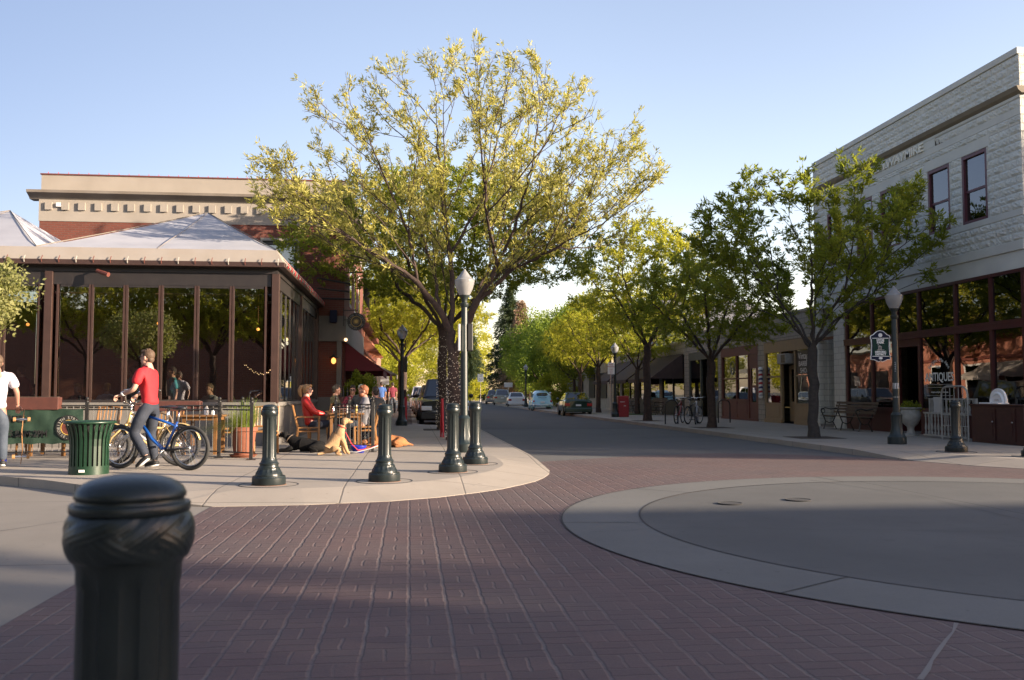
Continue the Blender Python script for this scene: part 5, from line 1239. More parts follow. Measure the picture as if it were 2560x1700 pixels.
# fabric roof: steep skirt then pyramids
def pyramid(x0, x1, y0, y1, apex, nm='roof_fabric'):
    b = MB(); z0, z1 = 4.13, 4.42; i = .16; n = 14
    ax, ay, az = apex
    L0 = [(x0, y0), (x1, y0), (x1, y1), (x0, y1)]; L1 = [(x0 if x0 > LX+1 and x0 < -4 else x0, y0+i), (x1-(i if x1 > -4 else 0), y0+i), (x1-(i if x1 > -4 else 0), y1), (x0, y1)]
    sk = MB()
    for k in range(4):
        a0, a1 = L0[k], L0[(k+1) % 4]; c0, c1 = L1[k], L1[(k+1) % 4]
        if k in (0, 1): sk.add([(*a0, z0), (*a1, z0), (*c1, z1), (*c0, z1)], [(0, 1, 2, 3)])
        for j in range(n):
            t0, t1 = j/n, (j+1)/n
            for q0, q1 in zip([s/6 for s in range(6)], [(s+1)/6 for s in range(6)]):
                def pt(t, q):
                    x = c0[0]+(c1[0]-c0[0])*t; y = c0[1]+(c1[1]-c0[1])*t
                    zz = z1+(az-z1)*(q**1.06); sag = .05*math.sin(PI*t)*math.sin(PI*q)
                    return (x+(ax-x)*q, y+(ay-y)*q, zz-sag)
                b.add([pt(t0, q0), pt(t1, q0), pt(t1, q1), pt(t0, q1)], [(0, 1, 2, 3)])
    P_(sk, 'roof_skirt', 'canopy_trim', PV); P_(b, nm, 'canopy', PV, smooth=True)
    sm = MB()
    for c in L1[:2]: sm.tube([(*c, z1+.01), ((c[0]+ax)/2, (c[1]+ay)/2, (z1+az)/2-.02+.01), (ax, ay, az+.005)], .012, 4)
    sm.tube([((x0+x1)/2-.1, y0+.155, z1), ((x0+x1)/2-.05+(ax-(x0+x1)/2)*.5, (y0+ay)/2, (z1+az)/2-.06), (ax, ay, az)], .008, 4)
    P_(sm, 'seam', 'stucco_dark', PV)
pyramid(-8.0, SX+.2, FY-.26, BKY, (-5.42, 25.4, 6.10))
pyramid(-13.2, -8.0, FY-.26, BKY, (-10.45, 25.4, 6.05))
pyramid(-18.4, -13.2, FY-.26, BKY, (-15.7, 25.4, 6.05))
for i in range(38):
    x = SX+.1-i*.352
    P_(MB().tube([(x, FY-.31, 4.06), (x, FY-.33, 4.13), (x, FY-.26, 4.21)], .009, 5), 'lacing_hook', 'rust_paint' if i % 3 else 'old_white', PV)
for i in range(30):
    y = FY-.1+i*.31
    P_(MB().tube([(SX+.25, y, 4.06), (SX+.27, y, 4.13), (SX+.19, y, 4.23)], .011, 5), 'lacing_hook', 'sign_red' if i % 2 else 'canopy_trim', PV)
for x, z, dx in ((-6.7, 4.0, .28), (-11.0, 4.02, .3), (-9.2, 3.95, -.2)):
    P_(MB().cyl((x, FY-.22, z-.1), (x+dx, FY-.35, z-.2), .04, .05, 10).cyl((x, FY-.1, z-.05), (x, FY-.22, z-.1), .02, n=6), 'floodlight', 'rust_paint', PV)
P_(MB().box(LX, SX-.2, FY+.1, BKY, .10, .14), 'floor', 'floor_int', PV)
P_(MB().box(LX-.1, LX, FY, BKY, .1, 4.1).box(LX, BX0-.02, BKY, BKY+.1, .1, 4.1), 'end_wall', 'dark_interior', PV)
for x, y, z in ((-3.75, 23.5, 2.9), (-6.4, 24.5, 3.1), (-9.3, 23.8, 3.0)):
    P_(MB().cyl((x, y, z+.12), (x, y, 4.0), .006, n=4).lathe([(.05, z+.12), (.14, z+.06), (.13, z-.06), (.06, z-.1)], 14), 'pendant_lamp', 'terracotta', PV, smooth=True)
    P_(MB().ell((x, y, z-.05), .04), 'bulb', 'bulb_amber', PV)
for k in range(22):
    t = k/21; P_(MB().ell((-3.4-.9*t, 24.6+.3*t, 2.0-.25*math.sin(PI*t)+.02*(k % 3)), .011, 6, 4), 'fairy_light', 'bulb_warm', PV)
# lights of the room at the back
# ------------------------------------------------------------------ iron fence, window boxes, banner
def fence(name, lab, pts, posts, base=None, grp='black iron patio fences'):
    r = thing(name, lab, 'fence', (*pts[0], .12), 0, grp); o = Vector((*pts[0], 0))
    for a, b in zip(pts[:-1], pts[1:]):
        a = Vector((*a, 0))-o; b = Vector((*b, 0))-o
        for z in (.93, .86, .12): MB().cyl((a.x, a.y, z), (b.x, b.y, z), .012, n=5).build('rail', M['black_iron'], r)
        n = int((b-a).length/.115); m = MB()
        for i in range(1, n): q = a.lerp(b, i/n); m.cyl((q.x, q.y, .12), (q.x, q.y, .93), .0065, n=4)
        m.build('picket_panel', M['black_iron'], r)
    for p in posts:
        x, y = p[0]-o.x, p[1]-o.y
        m = MB().box(x-.027, x+.027, y-.027, y+.027, 0, 1.0).lathe([(.034, .99), (.034, 1.01), (.015, 1.02), (.03, 1.045), (.03, 1.065), (.012, 1.08), (.001, 1.085)], 10, (x, y, 0)).box(x-.08, x+.08, y-.06, y+.06, 0, .012)
        m.build('post', M['black_iron'], r, True)
    return r
fence('patio_fence', 'long black iron fence in front of the cafe pavilion', [(-14, 17.35), (-5.68, 17.2), (-3.37, 17.06)], [(-12, 17.3), (-8.3, 17.25), (-5.68, 17.2), (-3.37, 17.06)])
fence('patio_fence', 'short iron fence end by the potted grass', [(-3.3, 17.0), (-2.72, 16.5)], [(-2.72, 16.5), (-3.12, 17.9)])
fence('patio_fence', 'iron fence panel beside the yellow dog and the seated diners', [(-1.5, 19.3), (-.72, 18.45)], [(-1.5, 19.3), (-.72, 18.45), (-1.25, 19.6)])
fence('patio_fence', 'iron fence running back beside the seated diners', [(-.70, 18.6), (-.9, 24.5)], [(-.82, 21.5), (-.9, 24.5)])
def windowbox(lab, x0, x1, y, z0, z1):
    r = thing('planter_box', lab, 'planter box', ((x0+x1)/2, y, z0), 0, 'dark red wooden boxes hung on the fence'); w2 = (x1-x0)/2; h = z1-z0
    MB().box(-w2, w2, -.10, .10, 0, h).build('box', M['redwood'], r, bevel=.008)
    MB().box(-w2+.03, w2-.03, -.07, .07, h, h+.01).build('soil', M['soil'], r)
windowbox('dark red wooden box above the green banner', -7.6, -6.12, 17.15, .98, 1.2)
windowbox('dark red wooden box behind the man on the bicycle', -4.85, -3.72, 17.2, .95, 1.13)
bn = thing('banner', 'green banner lettered BRUNCH and 8AM-2PM tied to the fence', 'banner', (-6.9, 17.1, .12))
b = MB(); nx, nz = 30, 8
for i in range(nx+1):
    for j in range(nz+1):
        x = -1.0+2.2*i/nx; z = .27+.60*j/nz+.012*math.sin(i*1.3); b.v.append((x, -.03+.012*math.sin(i*.9+j*.8)+.008*math.sin(i*2.3-j), z))
for i in range(nx):
    for j in range(nz): a = i*(nz+1)+j; b.f.append((a, a+nz+1, a+nz+2, a+1))
b.build('cloth', M['tarp_green'], bn, 2)
text('BRUNCH', .17, M['sign_black'], bn, face_mY(.0, -.055, .70), font_w=.003, sx=.9)
text('SUNDAYS 8AM-2PM', .165, M['sign_black'], bn, face_mY(.04, -.055, .44), sx=.80, font_w=.003)
roundel(bn, .215, -.062, 'sign_black', 'old_white', ('13TH STREET', 'BOISE, IDAHO'), Matrix.Translation((.97, 0, .55)))
MB().cyl((.97, -.066, .55), (.97, -.064, .55), .115, n=30).build('emblem_ground', M['rust_paint'], bn)
# potted grass
pt = thing('grass_pot', 'terracotta pot of tall green grass in its saucer', 'plant pot', (-2.98, 17.25, .12))
MB().lathe([(.16, .03), (.165, .05), (.225, .46), (.25, .47), (.25, .54), (.235, .545), (.22, .50), (.001, .49)], 28).build('pot', M['terracotta'], pt, True)
MB().lathe([(.20, 0), (.25, .045), (.245, .05), (.2, .03), (.001, .03)], 28).build('saucer', M['terracotta'], pt, True)
rs = np.random.RandomState(3); V = []; Fq = []
for i in range(1000):
    a = rs.uniform(0, 2*PI); r0 = .18*rs.rand()**.5; L = rs.uniform(.35, .72); out = rs.uniform(.1, .75)*(1.4 if math.cos(a) < 0 else .8)
    p = np.array([r0*math.cos(a), r0*math.sin(a), .5]); s_ = np.array([-math.sin(a), math.cos(a), 0])*.004
    pr = None
    for k in range(5):
        t = k/4; q = p+np.array([math.cos(a)*out*t*t, math.sin(a)*out*t*t, L*(t-.6*t*t*out*2.0)]); wd = s_*(1-t*.85)
        V += [q-wd, q+wd]
        if k: n0 = len(V)-4; Fq.append((n0, n0+1, n0+3, n0+2))
me = np_mesh('grass_blades', V, Fq, M['blade']); o = bpy.data.objects.new('grass_blades', me); COL.objects.link(o); o.parent = pt
# ------------------------------------------------------------------ furniture
def chair_root(lab, arms=False, m='wood_chair'):
    r = thing('patio_chair', lab, 'chair', group='wooden chairs at the cafe'); W_ = .27 if arms else .22; mm = M[m]
    for sx_ in (-1, 1):
        MB().tube([(sx_*W_, .22, 0), (sx_*W_, .23, .66 if arms else .43)], [.022, .022], 6).build('leg', mm, r)
        MB().tube([(sx_*W_, -.24, 0), (sx_*W_, -.20, .43), (sx_*W_, -.31, .90)], [.022, .024, .02], 6).build('leg', mm, r)
        MB().cyl((sx_*W_, -.2, .36), (sx_*W_, .2, .36), .015, n=6).build('rail', mm, r)
        if arms: MB().box(sx_*W_-.03, sx_*W_+.03, -.24, .26, .645, .67).build('armrest', mm, r, bevel=.006)
    MB().box(-W_, W_, -.22, .25, .42, .45).build('seat', mm, r, bevel=.008)
    b = MB(); b.tube([(-W_, -.305, .88), (0, -.33, .91), (W_, -.305, .88)], .032, 6, flat=.5).cyl((-W_, -.235, .52), (W_, -.235, .52), .02, n=6)
    for i in range(6): x = -W_+.05+(2*W_-.1)*i/5; b.cyl((x, -.235, .52), (x, -.31, .88), .013, n=5)
    b.build('backrest', mm, r)
    return r
def table_root(lab, w_=.38, d_=.38, h=.74):
    r = thing('cafe_table', lab, 'table', group='wooden tables at the cafe'); mm = M['wood_table']
    MB().box(-w_, w_, -d_, d_, h-.035, h).build('tabletop', mm, r, bevel=.008)
    MB().box(-w_+.06, w_-.06, -d_+.06, d_-.06, h-.10, h-.035).build('apron', mm, r)
    for a in (-1, 1):
        for c in (-1, 1): MB().box(a*(w_-.09)-.03, a*(w_-.09)+.03, c*(d_-.09)-.03, c*(d_-.09)+.03, 0, h-.10).build('leg', mm, r)
    return r
ch0 = chair_root('wooden slat chair behind the green banner fence, lit by the sun'); ch0.location = (-5.62, 17.75, .12); ch0.rotation_euler = (0, 0, PI-.25)
tb0 = table_root('wooden table behind the dark red box left of the bicycles'); tb0.location = (-6.6, 18.2, .12)
for X, Y, rz, lab in ((-2.72, 17.95, PI, 'wooden chair just behind the potted grass'), (-4.6, 18.6, .3, 'wooden chair behind the bicycles'), (-3.55, 19.5, PI/2+.2, 'wooden chair in shade by the low wall'), (-7.5, 18.5, -PI/2, 'wooden chair left of the banner table'),
    (-2.15, 22.6, PI*.5, 'empty wooden chair beside the cafe low wall'), (-.95, 20.15, PI/2+.1, 'chair the bearded man sits in')):
    dup(ch0, (X, Y, .12), rz, lab)
for X, Y, lab in ((-3.9, 18.3, 'wooden table with white jar between the bicycles and the potted grass'), (-1.35, 19.95, 'wooden table with salt shakers behind the iron fence panel'), (-1.55, 22.3, 'second wooden table deeper in the shade'), (-1.3, 24.6, 'farthest wooden cafe table under the awning')):
    dup(tb0, (X, Y, .12), random.Random(X).uniform(-.1, .1), lab)
cw = chair_root('wooden armchair the woman in the red jacket sits in', True); cw.location = (-2.12, 19.85, .12); cw.rotation_euler = (0, 0, -PI/2+.1)
def shaker(lab, p, h=.16, r=.028, m='sign_white', top='steel'):
    t = thing('condiment_jar', lab, 'condiment', p, group='jars and shakers on the tables')
    MB().lathe([(r, 0), (r, h*.6), (r*.6, h*.8), (r*.6, h*.86)], 12).build('jar', M[m], t, True); MB().lathe([(r*.65, h*.85), (r*.65, h), (.001, h*1.02)], 12).build('lid', M[top], t, True)
shaker('white shaker on the table behind the fence panel', (-1.3, 19.85, .86), .17); shaker('amber shaker beside the white one', (-1.12, 19.9, .86), .17, .026, 'gold'); shaker('tall white jar on the table behind the bicycles', (-3.85, 18.25, .86), .18, .04); shaker('small white jar beside the tall one', (-3.74, 18.3, .86), .1, .03)
shaker('glass shaker on the table nearest the woman in red', (-1.62, 20.15, .86), .13, .025, 'chrome')
# ------------------------------------------------------------------ litter bin
tr = thing('litter_bin', 'dark green slatted litter bin at the kerb', 'litter bin', (-4.56, 13.95, .12))
prof = lambda z: .262+(.075*((max(0, z-.42))/.32)**1.8 if z > .42 else 0)
for i in range(26):
    a = 2*PI*i/26; zs = [.10, .25, .40, .50, .60, .68, .735]; w2 = .019
    vs = []; fs = []
    for z in zs:
        R = prof(z)
        for dr in (0, .012):
            for s_ in (-1, 1): vs.append(((R-dr)*math.cos(a)-s_*w2*math.sin(a), (R-dr)*math.sin(a)+s_*w2*math.cos(a), z))
    for k in range(len(zs)-1):
        o = 4*k; fs += [(o, o+1, o+5, o+4), (o+3, o+2, o+6, o+7), (o+2, o, o+4, o+6), (o+1, o+3, o+7, o+5)]
    MB().add(vs, fs).build('slat', M['trash_green'], tr)
MB().lathe([(.262, 0), (.268, .0), (.268, .12), (.25, .12)], 40).build('base_ring', M['trash_green'], tr, True)
MB().torus((0, 0, .735), (0, 0, 1), .335, .022, 44, 8).build('rim', M['trash_green'], tr, 2)
MB().lathe([(.24, .05), (.24, .66), (.30, .74), (.27, .745), (.235, .66), (.2, .6)], 30).build('liner', M['sign_black'], tr, 2)
MB().box(-.05, .03, -.272, -.268, .04, .075).build('sticker', M['sign_white'], tr)
# ------------------------------------------------------------------ planter, sign board, posts on the left pavement
pl_ = thing('round_planter', 'large stone planter with dark greenery behind the middle bollard', 'planter', (-1.45, 27.6, .12))
MB().lathe([(.30, 0), (.32, .03), (.45, .72), (.5, .74), (.5, .82), (.46, .82), (.44, .76), (.001, .75)], 28).build('pot', M['terracotta'], pl_, True)
pb_ = clumpy(71, .42, .5, 1.25, 40, 90, .10, M['leaf_b'], .8, .02); o = bpy.data.objects.new('foliage', pb_[1]); COL.objects.link(o); o.parent = pl_
cr = thing('serving_cart', 'dark wooden serving stand with bottles behind the middle bollard', 'stand', (-1.9, 27.2, .12))
MB().box(-.35, .35, -.25, .25, .0, 1.05).build('cabinet', M['redwood'], cr, bevel=.01)
for i in range(5): MB().lathe([(.035, 1.05), (.035, 1.22), (.012, 1.28), (.012, 1.34)], 10, (-.25+i*.12, 0, 0)).build('bottle', M['sign_black'], cr, True)
sb = thing('sandwich_board', 'dark sandwich board with a red frame by the wrapped tree', 'sandwich board', (1.12, 24.2, .12), .2)
for s_ in (-1, 1):
    Mx = Matrix.Rotation(s_*.14, 4, 'X') @ Matrix.Translation((0, 0, 0))
    MB().box(-.27, .27, s_*.14-.01, s_*.14+.01, .12, .95, Matrix.Rotation(s_*.10, 4, 'X')).build('board', M['shirt_dark'], sb)
    for x in (-.29, .29): MB().box(x-.02, x+.02, s_*.14-.018, s_*.14+.018, 0, 1.0, Matrix.Rotation(s_*.10, 4, 'X')).build('leg', M['sign_red'], sb)
rp = thing('red_post', 'white and red painted post near the left lamp post', 'post', (-.15, 35.5, .12)); MB().box(-.05, .05, -.05, .05, 0, 1.0).build('post', M['sign_red'], rp, bevel=.01); MB().box(-.2, -.06, -.04, .04, 0, .95).build('panel', M['sign_white'], rp)
# ------------------------------------------------------------------ street signs
def street_sign(lab, loc, lines, w_, h_, z1, rz=0, m='sign_white'):
    r = thing('street_sign', lab, 'street sign', loc, rz); MB().cyl((0, 0, 0), (0, 0, z1), .03, n=8).build('post', M['steel'], r)
    MB().box(-w_/2, w_/2, -.045, -.035, z1-h_, z1).build('plate', M[m], r, bevel=.004)
    for t, sz, z, mm in lines: text(t, sz, M[mm], r, face_mY(0, -.048, z1-h_+z), ext=.001)
    return r
street_sign('SPEED LIMIT 20 sign beyond the far parked cars', (8.95, 118, .12), (('SPEED', .18, .88, 'sign_black'), ('LIMIT', .18, .68, 'sign_black'), ('20', .45, .28, 'sign_black')), .75, 1.0, 3.6)
street_sign('white and red no parking sign on the pole of the right lamp post', (9.62, 43.9, .12), (('NO', .12, .47, 'sign_red'), ('PARKING', .085, .36, 'sign_red'), ('8 AM', .07, .24, 'sign_red'), ('6 PM', .07, .15, 'sign_red'), ('<->', .09, .06, 'sign_red')), .34, .56, 2.62)
street_sign('blank back of a street sign on the left pavement', (-1.6, 60, .12), (), .55, .6, 2.3, m='sign_back')
street_sign('green and white street name sign near the silver car', (10.6, 100, .12), (), .9, .5, 2.3, m='sign_back')
mb_ = thing('newspaper_box', 'dark red newspaper box beside the lamp post on the right', 'newspaper box', (10.3, 44.4, .12)); MB().box(-.26, .26, -.22, .22, 0, 1.02).build('body', M['mail_red'], mb_, bevel=.03)
MB().box(-.18, .05, -.225, -.22, .72, .74).build('lettering', M['sign_white'], mb_); MB().box(.0, .1, -.23, -.22, .52, .56).build('handle', M['steel'], mb_)
gp_ = MB(); gp_.box(-.9, .9, -.9, .9, 0, .03)
o = gp_.build('grass_patch', M['grass'], kind='stuff'); o.location = (12.2, 49.5, .122)
# ------------------------------------------------------------------ benches
def bench_root(lab):
    r = thing('park_bench', lab, 'bench', group='slatted park benches'); W_ = .9
    for i in range(5): MB().box(-W_, W_, .0+i*.09, .07+i*.09, .43-.004*i, .455-.004*i).build('seat_slat', M['bench_wood'], r, bevel=.004)
    for i in range(4):
        z = .52+i*.095; y = .46+i*.035; MB().box(-W_, W_, y, y+.025, z, z+.075, ).build('back_slat', M['bench_wood'], r, bevel=.004)
    for x in (-W_+.12, 0, W_-.12):
        b = MB().tube([(x, -.02, .66), (x, -.05, .60), (x, .02, .44), (x, .10, .25), (x, .03, .0)], .018, 6).tube([(x, .02, .42), (x, .44, .40)], .018, 6).tube([(x, .60, .88), (x, .46, .46), (x, .34, .24), (x, .46, 0)], .018, 6).tube([(x, .10, .25), (x, .22, .20), (x, .34, .24)], .016, 6)
        if x: b.tube([(x, -.04, .65), (x, .1, .68), (x, .28, .64), (x, .50, .67)], .018, 6).torus((x, .02, .58), (1, 0, 0), .06, .012, 14, 5)
        b.build('iron_frame', M['black_iron'], r)
    return r
be = bench_root('slatted wooden bench with iron arms against the antiques window'); be.location = (13.25, 27.6, .12); be.rotation_euler = (0, 0, -PI/2); be.scale = (1.5, 1, 1)
dup(be, (12.9, 49.3, .12), -PI/2, 'dark bench under the brown awning nearest the bicycles'); dup(be, (12.9, 54.5, .12), -PI/2, 'dark bench under the second brown awning')
# ------------------------------------------------------------------ antiques on the pavement
def ur(): 
    r = thing('garden_urn', 'white pedestal urn planter beside the shop door', 'urn', (13.55, 24.0, .12))
    MB().lathe([(.20, 0), (.20, .03), (.12, .06), (.085, .16), (.10, .24), (.19, .32), (.25, .45), (.27, .56), (.25, .66), (.24, .70), (.29, .74), (.29, .765), (.25, .77), (.22, .72), (.001, .71)], 32).build('urn', M['old_white'], r, True)
    gm = clumpy(81, .2, .07, .76, 16, 60, .07, M['leaf_b'], .7, .01); o = bpy.data.objects.new('foliage', gm[1]); COL.objects.link(o); o.parent = r
ur()
def baluster_prof(h): return [(.03, 0), (.03, h*.12), (.018, h*.15), (.034, h*.28), (.03, h*.38), (.014, h*.6), (.02, h*.75), (.014, h*.8), (.028, h*.86), (.028, h)]
rr_ = thing('porch_railing', 'old white turned porch railing leaning before the shop', 'railing', (13.42, 22.15, .12), -PI/2)
MB().box(-.95, .95, -.03, .03, .62, .66).box(-.95, .95, -.03, .03, .05, .09).build('rail', M['old_white'], rr_)
for i in range(13): MB().lathe(baluster_prof(.53), 10, (-.87+i*.145, 0, .09)).build('baluster', M['old_white'], rr_, True)
rr_ = thing('porch_railing', 'second white railing standing behind with short balusters', 'railing', (13.72, 22.3, .12), -PI/2)
MB().box(-1.0, 1.0, -.025, .025, .98, 1.02).box(-1.0, 1.0, -.02, .02, .60, .63).build('rail', M['old_white'], rr_)
for i in range(12): MB().lathe(baluster_prof(.35), 8, (-.9+i*.163, 0, .63)).build('baluster', M['old_white'], rr_, True)
for x in (-1, 1): MB().box(x-.03, x+.03, -.03, .03, 0, 1.02).build('leg', M['old_white'], rr_)
bd = thing('bedstead', 'tall white iron bedstead with a rounded top', 'bedstead', (13.25, 21.45, .12), -PI/2)
pts = [(-.55, 0, 0), (-.55, 0, 1.1)]+[(-.55+.25*(1-math.cos(t)), 0, 1.1+.22*math.sin(t)) for t in (.4, .8, 1.2, 1.57)]+[(.55-.25*(1-math.cos(t)), 0, 1.1+.22*math.sin(t)) for t in (1.57, 1.2, .8, .4)]+[(.55, 0, 1.1), (.55, 0, 0)]
MB().tube(pts, .022, 8).build('frame', M['old_white'], bd, True)
for z in (.35, .62): MB().cyl((-.55, 0, z), (.55, 0, z), .012, n=6).build('crossbar', M['old_white'], bd)
for i in range(5): MB().cyl((-.36+i*.18, 0, .35), (-.36+i*.18, 0, 1.3), .009, n=6).build('spindle', M['old_white'], bd)
cb = thing('cabinet', 'dark wooden two door cabinet on the pavement before the shop', 'cabinet', (13.55, 19.85, .12), -PI/2)
MB().box(-.95, .95, -.28, .28, 0, .86).build('carcass', M['book_wood'], cb, bevel=.01); MB().box(-1.0, 1.0, -.31, .3, .86, .90).build('top', M['book_wood'], cb, bevel=.006)
for x in (-.65, .05): MB().box(x, x+.62, -.30, -.28, .08, .80).box(x+.08, x+.54, -.308, -.30, .16, .72).build('door', M['book_wood'], cb); MB().ell((x+.56, -.325, .5), .02).build('knob', M['steel'], cb)
sk = thing('sink_basin', 'white enamel sink basin stood on the dark cabinet', 'sink', (13.5, 20.1, 1.02), -PI/2)
b = MB(); n = 28
arc = [(.30*math.cos(PI*i/n)*1.0, .02+.34*math.sin(PI*i/n)**.8) for i in range(n+1)]
b.prism([(x, z) for x, z in arc][::-1], -.03, .03, 'y'); b.build('back', M['white_ceramic'], sk, bevel=.012)
MB().torus((0, -.035, .03), (0, 1, 0), .22, .035, 26, 8, 0, PI*2).build('bowl', M['white_ceramic'], sk, 2)
MB().box(-.42, .30, -.22, .06, 0, .035).build('drainboard', M['white_ceramic'], sk, bevel=.012)
MB().box(-.07, .07, -.06, -.03, .09, .105).build('tap', M['steel'], sk)
pn = thing('enamel_panel', 'pale blue-white panel leaning inside the railings', 'panel', (13.6, 22.75, .75), -PI/2); MB().box(-.17, .17, -.02, .02, 0, .42).build('panel', M['siding_white'], pn)
# ------------------------------------------------------------------ people
def skin_mesh(nodes, edges, mt, name, parent, sub=2, extra=None, rootname=None):
    names = list(nodes); ix = {n: i for i, n in enumerate(names)}
    me = bpy.data.meshes.new(name); me.from_pydata([tuple(nodes[n][0]) for n in names], [(ix[a], ix[b]) for a, b in edges], [])
    o = bpy.data.objects.new(name, me); COL.objects.link(o)
    md = o.modifiers.new('s', 'SKIN'); md.use_smooth_shade = True; md.branch_smoothing = .6
    sv = me.skin_vertices[0].data
    for n in names:
        r = nodes[n][1]; sv[ix[n]].radius = (r, r) if not hasattr(r, '__len__') else r; sv[ix[n]].use_root = (n == (rootname or names[0]))
    sb_ = o.modifiers.new('d', 'SUBSURF'); sb_.levels = sub; sb_.render_levels = sub
    dg = bpy.context.evaluated_depsgraph_get(); ev = o.evaluated_get(dg); tmp = ev.to_mesh()
    vs = [v.co[:] for v in tmp.vertices]; fs = [tuple(p.vertices) for p in tmp.polygons]; ev.to_mesh_clear()
    bpy.data.objects.remove(o); b = MB(); b.add(vs, fs)
    if extra: b.add(extra.v, extra.f)
    return b.build(name, mt, parent, 2)
def hand(b, wr, d, up, side, s=1.0, curl=.5):
    """palm, four fingers and a thumb from wrist wr pointing along d; up = back of the hand; side=+-1 thumb side"""
    d = Vector(d).normalized(); up = Vector(up); up = (up-d*up.dot(d)).normalized(); lat = d.cross(up)*side
    wr = Vector(wr); b.tube([wr-d*.02*s, wr+d*.03*s, wr+d*.085*s], [.026*s, .036*s, .036*s], 8, flat=.55)
    for i, L in enumerate((.068, .078, .072, .056)):
        p = wr+d*.08*s+lat*(.027-.018*i)*s; c1 = math.sin(curl*1.2); q1 = p+(d-up*c1*.6).normalized()*L*.5*s; q2 = q1+(d*(1-curl)-up*curl*1.4).normalized()*L*.35*s; q3 = q2+(d*(.2-curl)-up).normalized()*L*.25*s
        b.tube([p, q1, q2, q3], [.0095*s, .009*s, .008*s, .006*s], 6)
    p = wr+d*.03*s+lat*.03*s; b.tube([p, p+(lat*.7+d*.7)*.035*s, p+(lat*.5+d*.9-up*curl*.5)*.065*s], [.012*s, .0105*s, .008*s], 6)
def head_geo(b, c, yaw, pitch, s=1.0):
    T = Matrix.Translation(c) @ Matrix.Rotation(yaw, 4, 'Z') @ Matrix.Rotation(pitch, 4, 'X') @ Matrix.Diagonal((s, s, s, 1))
    b.ell((0, -.008, .02), (.073, .092, .092), 20, 14, T); b.ell((0, .028, -.045), (.055, .06, .068), 16, 12, T); b.ell((0, .045, -.092), (.03, .028, .022), 10, 8, T)
    b.add([(0, .085, .025), (-.014, .085, -.022), (.014, .085, -.022), (0, .113, -.018), (0, .09, -.03)], [(0, 1, 3), (0, 3, 2), (1, 4, 3), (3, 4, 2)], T)
    for s_ in (-1, 1): b.ell((s_*.075, -.005, -.005), (.012, .022, .032), 8, 7, T); b.ell((s_*.032, .078, .012), (.017, .012, .009), 8, 6, T)
    return T
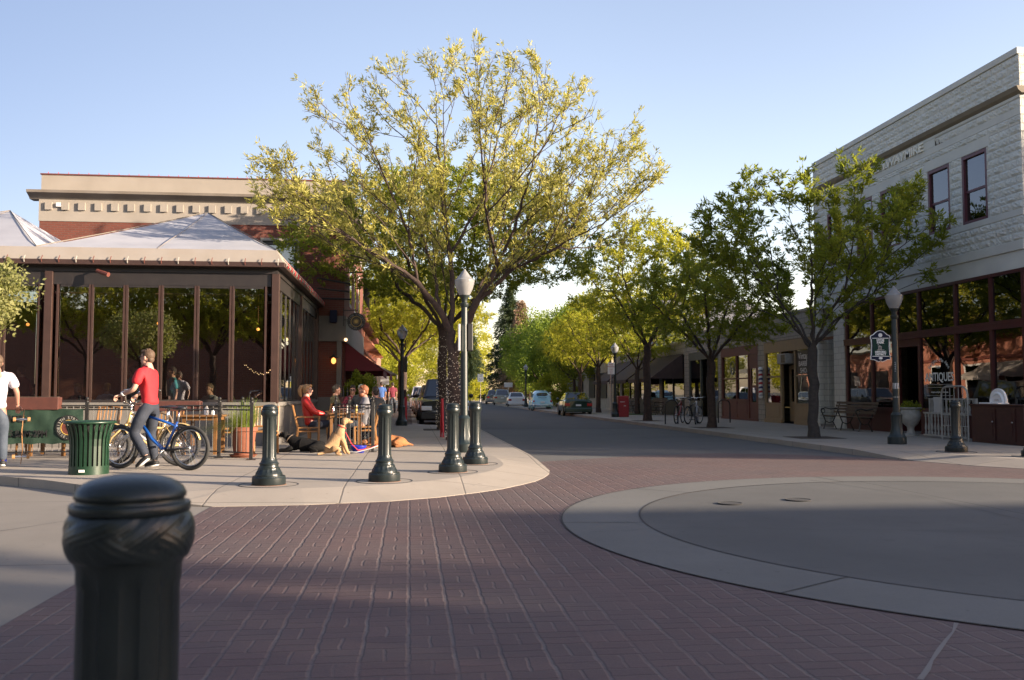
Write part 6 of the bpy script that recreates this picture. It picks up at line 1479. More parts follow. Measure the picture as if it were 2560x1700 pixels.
def person(lab, loc, rz, J, shirt, pants, hair='hair_brown', skin='skin', style='short', sleeves='short', shoe='shoe_black', s=1.0, hy=0, hp=0, beard=None, glasses=False, curl=.5, group=None, collar=None, thick=1.0, fine=True):
    r = thing('person', lab, 'person', loc, rz, group); r.scale = (s, s, s)
    V_ = {k: Vector(v) for k, v in J.items()}
    V_['head'].z -= .022; hb = MB(); T = head_geo(hb, V_['head'], hy, hp)
    for S in 'LR':
        d = V_['wr'+S]-V_['el'+S]; hand(hb, V_['wr'+S], d, J.get('up'+S, (0, 0, 1)), -1 if S == 'L' else 1, 1.0, curl)
    t = thick
    N = {'pelvis': (V_['pelvis'], (.12*t, .09*t)), 'waist': (V_['waist'], (.115*t, .085*t)), 'chest': (V_['chest'], (.12*t, .09*t)), 'neck': (V_['neck'], .070), 'hd': (V_['neck'].lerp(V_['head'], .6), .062)}
    E_ = [('pelvis', 'waist'), ('waist', 'chest'), ('chest', 'neck'), ('neck', 'hd')]
    for S in 'LR':
        N['sh'+S] = (V_['sh'+S]-Vector((0, 0, .015)), .045*t); N['el'+S] = (V_['el'+S], .040); N['wr'+S] = (V_['wr'+S], .025)
        N['hip'+S] = (V_['hip'+S], .085*t); N['kn'+S] = (V_['kn'+S], .055); N['an'+S] = (V_['an'+S], .038)
        E_ += [('chest', 'sh'+S), ('sh'+S, 'el'+S), ('el'+S, 'wr'+S), ('pelvis', 'hip'+S), ('hip'+S, 'kn'+S), ('kn'+S, 'an'+S)]
    skin_mesh(N, E_, M[skin], 'body', r, 2, hb, 'pelvis')
    # face details
    f = MB(); f.ell((-.032, .0885, .012), (.007, .004, .006), 6, 5, T); f.ell((.032, .0885, .012), (.007, .004, .006), 6, 5, T); f.build('eyes', M['eye_dark'], r, 2)
    MB().ell((0, .088, -.052), (.022, .006, .006), 8, 5, T).build('mouth', M['lip'], r, 2)
    # clothes
    N = {'pelvis': (V_['pelvis']-(V_['waist']-V_['pelvis'])*.45, (.185*t, .145*t)), 'waist': (V_['waist'], (.165*t, .125*t)), 'chest': (V_['chest'], (.18*t, .14*t)), 'neck': (V_['neck']+(V_['chest']-V_['neck'])*.0+Vector((0, 0, .008)), .098)}
    E_ = [('pelvis', 'waist'), ('waist', 'chest'), ('chest', 'neck')]
    for S in 'LR':
        a = V_['sh'+S]; e = V_['el'+S]; w2 = V_['wr'+S]; N['sh'+S] = (a, .088*t)
        E_.append(('chest', 'sh'+S))
        if sleeves == 'short': N['sl'+S] = (a.lerp(e, .80), .072*t); E_.append(('sh'+S, 'sl'+S))
        else: N['el'+S] = (e, .066); N['wr'+S] = (e.lerp(w2, .95), .048); E_ += [('sh'+S, 'el'+S), ('el'+S, 'wr'+S)]
    skin_mesh(N, E_, M[shirt], 'shirt' if sleeves == 'short' else 'jacket', r, 2, None, 'waist')
    N = {'pelvis': (V_['pelvis'], (.138*t, .108*t)), 'top': (V_['pelvis'].lerp(V_['waist'], .45), (.128*t, .10*t))}; E_ = [('pelvis', 'top')]
    for S in 'LR':
        h_, k_, a_ = V_['hip'+S], V_['kn'+S], V_['an'+S]
        N['hip'+S] = (h_, .112*t); N['m'+S] = (h_.lerp(k_, .5), .098*t); N['kn'+S] = (k_, .078); N['cf'+S] = (k_.lerp(a_, .45), .074); N['an'+S] = (k_.lerp(a_, .99), .066)
        E_ += [('pelvis', 'hip'+S), ('hip'+S, 'm'+S), ('m'+S, 'kn'+S), ('kn'+S, 'cf'+S), ('cf'+S, 'an'+S)]
    skin_mesh(N, E_, M[pants], 'trousers', r, 2, None, 'pelvis')
    for S in 'LR':
        a_, to = V_['an'+S], V_['to'+S]; d = (to-a_); hl = a_-d.normalized()*.05+Vector((0, 0, -.035)); sh_ = MB()
        sh_.tube([hl, a_+Vector((0, 0, -.02)), a_.lerp(to, .5)+Vector((0, 0, .0)), to-d*.1, to], [.034, .046, .044, .036, .02], 10, flat=.85); sh_.build('shoe', M[shoe], r, 2)
        MB().tube([hl+Vector((0, 0, -.028)), a_.lerp(to, .4)+Vector((0, 0, -.045)), to+Vector((0, 0, -.02))], [.03, .036, .022], 8, flat=.35).build('sole', M['sole_white'], r, 2)
    h = MB()
    if style in ('short', 'pony'):
        for q in range(26):
            pass
        h.ell((0, -.022, .040), (.080, .093, .090), 20, 14, T); h.ell((0, .035, .088), (.062, .055, .036), 14, 9, T); h.ell((0, -.062, -.02), (.062, .042, .055), 14, 9, T)
        if style == 'short':
            rs = random.Random(5)
            for q in range(70):
                a = rs.uniform(0, 2*PI); e = rs.uniform(.3, 1.4); h.ell((.07*math.cos(a)*math.cos(e), -.012+.085*math.sin(a)*math.cos(e), .045+.083*math.sin(e)), (.016, .016, .012), 6, 5, T)
    if style == 'pony':
        h.tube([T @ Vector((0, -.07, .08)), T @ Vector((0, -.13, .075)), T @ Vector((0, -.165, 0)), T @ Vector((0, -.15, -.09)), T @ Vector((0, -.13, -.15))], [.03, .045, .05, .04, .012], 10)
        for s_ in (-1, 1): h.tube([T @ Vector((s_*.07, .03, .04)), T @ Vector((s_*.078, -.02, -.03)), T @ Vector((s_*.05, -.06, -.07))], [.012, .018, .014], 6)
    if style == 'cap':
        h.ell((0, -.005, .048), (.083, .10, .075), 18, 11, T); h.box(-.06, .06, .07, .155, .045, .055, T)
    h.build('cap' if style == 'cap' else 'hair', M[hair], r, 2)
    if beard: MB().ell((0, .040, -.075), (.062, .062, .052), 14, 9, T).ell((0, .078, -.038), (.032, .018, .010), 8, 6, T).build('beard', M[beard], r, 2)
    if glasses:
        g_ = MB()
        for s_ in (-1, 1): g_.ell((s_*.033, .096, .012), (.027, .006, .02), 10, 7, T).cyl(T @ Vector((s_*.06, .09, .016)), T @ Vector((s_*.078, 0, .016)), .003, n=4)
        g_.build('glasses', M['lens_dark'], r, 2)
    return r
def stand(**k):
    J = dict(pelvis=(0, 0, .95), waist=(0, .0, 1.10), chest=(0, 0, 1.32), neck=(0, -.01, 1.50), head=(0, .02, 1.64))
    for S, s_ in (('L', -1), ('R', 1)):
        J.update({'sh'+S: (s_*.175, -.01, 1.43), 'el'+S: (s_*.22, -.03, 1.15), 'wr'+S: (s_*.22, .05, .90), 'hip'+S: (s_*.095, 0, .90), 'kn'+S: (s_*.11, .02, .50), 'an'+S: (s_*.12, -.02, .10), 'to'+S: (s_*.13, .17, .035)})
    J.update(k); return J
def sit(seat=.50, lean=.05, **k):
    J = dict(pelvis=(0, 0, seat+.04), waist=(0, -.02-lean*.3, seat+.20), chest=(0, -.03-lean*.6, seat+.42), neck=(0, -.02-lean, seat+.60), head=(0, .01-lean, seat+.745))
    for S, s_ in (('L', -1), ('R', 1)):
        J.update({'sh'+S: (s_*.17, -.04-lean, seat+.53), 'el'+S: (s_*.22, .08, seat+.27), 'wr'+S: (s_*.13, .30, seat+.30), 'hip'+S: (s_*.10, .04, seat+.0), 'kn'+S: (s_*.13, .46, seat+.03), 'an'+S: (s_*.13, .42, .10), 'to'+S: (s_*.14, .60, .04)})
    J.update(k); return J
RZB = 1.18
man = person('man in a red T-shirt and jeans straddling a blue mountain bike', (-3.93, 14.66, .12), RZB,
    stand(pelvis=(0, 0, .95), waist=(0, .03, 1.10), chest=(0, .05, 1.32), neck=(0, .03, 1.49), head=(.01, .07, 1.63), shL=(-.18, .03, 1.42), shR=(.18, .08, 1.42), elL=(-.26, .07, 1.15), wrL=(-.25, .30, 1.07), elR=(.25, .20, 1.18), wrR=(.24, .40, 1.07),
          hipL=(-.10, -.0, .90), knL=(-.17, .13, .52), anL=(-.20, -.12, .20), toL=(-.21, .04, .045), hipR=(.10, 0, .90), knR=(.16, .10, .50), anR=(.18, .02, .10), toR=(.19, .20, .035)),
    'shirt_red', 'jeans_dark', s=1.05, hy=.15, glasses=True, curl=.85, skin='skin_pale', thick=.98)
MB().tube([(-.252, .245, 1.095), (-.252, .275, 1.083)], .034, 12).build('wrist_watch', M['sign_white'], man, 2)
p = at(-16, 1170)
mw = person('man in a white shirt and jeans at the left edge, holding an upright longboard', (p.x, p.y, .12), .35,
    stand(shR=(.19, -.01, 1.43), elR=(.29, -.03, 1.16), wrR=(.30, .08, .96), head=(0, .04, 1.64)), 'shirt_white', 'jeans', 'hair_brown', s=1.0, hy=.3, curl=.8, thick=1.1)
lbp = Vector((p.x, p.y, .12))+Vector((.30, .24, 0))
lb = thing('longboard', 'wooden longboard stood on its tail, held by the man in the white shirt', 'longboard', lbp, .35)
MB().tube([(0, -.02, .04), (.02, 0, .25), (0, .03, .55), (.02, .05, .8), (.03, .03, .90)], [.05, .10, .11, .10, .04], 12, flat=.09).build('deck', M['wood_chair'], lb, 2)
for z in (.16, .74):
    MB().cyl((-.09, -.07, z), (.09, -.07, z), .012, n=8).box(-.03, .03, -.06, 0, z-.02, z+.02).build('truck', M['steel'], lb)
    for x in (-.1, .1): MB().cyl((x-.02, -.07, z), (x+.02, -.07, z), .035, n=14).build('wheel', M['hair_blond'], lb)
p2_ = at(2, 1160)
bb = thing('blue_bag', 'blue bag at the feet of the man in the white shirt', 'bag', (p2_.x-.15, p2_.y+.25, .12)); MB().box(-.12, .12, -.08, .08, 0, .28).build('bag', M['blue_bin'], bb, bevel=.03)
wm = person('woman in a bright red jacket seated in the wooden armchair', (-2.08, 19.85, .12), -PI/2+.1, sit(.49, .06, wrL=(-.12, .30, .70), wrR=(.10, .32, .70)), 'jacket_red', 'jeans_dark', 'hair_blond', 'skin_pale', 'pony', 'long', s=1.0, hy=-.05, glasses=True, thick=.98)
person('bearded man in a grey sweater at the table behind the fence', (-.98, 20.15, .12), PI/2+.15, sit(.47, .0), 'shirt_grey', 'jeans_dark', 'hair_red', 'skin', 'short', 'long', beard='hair_red', thick=1.15)
gd = 'diners seated outside the cafe'
person('man in a dark green T-shirt seated under the awning', (-1.78, 22.7, .12), -PI/2+.2, sit(.5, -.02), 'shirt_green', 'jeans_dark', 'hair_dark', 'skin', group=gd, thick=1.05)
person('woman in maroon facing the camera with sunglasses', (-1.46, 24.2, .12), PI, sit(.5, 0), 'shirt_maroon', 'jeans_dark', 'hair_dark', 'skin', sleeves='long', glasses=True, group=gd)
person('man in a grey cap seated with his back turned', (-1.2, 23.4, .12), .1, sit(.53, .02), 'shirt_dark', 'jeans_dark', 'cap_grey', 'skin', 'cap', 'long', group=gd, thick=1.1)
person('diner in dark clothes behind the bearded man', (-.80, 21.7, .12), .5, sit(.45, .02), 'shirt_dark', 'jeans_dark', 'hair_dark', 'skin', sleeves='long', group=gd)
gi = 'people inside the glass cafe'
for px, Y, J, sh_, rz, lab, hh in ((332, 22.0, stand(), 'shirt_teal', .9, 'standing man in a teal T-shirt behind the glass, left of the red T-shirt', 'hair_dark'), (430, 22.3, stand(), 'shirt_teal', 2.2, 'standing man in teal behind the glass, right of the red T-shirt', 'hair_dark'),
    (520, 21.9, sit(.5), 'shirt_grey', 2.6, 'seated man in a grey hooded top behind the glass', 'hair_brown'), (52, 21.9, stand(), 'shirt_maroon', 1.2, 'person in maroon behind the glass beside the white shirt', 'hair_dark'), (85, 22.4, sit(.5), 'shirt_dark', -1.4, 'seated person in dark clothes behind the left panes', 'hair_dark'),
    (190, 22.6, sit(.5), 'shirt_dark', 2.9, 'seated diner behind the second pane', 'hair_blond'), (268, 22.8, sit(.52), 'shirt_lav', 0.2, 'blond diner seen from behind through the third pane', 'hair_blond')):
    q = onY(px, 1000, Y); person(lab, (q.x, Y, .14), rz, J, sh_, 'jeans_dark', hh, group=gi, sleeves='short' if 'teal' in sh_ else 'long')
for X, Y, sh_, lab in ((-.95, 52, 'shirt_maroon', 'far pedestrian in maroon on the left pavement'), (-1.5, 50, 'shirt_blue', 'far pedestrian in blue on the left pavement')):
    person(lab, (X, Y, .12), .2, stand(), sh_, 'jeans_dark', 'hair_dark')
for X, Y, rz, lab in ((-6.3, 22.6, 0, 'table behind the glass, left'), (-4.5, 22.5, 0, 'table behind the glass, right'), (-8.2, 22.8, 0, 'table behind the leftmost panes')): dup(tb0, (X, Y, .14), rz, lab)
# ------------------------------------------------------------------ dogs
def dog(lab, loc, rz, N, E_, m, s=1.0, extra=None):
    r = thing('dog', lab, 'dog', loc, rz); r.scale = (s, s, s)
    N = {k: (a, (b*1.2 if k not in ('hd',) else b*1.12)) for k, (a, b) in N.items()}
    skin_mesh(N, E_, M[m], 'body', r, 2, extra, list(N)[0]); return r
V = Vector
def dog_head(b, c, yaw=0, pitch=0):
    T = Matrix.Translation(c) @ Matrix.Rotation(yaw, 4, 'Z') @ Matrix.Rotation(pitch, 4, 'X')
    b.ell((0, 0, 0), (.062, .078, .062), 14, 10, T); b.ell((0, .085, -.022), (.032, .062, .030), 12, 9, T); b.ell((0, .05, .005), (.042, .05, .04), 12, 8, T)
    for s_ in (-1, 1): b.ell((s_*.062, -.012, -.025), (.014, .034, .055), 8, 8, T)
    return T
def dog_face(r, T):
    MB().ell((0, .148, -.008), (.014, .010, .011), 8, 6, T).build('nose', M['eye_dark'], r, 2)
    for s_ in (-1, 1): MB().ell((s_*.032, .062, .022), (.008, .007, .008), 8, 6, T).build('eye', M['eye_dark'], r, 2)
hb = MB(); T = dog_head(hb, (0, .145, .635), -.1, .05)
N = dict(mid=(V((0, -.05, .25)), .118), rump=(V((0, -.11, .14)), .118), chest=(V((0, .03, .38)), .108), neck=(V((0, .075, .50)), .074), tailb=(V((.02, -.22, .05)), .026), tail=(V((.07, -.36, .03)), .014),
         hd=(V((0, .12, .60)), .052))
E_ = [('mid', 'rump'), ('mid', 'chest'), ('chest', 'neck'), ('neck', 'hd'), ('rump', 'tailb'), ('tailb', 'tail')]
for S, s_, f in (('l', -1, .0), ('r', 1, .06)):
    N.update({'sh'+S: (V((s_*.07, .09, .32)), .052), 'e'+S: (V((s_*.075, .115+f*.4, .20)), .036), 'w'+S: (V((s_*.075, .13+f, .06)), .027), 'p'+S: (V((s_*.075, .18+f, .028)), .027),
              'th'+S: (V((s_*.11, -.05, .13)), .078), 'k'+S: (V((s_*.13, .06, .12)), .042), 'h'+S: (V((s_*.125, -.02, .04)), .026), 'q'+S: (V((s_*.125, .09, .026)), .025)})
    E_ += [('chest', 'sh'+S), ('sh'+S, 'e'+S), ('e'+S, 'w'+S), ('w'+S, 'p'+S), ('rump', 'th'+S), ('th'+S, 'k'+S), ('k'+S, 'h'+S), ('h'+S, 'q'+S)]
d1 = dog('young yellow dog sitting upright on the sunlit pavement', (-1.34, 17.55, .12), -PI/2+.1, N, E_, 'fur_yellow', 1.0, hb); dog_face(d1, T)
MB().torus((0, .09, .53), (0, .45, 1), .078, .008, 20, 6).build('collar', M['collar_red'], d1, 2)
def lying(m, lab, loc, rz, s=1, headup=True):
    hb = MB(); c = (0, .50, .34) if headup else (0, .5, .10); T = dog_head(hb, c, .2, 0)
    N = dict(mid=(V((0, 0, .13)), .125), rump=(V((.02, -.25, .12)), .125), chest=(V((0, .25, .16)), .125), neck=(V((0, .39, .25 if headup else .15)), .085), hd=(V((0, .47, .32 if headup else .11)), .06), tb=(V((.05, -.38, .06)), .026), tl=(V((.22, -.50, .025)), .013))
    E_ = [('mid', 'rump'), ('mid', 'chest'), ('chest', 'neck'), ('neck', 'hd'), ('rump', 'tb'), ('tb', 'tl')]
    for S, s_ in (('l', -1), ('r', 1)):
        N.update({'sh'+S: (V((s_*.10, .30, .10)), .05), 'w'+S: (V((s_*.11, .45, .035)), .032), 'p'+S: (V((s_*.10, .66, .028)), .03), 'th'+S: (V((s_*.12, -.24, .11)), .085), 'k'+S: (V((s_*.19, -.06, .09)), .045), 'h'+S: (V((s_*.19, -.24, .04)), .028), 'q'+S: (V((s_*.20, -.08, .028)), .028)})
        E_ += [('chest', 'sh'+S), ('sh'+S, 'w'+S), ('w'+S, 'p'+S), ('rump', 'th'+S), ('th'+S, 'k'+S), ('k'+S, 'h'+S), ('h'+S, 'q'+S)]
    r = dog(lab, loc, rz, N, E_, m, s, hb); dog_face(r, T); return r
d2 = lying('fur_black', 'black dog lying beside the wooden armchair', (-1.95, 18.55, .12), PI/2-.25)
MB().torus((0, .40, .26), (0, .8, .6), .09, .010, 20, 6).build('collar', M['bench_wood'], d2, 2)
lying('fur_orange', 'orange-brown dog lying behind the middle bollard', (-.42, 20.1, .12), PI/2+.1, 1.05, False)
bw = thing('dog_bowl', 'blue collapsible dog bowl behind the yellow dog', 'bowl', (-.98, 18.25, .12)); MB().lathe([(.10, 0), (.155, .13), (.16, .14), (.14, .135), (.09, .02), (.001, .02)], 24).build('bowl', M['bowl_blue'], bw, 2)
ls = thing('dog_leash', 'red and pale leash trailing on the ground by the yellow dog', 'leash', (-1.1, 17.95, .12)); MB().tube([(-.1, -.2, .42), (.0, -.05, .2), (.12, .1, .06), (.35, .12, .10), (.52, .15, .16)], .010, 5).build('strap', M['collar_red'], ls, 2); MB().tube([(-.15, .0, .04), (.1, .02, .03), (.35, .1, .09), (.6, .16, .18)], .010, 5).build('strap', M['siding_white'], ls, 2)
# ------------------------------------------------------------------ bicycles
def bicycle(lab, loc, rz, R=.335, paint='bike_blue', wb=1.08, tyre=.026, cruiser=False, fender=None, swing=None, grp='bicycles'):
    r = thing('bicycle', lab, 'bicycle', loc, rz, grp)
    rear = V((0, 0, R)); front = V((0, wb, R)); bb_ = V((0, .43, .29)); seat = V((0, .22, .80)); hd = V((0, .80, .82)); hd2 = V((0, .84, .68))
    for c in (rear, front):
        w2 = thing('wheel', None, None); w2.parent = r; w2.location = c; del_ = None
        MB().torus((0, 0, 0), (1, 0, 0), R-tyre, tyre, 44, 8).build('tyre', M['tyre'], w2, 2)
        MB().torus((0, 0, 0), (1, 0, 0), R-tyre*2-.008, .010, 40, 6).build('rim', M['steel'], w2, 2)
        sp = MB()
        for i in range(24): a = 2*PI*i/24; sp.cyl((.02*(-1)**i, .02*math.cos(a+.6), .02*math.sin(a+.6)), (0, (R-tyre*2)*math.cos(a), (R-tyre*2)*math.sin(a)), .0016, n=3, caps=False)
        sp.build('spokes', M['chrome'], w2); MB().cyl((-.045, 0, 0), (.045, 0, 0), .022, n=10).build('hub', M['steel'], w2, 2)
    f = MB(); q = .021 if not cruiser else .019
    if cruiser:
        f.tube([seat+V((0, .0, -.12)), V((0, .5, .74)), hd], q, 8).tube([V((0, .24, .60)), V((0, .52, .60)), hd2], q, 8).tube([bb_, V((0, .62, .42)), hd2], q, 8)
    else: f.tube([seat+V((0, .01, -.14)), hd], q, 8).tube([bb_, V((0, .66, .46)), hd2], q*1.35, 8)
    f.tube([bb_, seat+V((0, 0, -.08))], q, 8).tube([hd2+V((0, .005, -.02)), hd+V((0, -.01, .03))], q*1.2, 8)
    f.build('frame', M[paint], r, 2)
    st_ = MB()
    for s_ in (-1, 1): st_.tube([bb_+V((s_*.03, 0, 0)), rear+V((s_*.055, 0, 0))], .013 if not swing else .02, 6).tube([seat+V((s_*.015, .01, -.16)), rear+V((s_*.055, 0, 0))], .009, 6)
    st_.build('stays', M[swing or paint], r, 2)
    fk = MB(); crown = hd2+V((0, .015, -.03))
    for s_ in (-1, 1): fk.tube([crown+V((s_*.045, 0, 0)), V((s_*.055, wb-.05, .45)), front+V((s_*.055, 0, 0))], .015, 6)
    fk.box(-.06, .06, crown.y-.02, crown.y+.02, crown.z-.015, crown.z+.015).build('fork', M['steel' if not cruiser else paint], r, 2)
    MB().cyl(seat+V((0, 0, -.12)), seat+V((0, -.03, .10)), .014, n=8).build('seat_post', M['chrome'], r, 2)
    MB().ell((0, .17, .925), (.075, .10, .03), 12, 8).tube([(0, .2, .925), (0, .34, .93)], [.04, .018], 8, flat=.6).build('saddle', M['bike_black'], r, 2)
    if cruiser:
        h = MB().tube([hd+V((0, 0, .02)), hd+V((0, -.02, .12))], .013, 8)
        for s_ in (-1, 1): h.tube([hd+V((0, -.02, .12)), hd+V((s_*.12, .02, .20)), hd+V((s_*.28, -.02, .38)), hd+V((s_*.33, -.20, .40)), hd+V((s_*.33, -.34, .37))], .012, 8)
    else:
        h = MB().tube([hd, hd+V((0, .01, .12)), hd+V((0, .06, .15))], .014, 8)
        h.tube([hd+V((-.33, .01, .19)), hd+V((-.15, .05, .16)), hd+V((.15, .05, .16)), hd+V((.33, .01, .19))], .012, 8)
    h.build('handlebar', M['chrome'], r, 2)
    for s_ in (-1, 1):
        g0 = hd+(V((s_*.33, -.34, .37)) if cruiser else V((s_*.33, .01, .19))); g1 = hd+(V((s_*.33, -.23, .395)) if cruiser else V((s_*.22, .035, .175))); MB().cyl(g0, g1, .018, n=8).build('grip', M['bike_black'], r, 2)
    MB().torus(bb_, (1, 0, 0), .085, .008, 26, 5).cyl(bb_+V((-.06, 0, 0)), bb_+V((.06, 0, 0)), .02, n=8).tube([bb_+V((-.07, 0, 0)), bb_+V((-.075, .10, -.13))], .010, 6).tube([bb_+V((.07, 0, 0)), bb_+V((.075, -.10, .13))], .010, 6).build('crankset', M['steel'], r, 2)
    for s_, dy, dz in ((-1, .10, -.13), (1, -.10, .13)): MB().box(s_*.12-.045, s_*.12+.045, bb_.y+dy-.03, bb_.y+dy+.03, bb_.z+dz-.012, bb_.z+dz+.012).build('pedal', M['bike_black'], r)
    if fender:
        for c, a0, a1 in ((rear, .25, 2.9), (front, .5, 2.6)):
            b = MB(); n = 18; R2 = R+.025
            for i in range(n+1):
                a = a0+(a1-a0)*i/n
                for x, dr in ((-.04, -.012), (0, 0), (.04, -.012)): b.v.append((x, c.y-(R2+dr)*math.cos(a), c.z+(R2+dr)*math.sin(a)))
            for i in range(n):
                for k in (0, 1): j = 3*i+k; b.f.append((j, j+1, j+4, j+3))
            o = b.build('fender', M[fender], r, 2); sm = o.modifiers.new('t', 'SOLIDIFY'); sm.thickness = .004
    return r
bicycle('blue mountain bike the man in the red T-shirt straddles', (-3.26, 14.38, .12), RZB+.02, .335, 'bike_blue', 1.22, .030, swing='bike_black', grp=None)
bicycle('cream cruiser bicycle with high handlebars behind the blue bike', (-3.62, 15.25, .12), 1.42, .33, 'bike_cream', 1.12, .028, True, 'bike_cream', grp=None)
bk = bicycle('grey bicycle leaning farther back behind the cream cruiser', (-3.72, 15.75, .12), 1.5, .33, 'bike_silver', 1.05, .02, grp=None)
rk = thing('bike_rack', 'low iron hoop rack the bicycles lean on', 'bike rack', (-4.2, 15.9, .12), 0, 'iron hoop bicycle racks'); MB().tube([(-.3, 0, 0), (-.3, 0, .7)]+[(-.3*math.cos(t), 0, .7+.15*math.sin(t)) for t in (.5, 1, 1.57, 2.1, 2.6)]+[(.3, 0, .7), (.3, 0, 0)], .022, 8).build('hoop', M['bench_wood'], rk, 2)
gR_ = 'bicycles parked on the right pavement'
rkR = (10.4, 33.7)
for (X, Y, rz, c, lab) in ((10.25, 34.1, -PI/2+.55, 'bike_red', 'red framed bicycle parked on the right pavement'), (10.55, 33.6, -PI/2+.35, 'bike_black', 'black bicycle in the middle of the right rack'), (10.75, 33.3, -PI/2+.7, 'bike_silver', 'pale bicycle nearest the tree on the right')):
    bicycle(lab, (X-.3, Y, .12), rz+.5, .335, c, 1.05, .022, grp=gR_)
for X, Y, lab in ((9.75, 34.0, 'iron hoop rack left of the parked bicycles on the right'), (12.2, 35.2, 'iron hoop rack right of the parked bicycles')):
    q = thing('bike_rack', lab, 'bike rack', (X, Y, .12), .4, 'iron hoop bicycle racks'); MB().tube([(-.3, 0, 0), (-.3, 0, .7)]+[(-.3*math.cos(t), 0, .7+.2*math.sin(t)) for t in (.5, 1, 1.57, 2.1, 2.6)]+[(.3, 0, .7), (.3, 0, 0)], .024, 8).build('hoop', M['black_iron'], q, 2)
# ------------------------------------------------------------------ cars (local: rear at y=0, nose at y=L)
def carpaint(name, c, metal=.3): mk(name, c, .28, metal, coat=.8); return M[name]
def wheel_set(r, ys, w_, R=.32):
    for y in ys:
        for s_ in (-1, 1):
            q = thing('wheel', None, None); q.parent = r; q.location = (s_*(w_-.09), y, R)
            MB().torus((0, 0, 0), (1, 0, 0), R-.085, .085, 32, 10).build('tyre', M['tyre'], q, 2)
            rm = MB().cyl((-.06, 0, 0), (.075*s_, 0, 0), R-.13, n=24)
            rm.build('rim', M['bike_silver'], q, 2)
            hub = MB()
            for k in range(5): a = 2*PI*k/5; hub.cyl((.08*s_, .0, 0), (.08*s_, (R-.14)*math.cos(a), (R-.14)*math.sin(a)), .02, n=5)
            hub.build('spokes', M['steel'], q)
def car(lab, loc, rz, L, W, prof, gh, paint, R=.32, wys=None, s=1.0, zb=.24, tail='sedan', grp='cars parked along the street'):
    """prof: [(y, deck height, half-width factor)], gh: (yb0, yr0, yr1, yb1, zbelt, zroof)"""
    r = thing('parked_car', lab, 'car', loc, rz, grp); r.scale = (s,)*3; w_ = W/2; b = MB(); n = 0; pm = M[paint]
    ring = lambda y, z, k: [(-w_*k*.90, y, zb), (-w_*k, y, zb+.12), (-w_*k*1.0, y, zb+(z-zb)*.55), (-w_*k*.975, y, z-.09), (-w_*k*.86, y, z-.01), (-w_*k*.5, y, z+.012), (0, y, z+.018),
                            (w_*k*.5, y, z+.012), (w_*k*.86, y, z-.01), (w_*k*.975, y, z-.09), (w_*k, y, zb+(z-zb)*.55), (w_*k, y, zb+.12), (w_*k*.90, y, zb)]
    # refine stations
    st2 = []
    for (y0, z0, k0), (y1, z1, k1) in zip(prof[:-1], prof[1:]):
        for t in (0, .5): st2.append((y0+(y1-y0)*t, z0+(z1-z0)*t, k0+(k1-k0)*t))
    st2.append(prof[-1])
    for y, z, k in st2: b.v += ring(y, z, k)
    m = 13
    for i in range(len(st2)-1):
        for j in range(m-1): a = i*m+j; b.f.append((a, a+m, a+m+1, a+1))
        b.f.append((i*m+m-1, (i+1)*m+m-1, (i+1)*m, i*m))
    b.f.append(tuple(range(m))); b.f.append(tuple(reversed(range((len(st2)-1)*m, len(st2)*m))))
    b.build('body', pm, r, True)
    yb0, yr0, yr1, yb1, zt, zr = gh; wb_, wr_ = w_*.88, w_*.68
    g = MB(); vs = [(-wb_, yb0, zt), (wb_, yb0, zt), (wb_, yb1, zt), (-wb_, yb1, zt), (-wr_, yr0, zr-.03), (wr_, yr0, zr-.03), (wr_, yr1, zr-.03), (-wr_, yr1, zr-.03), (0, yr0+.05, zr), (0, yr1-.05, zr)]
    g.add(vs, [(0, 1, 5, 8, 4), (1, 2, 6, 5), (2, 3, 7, 9, 6), (3, 0, 4, 7), (4, 8, 9, 7), (8, 5, 6, 9)]); g.build('cabin', pm, r, bevel=.03)
    def pane(a, b_, c, d, k0=.08, k1=.92, v0=.1, v1=.9, off=.012, nm='window'):
        a, b_, c, d = map(V, (a, b_, c, d)); nn = (b_-a).cross(d-a).normalized()*off
        P = lambda u, v: (a.lerp(b_, u)).lerp(d.lerp(c, u), v)+nn
        q = MB().add([P(k0, v0), P(k1, v0), P(k1, v1), P(k0, v1)], [(0, 1, 2, 3)]); q.build(nm, M['glass_car'], r)
        MB().add([P(k0, v0)-nn*.4, P(k1, v0)-nn*.4, P(k1, v1)-nn*.4, P(k0, v1)-nn*.4], [(0, 1, 2, 3)]).build('window_backing', M['dark_interior'], r)
    pane(vs[0], vs[1], vs[5], vs[4], .09, .91, .08, .9, nm='rear_window'); pane(vs[2], vs[3], vs[7], vs[6], .07, .93, .06, .93, nm='windscreen')
    for (a, b_, c, d) in ((vs[1], vs[2], vs[6], vs[5]), (vs[3], vs[0], vs[4], vs[7])):
        pane(a, b_, c, d, .10, .47, .12, .86, nm='side_window'); pane(a, b_, c, d, .51, .88, .12, .86, nm='side_window')
    wheel_set(r, wys or (.16*L+.15, L-.19*L), w_, R)
    ar = MB()
    for y in (wys or (.16*L+.15, L-.19*L)):
        for s_ in (-1, 1): ar.cyl((s_*(w_*.97), y, R), (s_*(w_*1.002), y, R), R+.055, n=28)
    ar.build('wheel_arch', M['sign_black'], r)
    z0 = prof[0][1]
    for s_ in (-1, 1):
        MB().box(s_*w_*.60, s_*w_*.955, -.015, .10, z0-.30, z0-.12).build('tail_light', M['taillight'], r, bevel=.015)
        MB().box(s_*w_*.52, s_*w_*.93, L-.16, L+.012, .58, .74).build('headlight', M['headlight'], r, bevel=.02)
        MB().ell((s_*(w_+.10), yb1-.45, zt+.06), (.09, .06, .075), 10, 8).build('wing_mirror', M['sign_black' if 'suv' in tail else paint], r, 2)
    MB().box(-w_*.96, w_*.96, -.06, .12, zb+.02, zb+.26).build('rear_bumper', pm if tail != 'suvfront' else M['sign_black'], r, bevel=.04)
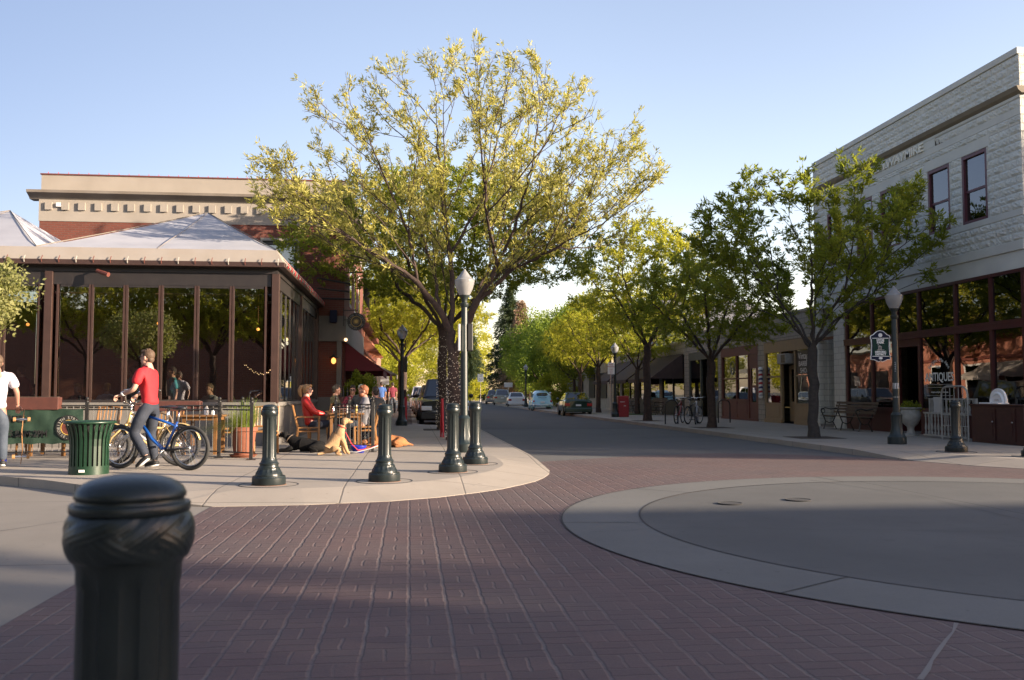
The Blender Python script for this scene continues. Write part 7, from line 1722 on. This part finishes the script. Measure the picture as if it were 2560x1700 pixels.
    MB().box(-w_*.96, w_*.96, L-.12, L+.07, zb, zb+.28).build('front_bumper', pm if tail != 'suvfront' else M['sign_black'], r, bevel=.04)
    MB().box(-w_*.45, w_*.45, L-.05, L+.02, .60, .74).build('grille', M['sign_black'], r)
    MB().box(-.16, .16, -.035, -.02, z0-.30, z0-.19).build('number_plate', M['plate'], r)
    return r
sed = [(0, .90, .86), (.08, .98, .95), (.9, 1.0, 1.0), (1.6, .98, 1.0), (3.3, .93, 1.0), (4.1, .84, .96), (4.45, .72, .86), (4.52, .55, .80)]
suv = [(0, 1.02, .92), (.06, 1.05, .98), (1.2, 1.08, 1.0), (2.6, 1.08, 1.0), (3.4, 1.06, 1.0), (4.3, 1.0, .97), (4.62, .92, .92), (4.7, .6, .88)]
carpaint('paint_green', (.012, .04, .03)); carpaint('paint_white', (.62, .64, .66), 0); carpaint('paint_silver', (.28, .30, .28), .5); carpaint('paint_black', (.012, .012, .013)); carpaint('paint_blue', (.24, .46, .56), 0); carpaint('paint_grey', (.10, .11, .12)); carpaint('paint_dkbrown', (.03, .02, .018))
car('dark green sedan parked first in the right hand row, seen from behind', (9.25, 50.6, 0), -.06, 4.5, 1.72, sed, (.55, 1.15, 2.35, 3.15, .96, 1.43), 'paint_green', .31, s=.93)
car('white sedan parked beyond the light blue rounded car', (9.75, 84.5, 0), -.05, 4.5, 1.76, sed, (.6, 1.15, 2.35, 3.15, .96, 1.43), 'paint_white', .31, s=.95)
car('silver-green sport wagon parked beyond the white sedan', (9.75, 98, 0), -.05, 4.6, 1.8, suv, (.08, .45, 2.9, 3.5, 1.04, 1.68), 'paint_silver', .34, s=1.0)
car('grey car farthest in the right hand row', (9.6, 106, 0), -.05, 4.6, 1.8, suv, (.08, .45, 2.9, 3.5, 1.04, 1.66), 'paint_grey', .34)
# left row faces the camera (nose towards -y)
car('large black sport utility vehicle parked on the left, nose towards the camera', (1.42, 41.2, 0), PI-.01, 4.8, 1.92, suv, (.08, .5, 2.9, 3.55, 1.06, 1.80), 'paint_black', .37, tail='suvfront', s=1.04)
car('dark wagon parked behind the black sport utility vehicle', (1.25, 48.2, 0), PI, 4.7, 1.85, suv, (.08, .5, 2.9, 3.55, 1.06, 1.70), 'paint_dkbrown', .35, tail='suvfront')
car('dark car third in the left hand row', (1.1, 55.0, 0), PI, 4.6, 1.8, suv, (.08, .5, 2.9, 3.5, 1.04, 1.6), 'paint_grey', .34)
car('pale sedan fourth in the left hand row', (1.0, 63, 0), PI, 4.5, 1.76, sed, (.6, 1.15, 2.35, 3.15, .96, 1.45), 'paint_silver', .32)
car('white van-like car far in the left hand row', (.9, 74, 0), PI, 4.6, 1.85, suv, (.08, .4, 3.0, 3.5, 1.04, 1.8), 'paint_white', .34)
car('dark car farthest in the left hand row', (.9, 84, 0), PI, 4.6, 1.8, suv, (.08, .5, 2.9, 3.5, 1.04, 1.6), 'paint_grey', .34)
# light blue rounded car
bt = thing('parked_car', 'light blue rounded vintage car parked between the green and white sedans', 'car', (9.55, 66.6, 0), -.06, 'cars parked along the street'); pm = M['paint_blue']
b = MB(); stn = [(-.0, .30, .50, .55), (.06, .30, .72, .66), (.3, .28, .98, .72), (.7, .27, 1.24, .74), (1.15, .27, 1.42, .74), (1.7, .27, 1.50, .74), (2.2, .27, 1.47, .74), (2.55, .27, 1.32, .73), (2.85, .27, 1.0, .70), (3.3, .28, .90, .58), (3.8, .3, .76, .42), (4.0, .32, .55, .3)]
m = 17
for y, zlo, zhi, hw in stn:
    for j in range(m):
        a = PI*j/(m-1); c_, s_ = math.cos(a), math.sin(a)
        x = -hw*(abs(c_)**.55)*(1 if c_ > 0 else -1); b.v.append((x, y, zlo+(zhi-zlo)*(abs(s_)**.62)))
for i in range(len(stn)-1):
    for j in range(m-1): a = i*m+j; b.f.append((a, a+m, a+m+1, a+1))
b.f.append(tuple(range(m))); b.f.append(tuple(reversed(range((len(stn)-1)*m, len(stn)*m)))); b.build('body', pm, bt, 2)
for y, rr_y in ((.72, .56), (3.12, .60)):
    for s_ in (-1, 1): MB().ell((s_*.66, y, .40), (.17, rr_y, .36), 16, 12).build('fender', pm, bt, 2)
wheel_set(bt, (.75, 3.12), .80, .31)
ov = [(math.cos(t)*.37, math.sin(t)*.13) for t in [2*PI*k/24 for k in range(24)]]
Mx = Matrix.Translation((0, .50, 1.17)) @ Matrix.Rotation(-.62, 4, 'X')
MB().prism([(abs(x)**.8*(1 if x > 0 else -1)*.92, z*1.05) for x, z in ov][::-1], -.05, .02, 'y', Mx).build('rear_window', M['glass_car'], bt)
for s_ in (-1, 1):
    MB().prism([(1.0, .98), (2.45, .98), (2.25, 1.32), (1.75, 1.40), (1.2, 1.32)], s_*.735, s_*.70, 'x').build('side_window', M['glass_car'], bt)
    MB().ell((s_*.62, .14, .68), (.07, .05, .09), 12, 8).build('tail_light', M['taillight'], bt, 2)
    MB().ell((s_*.60, 3.68, .62), (.09, .07, .10), 12, 8).build('headlight', M['headlight'], bt, 2)
MB().tube([(-.80, .15, .42), (-.7, -.08, .42), (0, -.13, .42), (.7, -.08, .42), (.80, .15, .42)], .04, 8, flat=.8).build('bumper', M['chrome'], bt, 2)
MB().tube([(-.7, 4.0, .42), (0, 4.12, .42), (.7, 4.0, .42)], .04, 8).build('bumper', M['chrome'], bt, 2)
MB().box(-.15, .15, -.045, -.03, .58, .69).build('number_plate', M['plate'], bt); MB().box(-.3, .3, .12, .16, .93, .96).build('vent', M['sign_black'], bt)
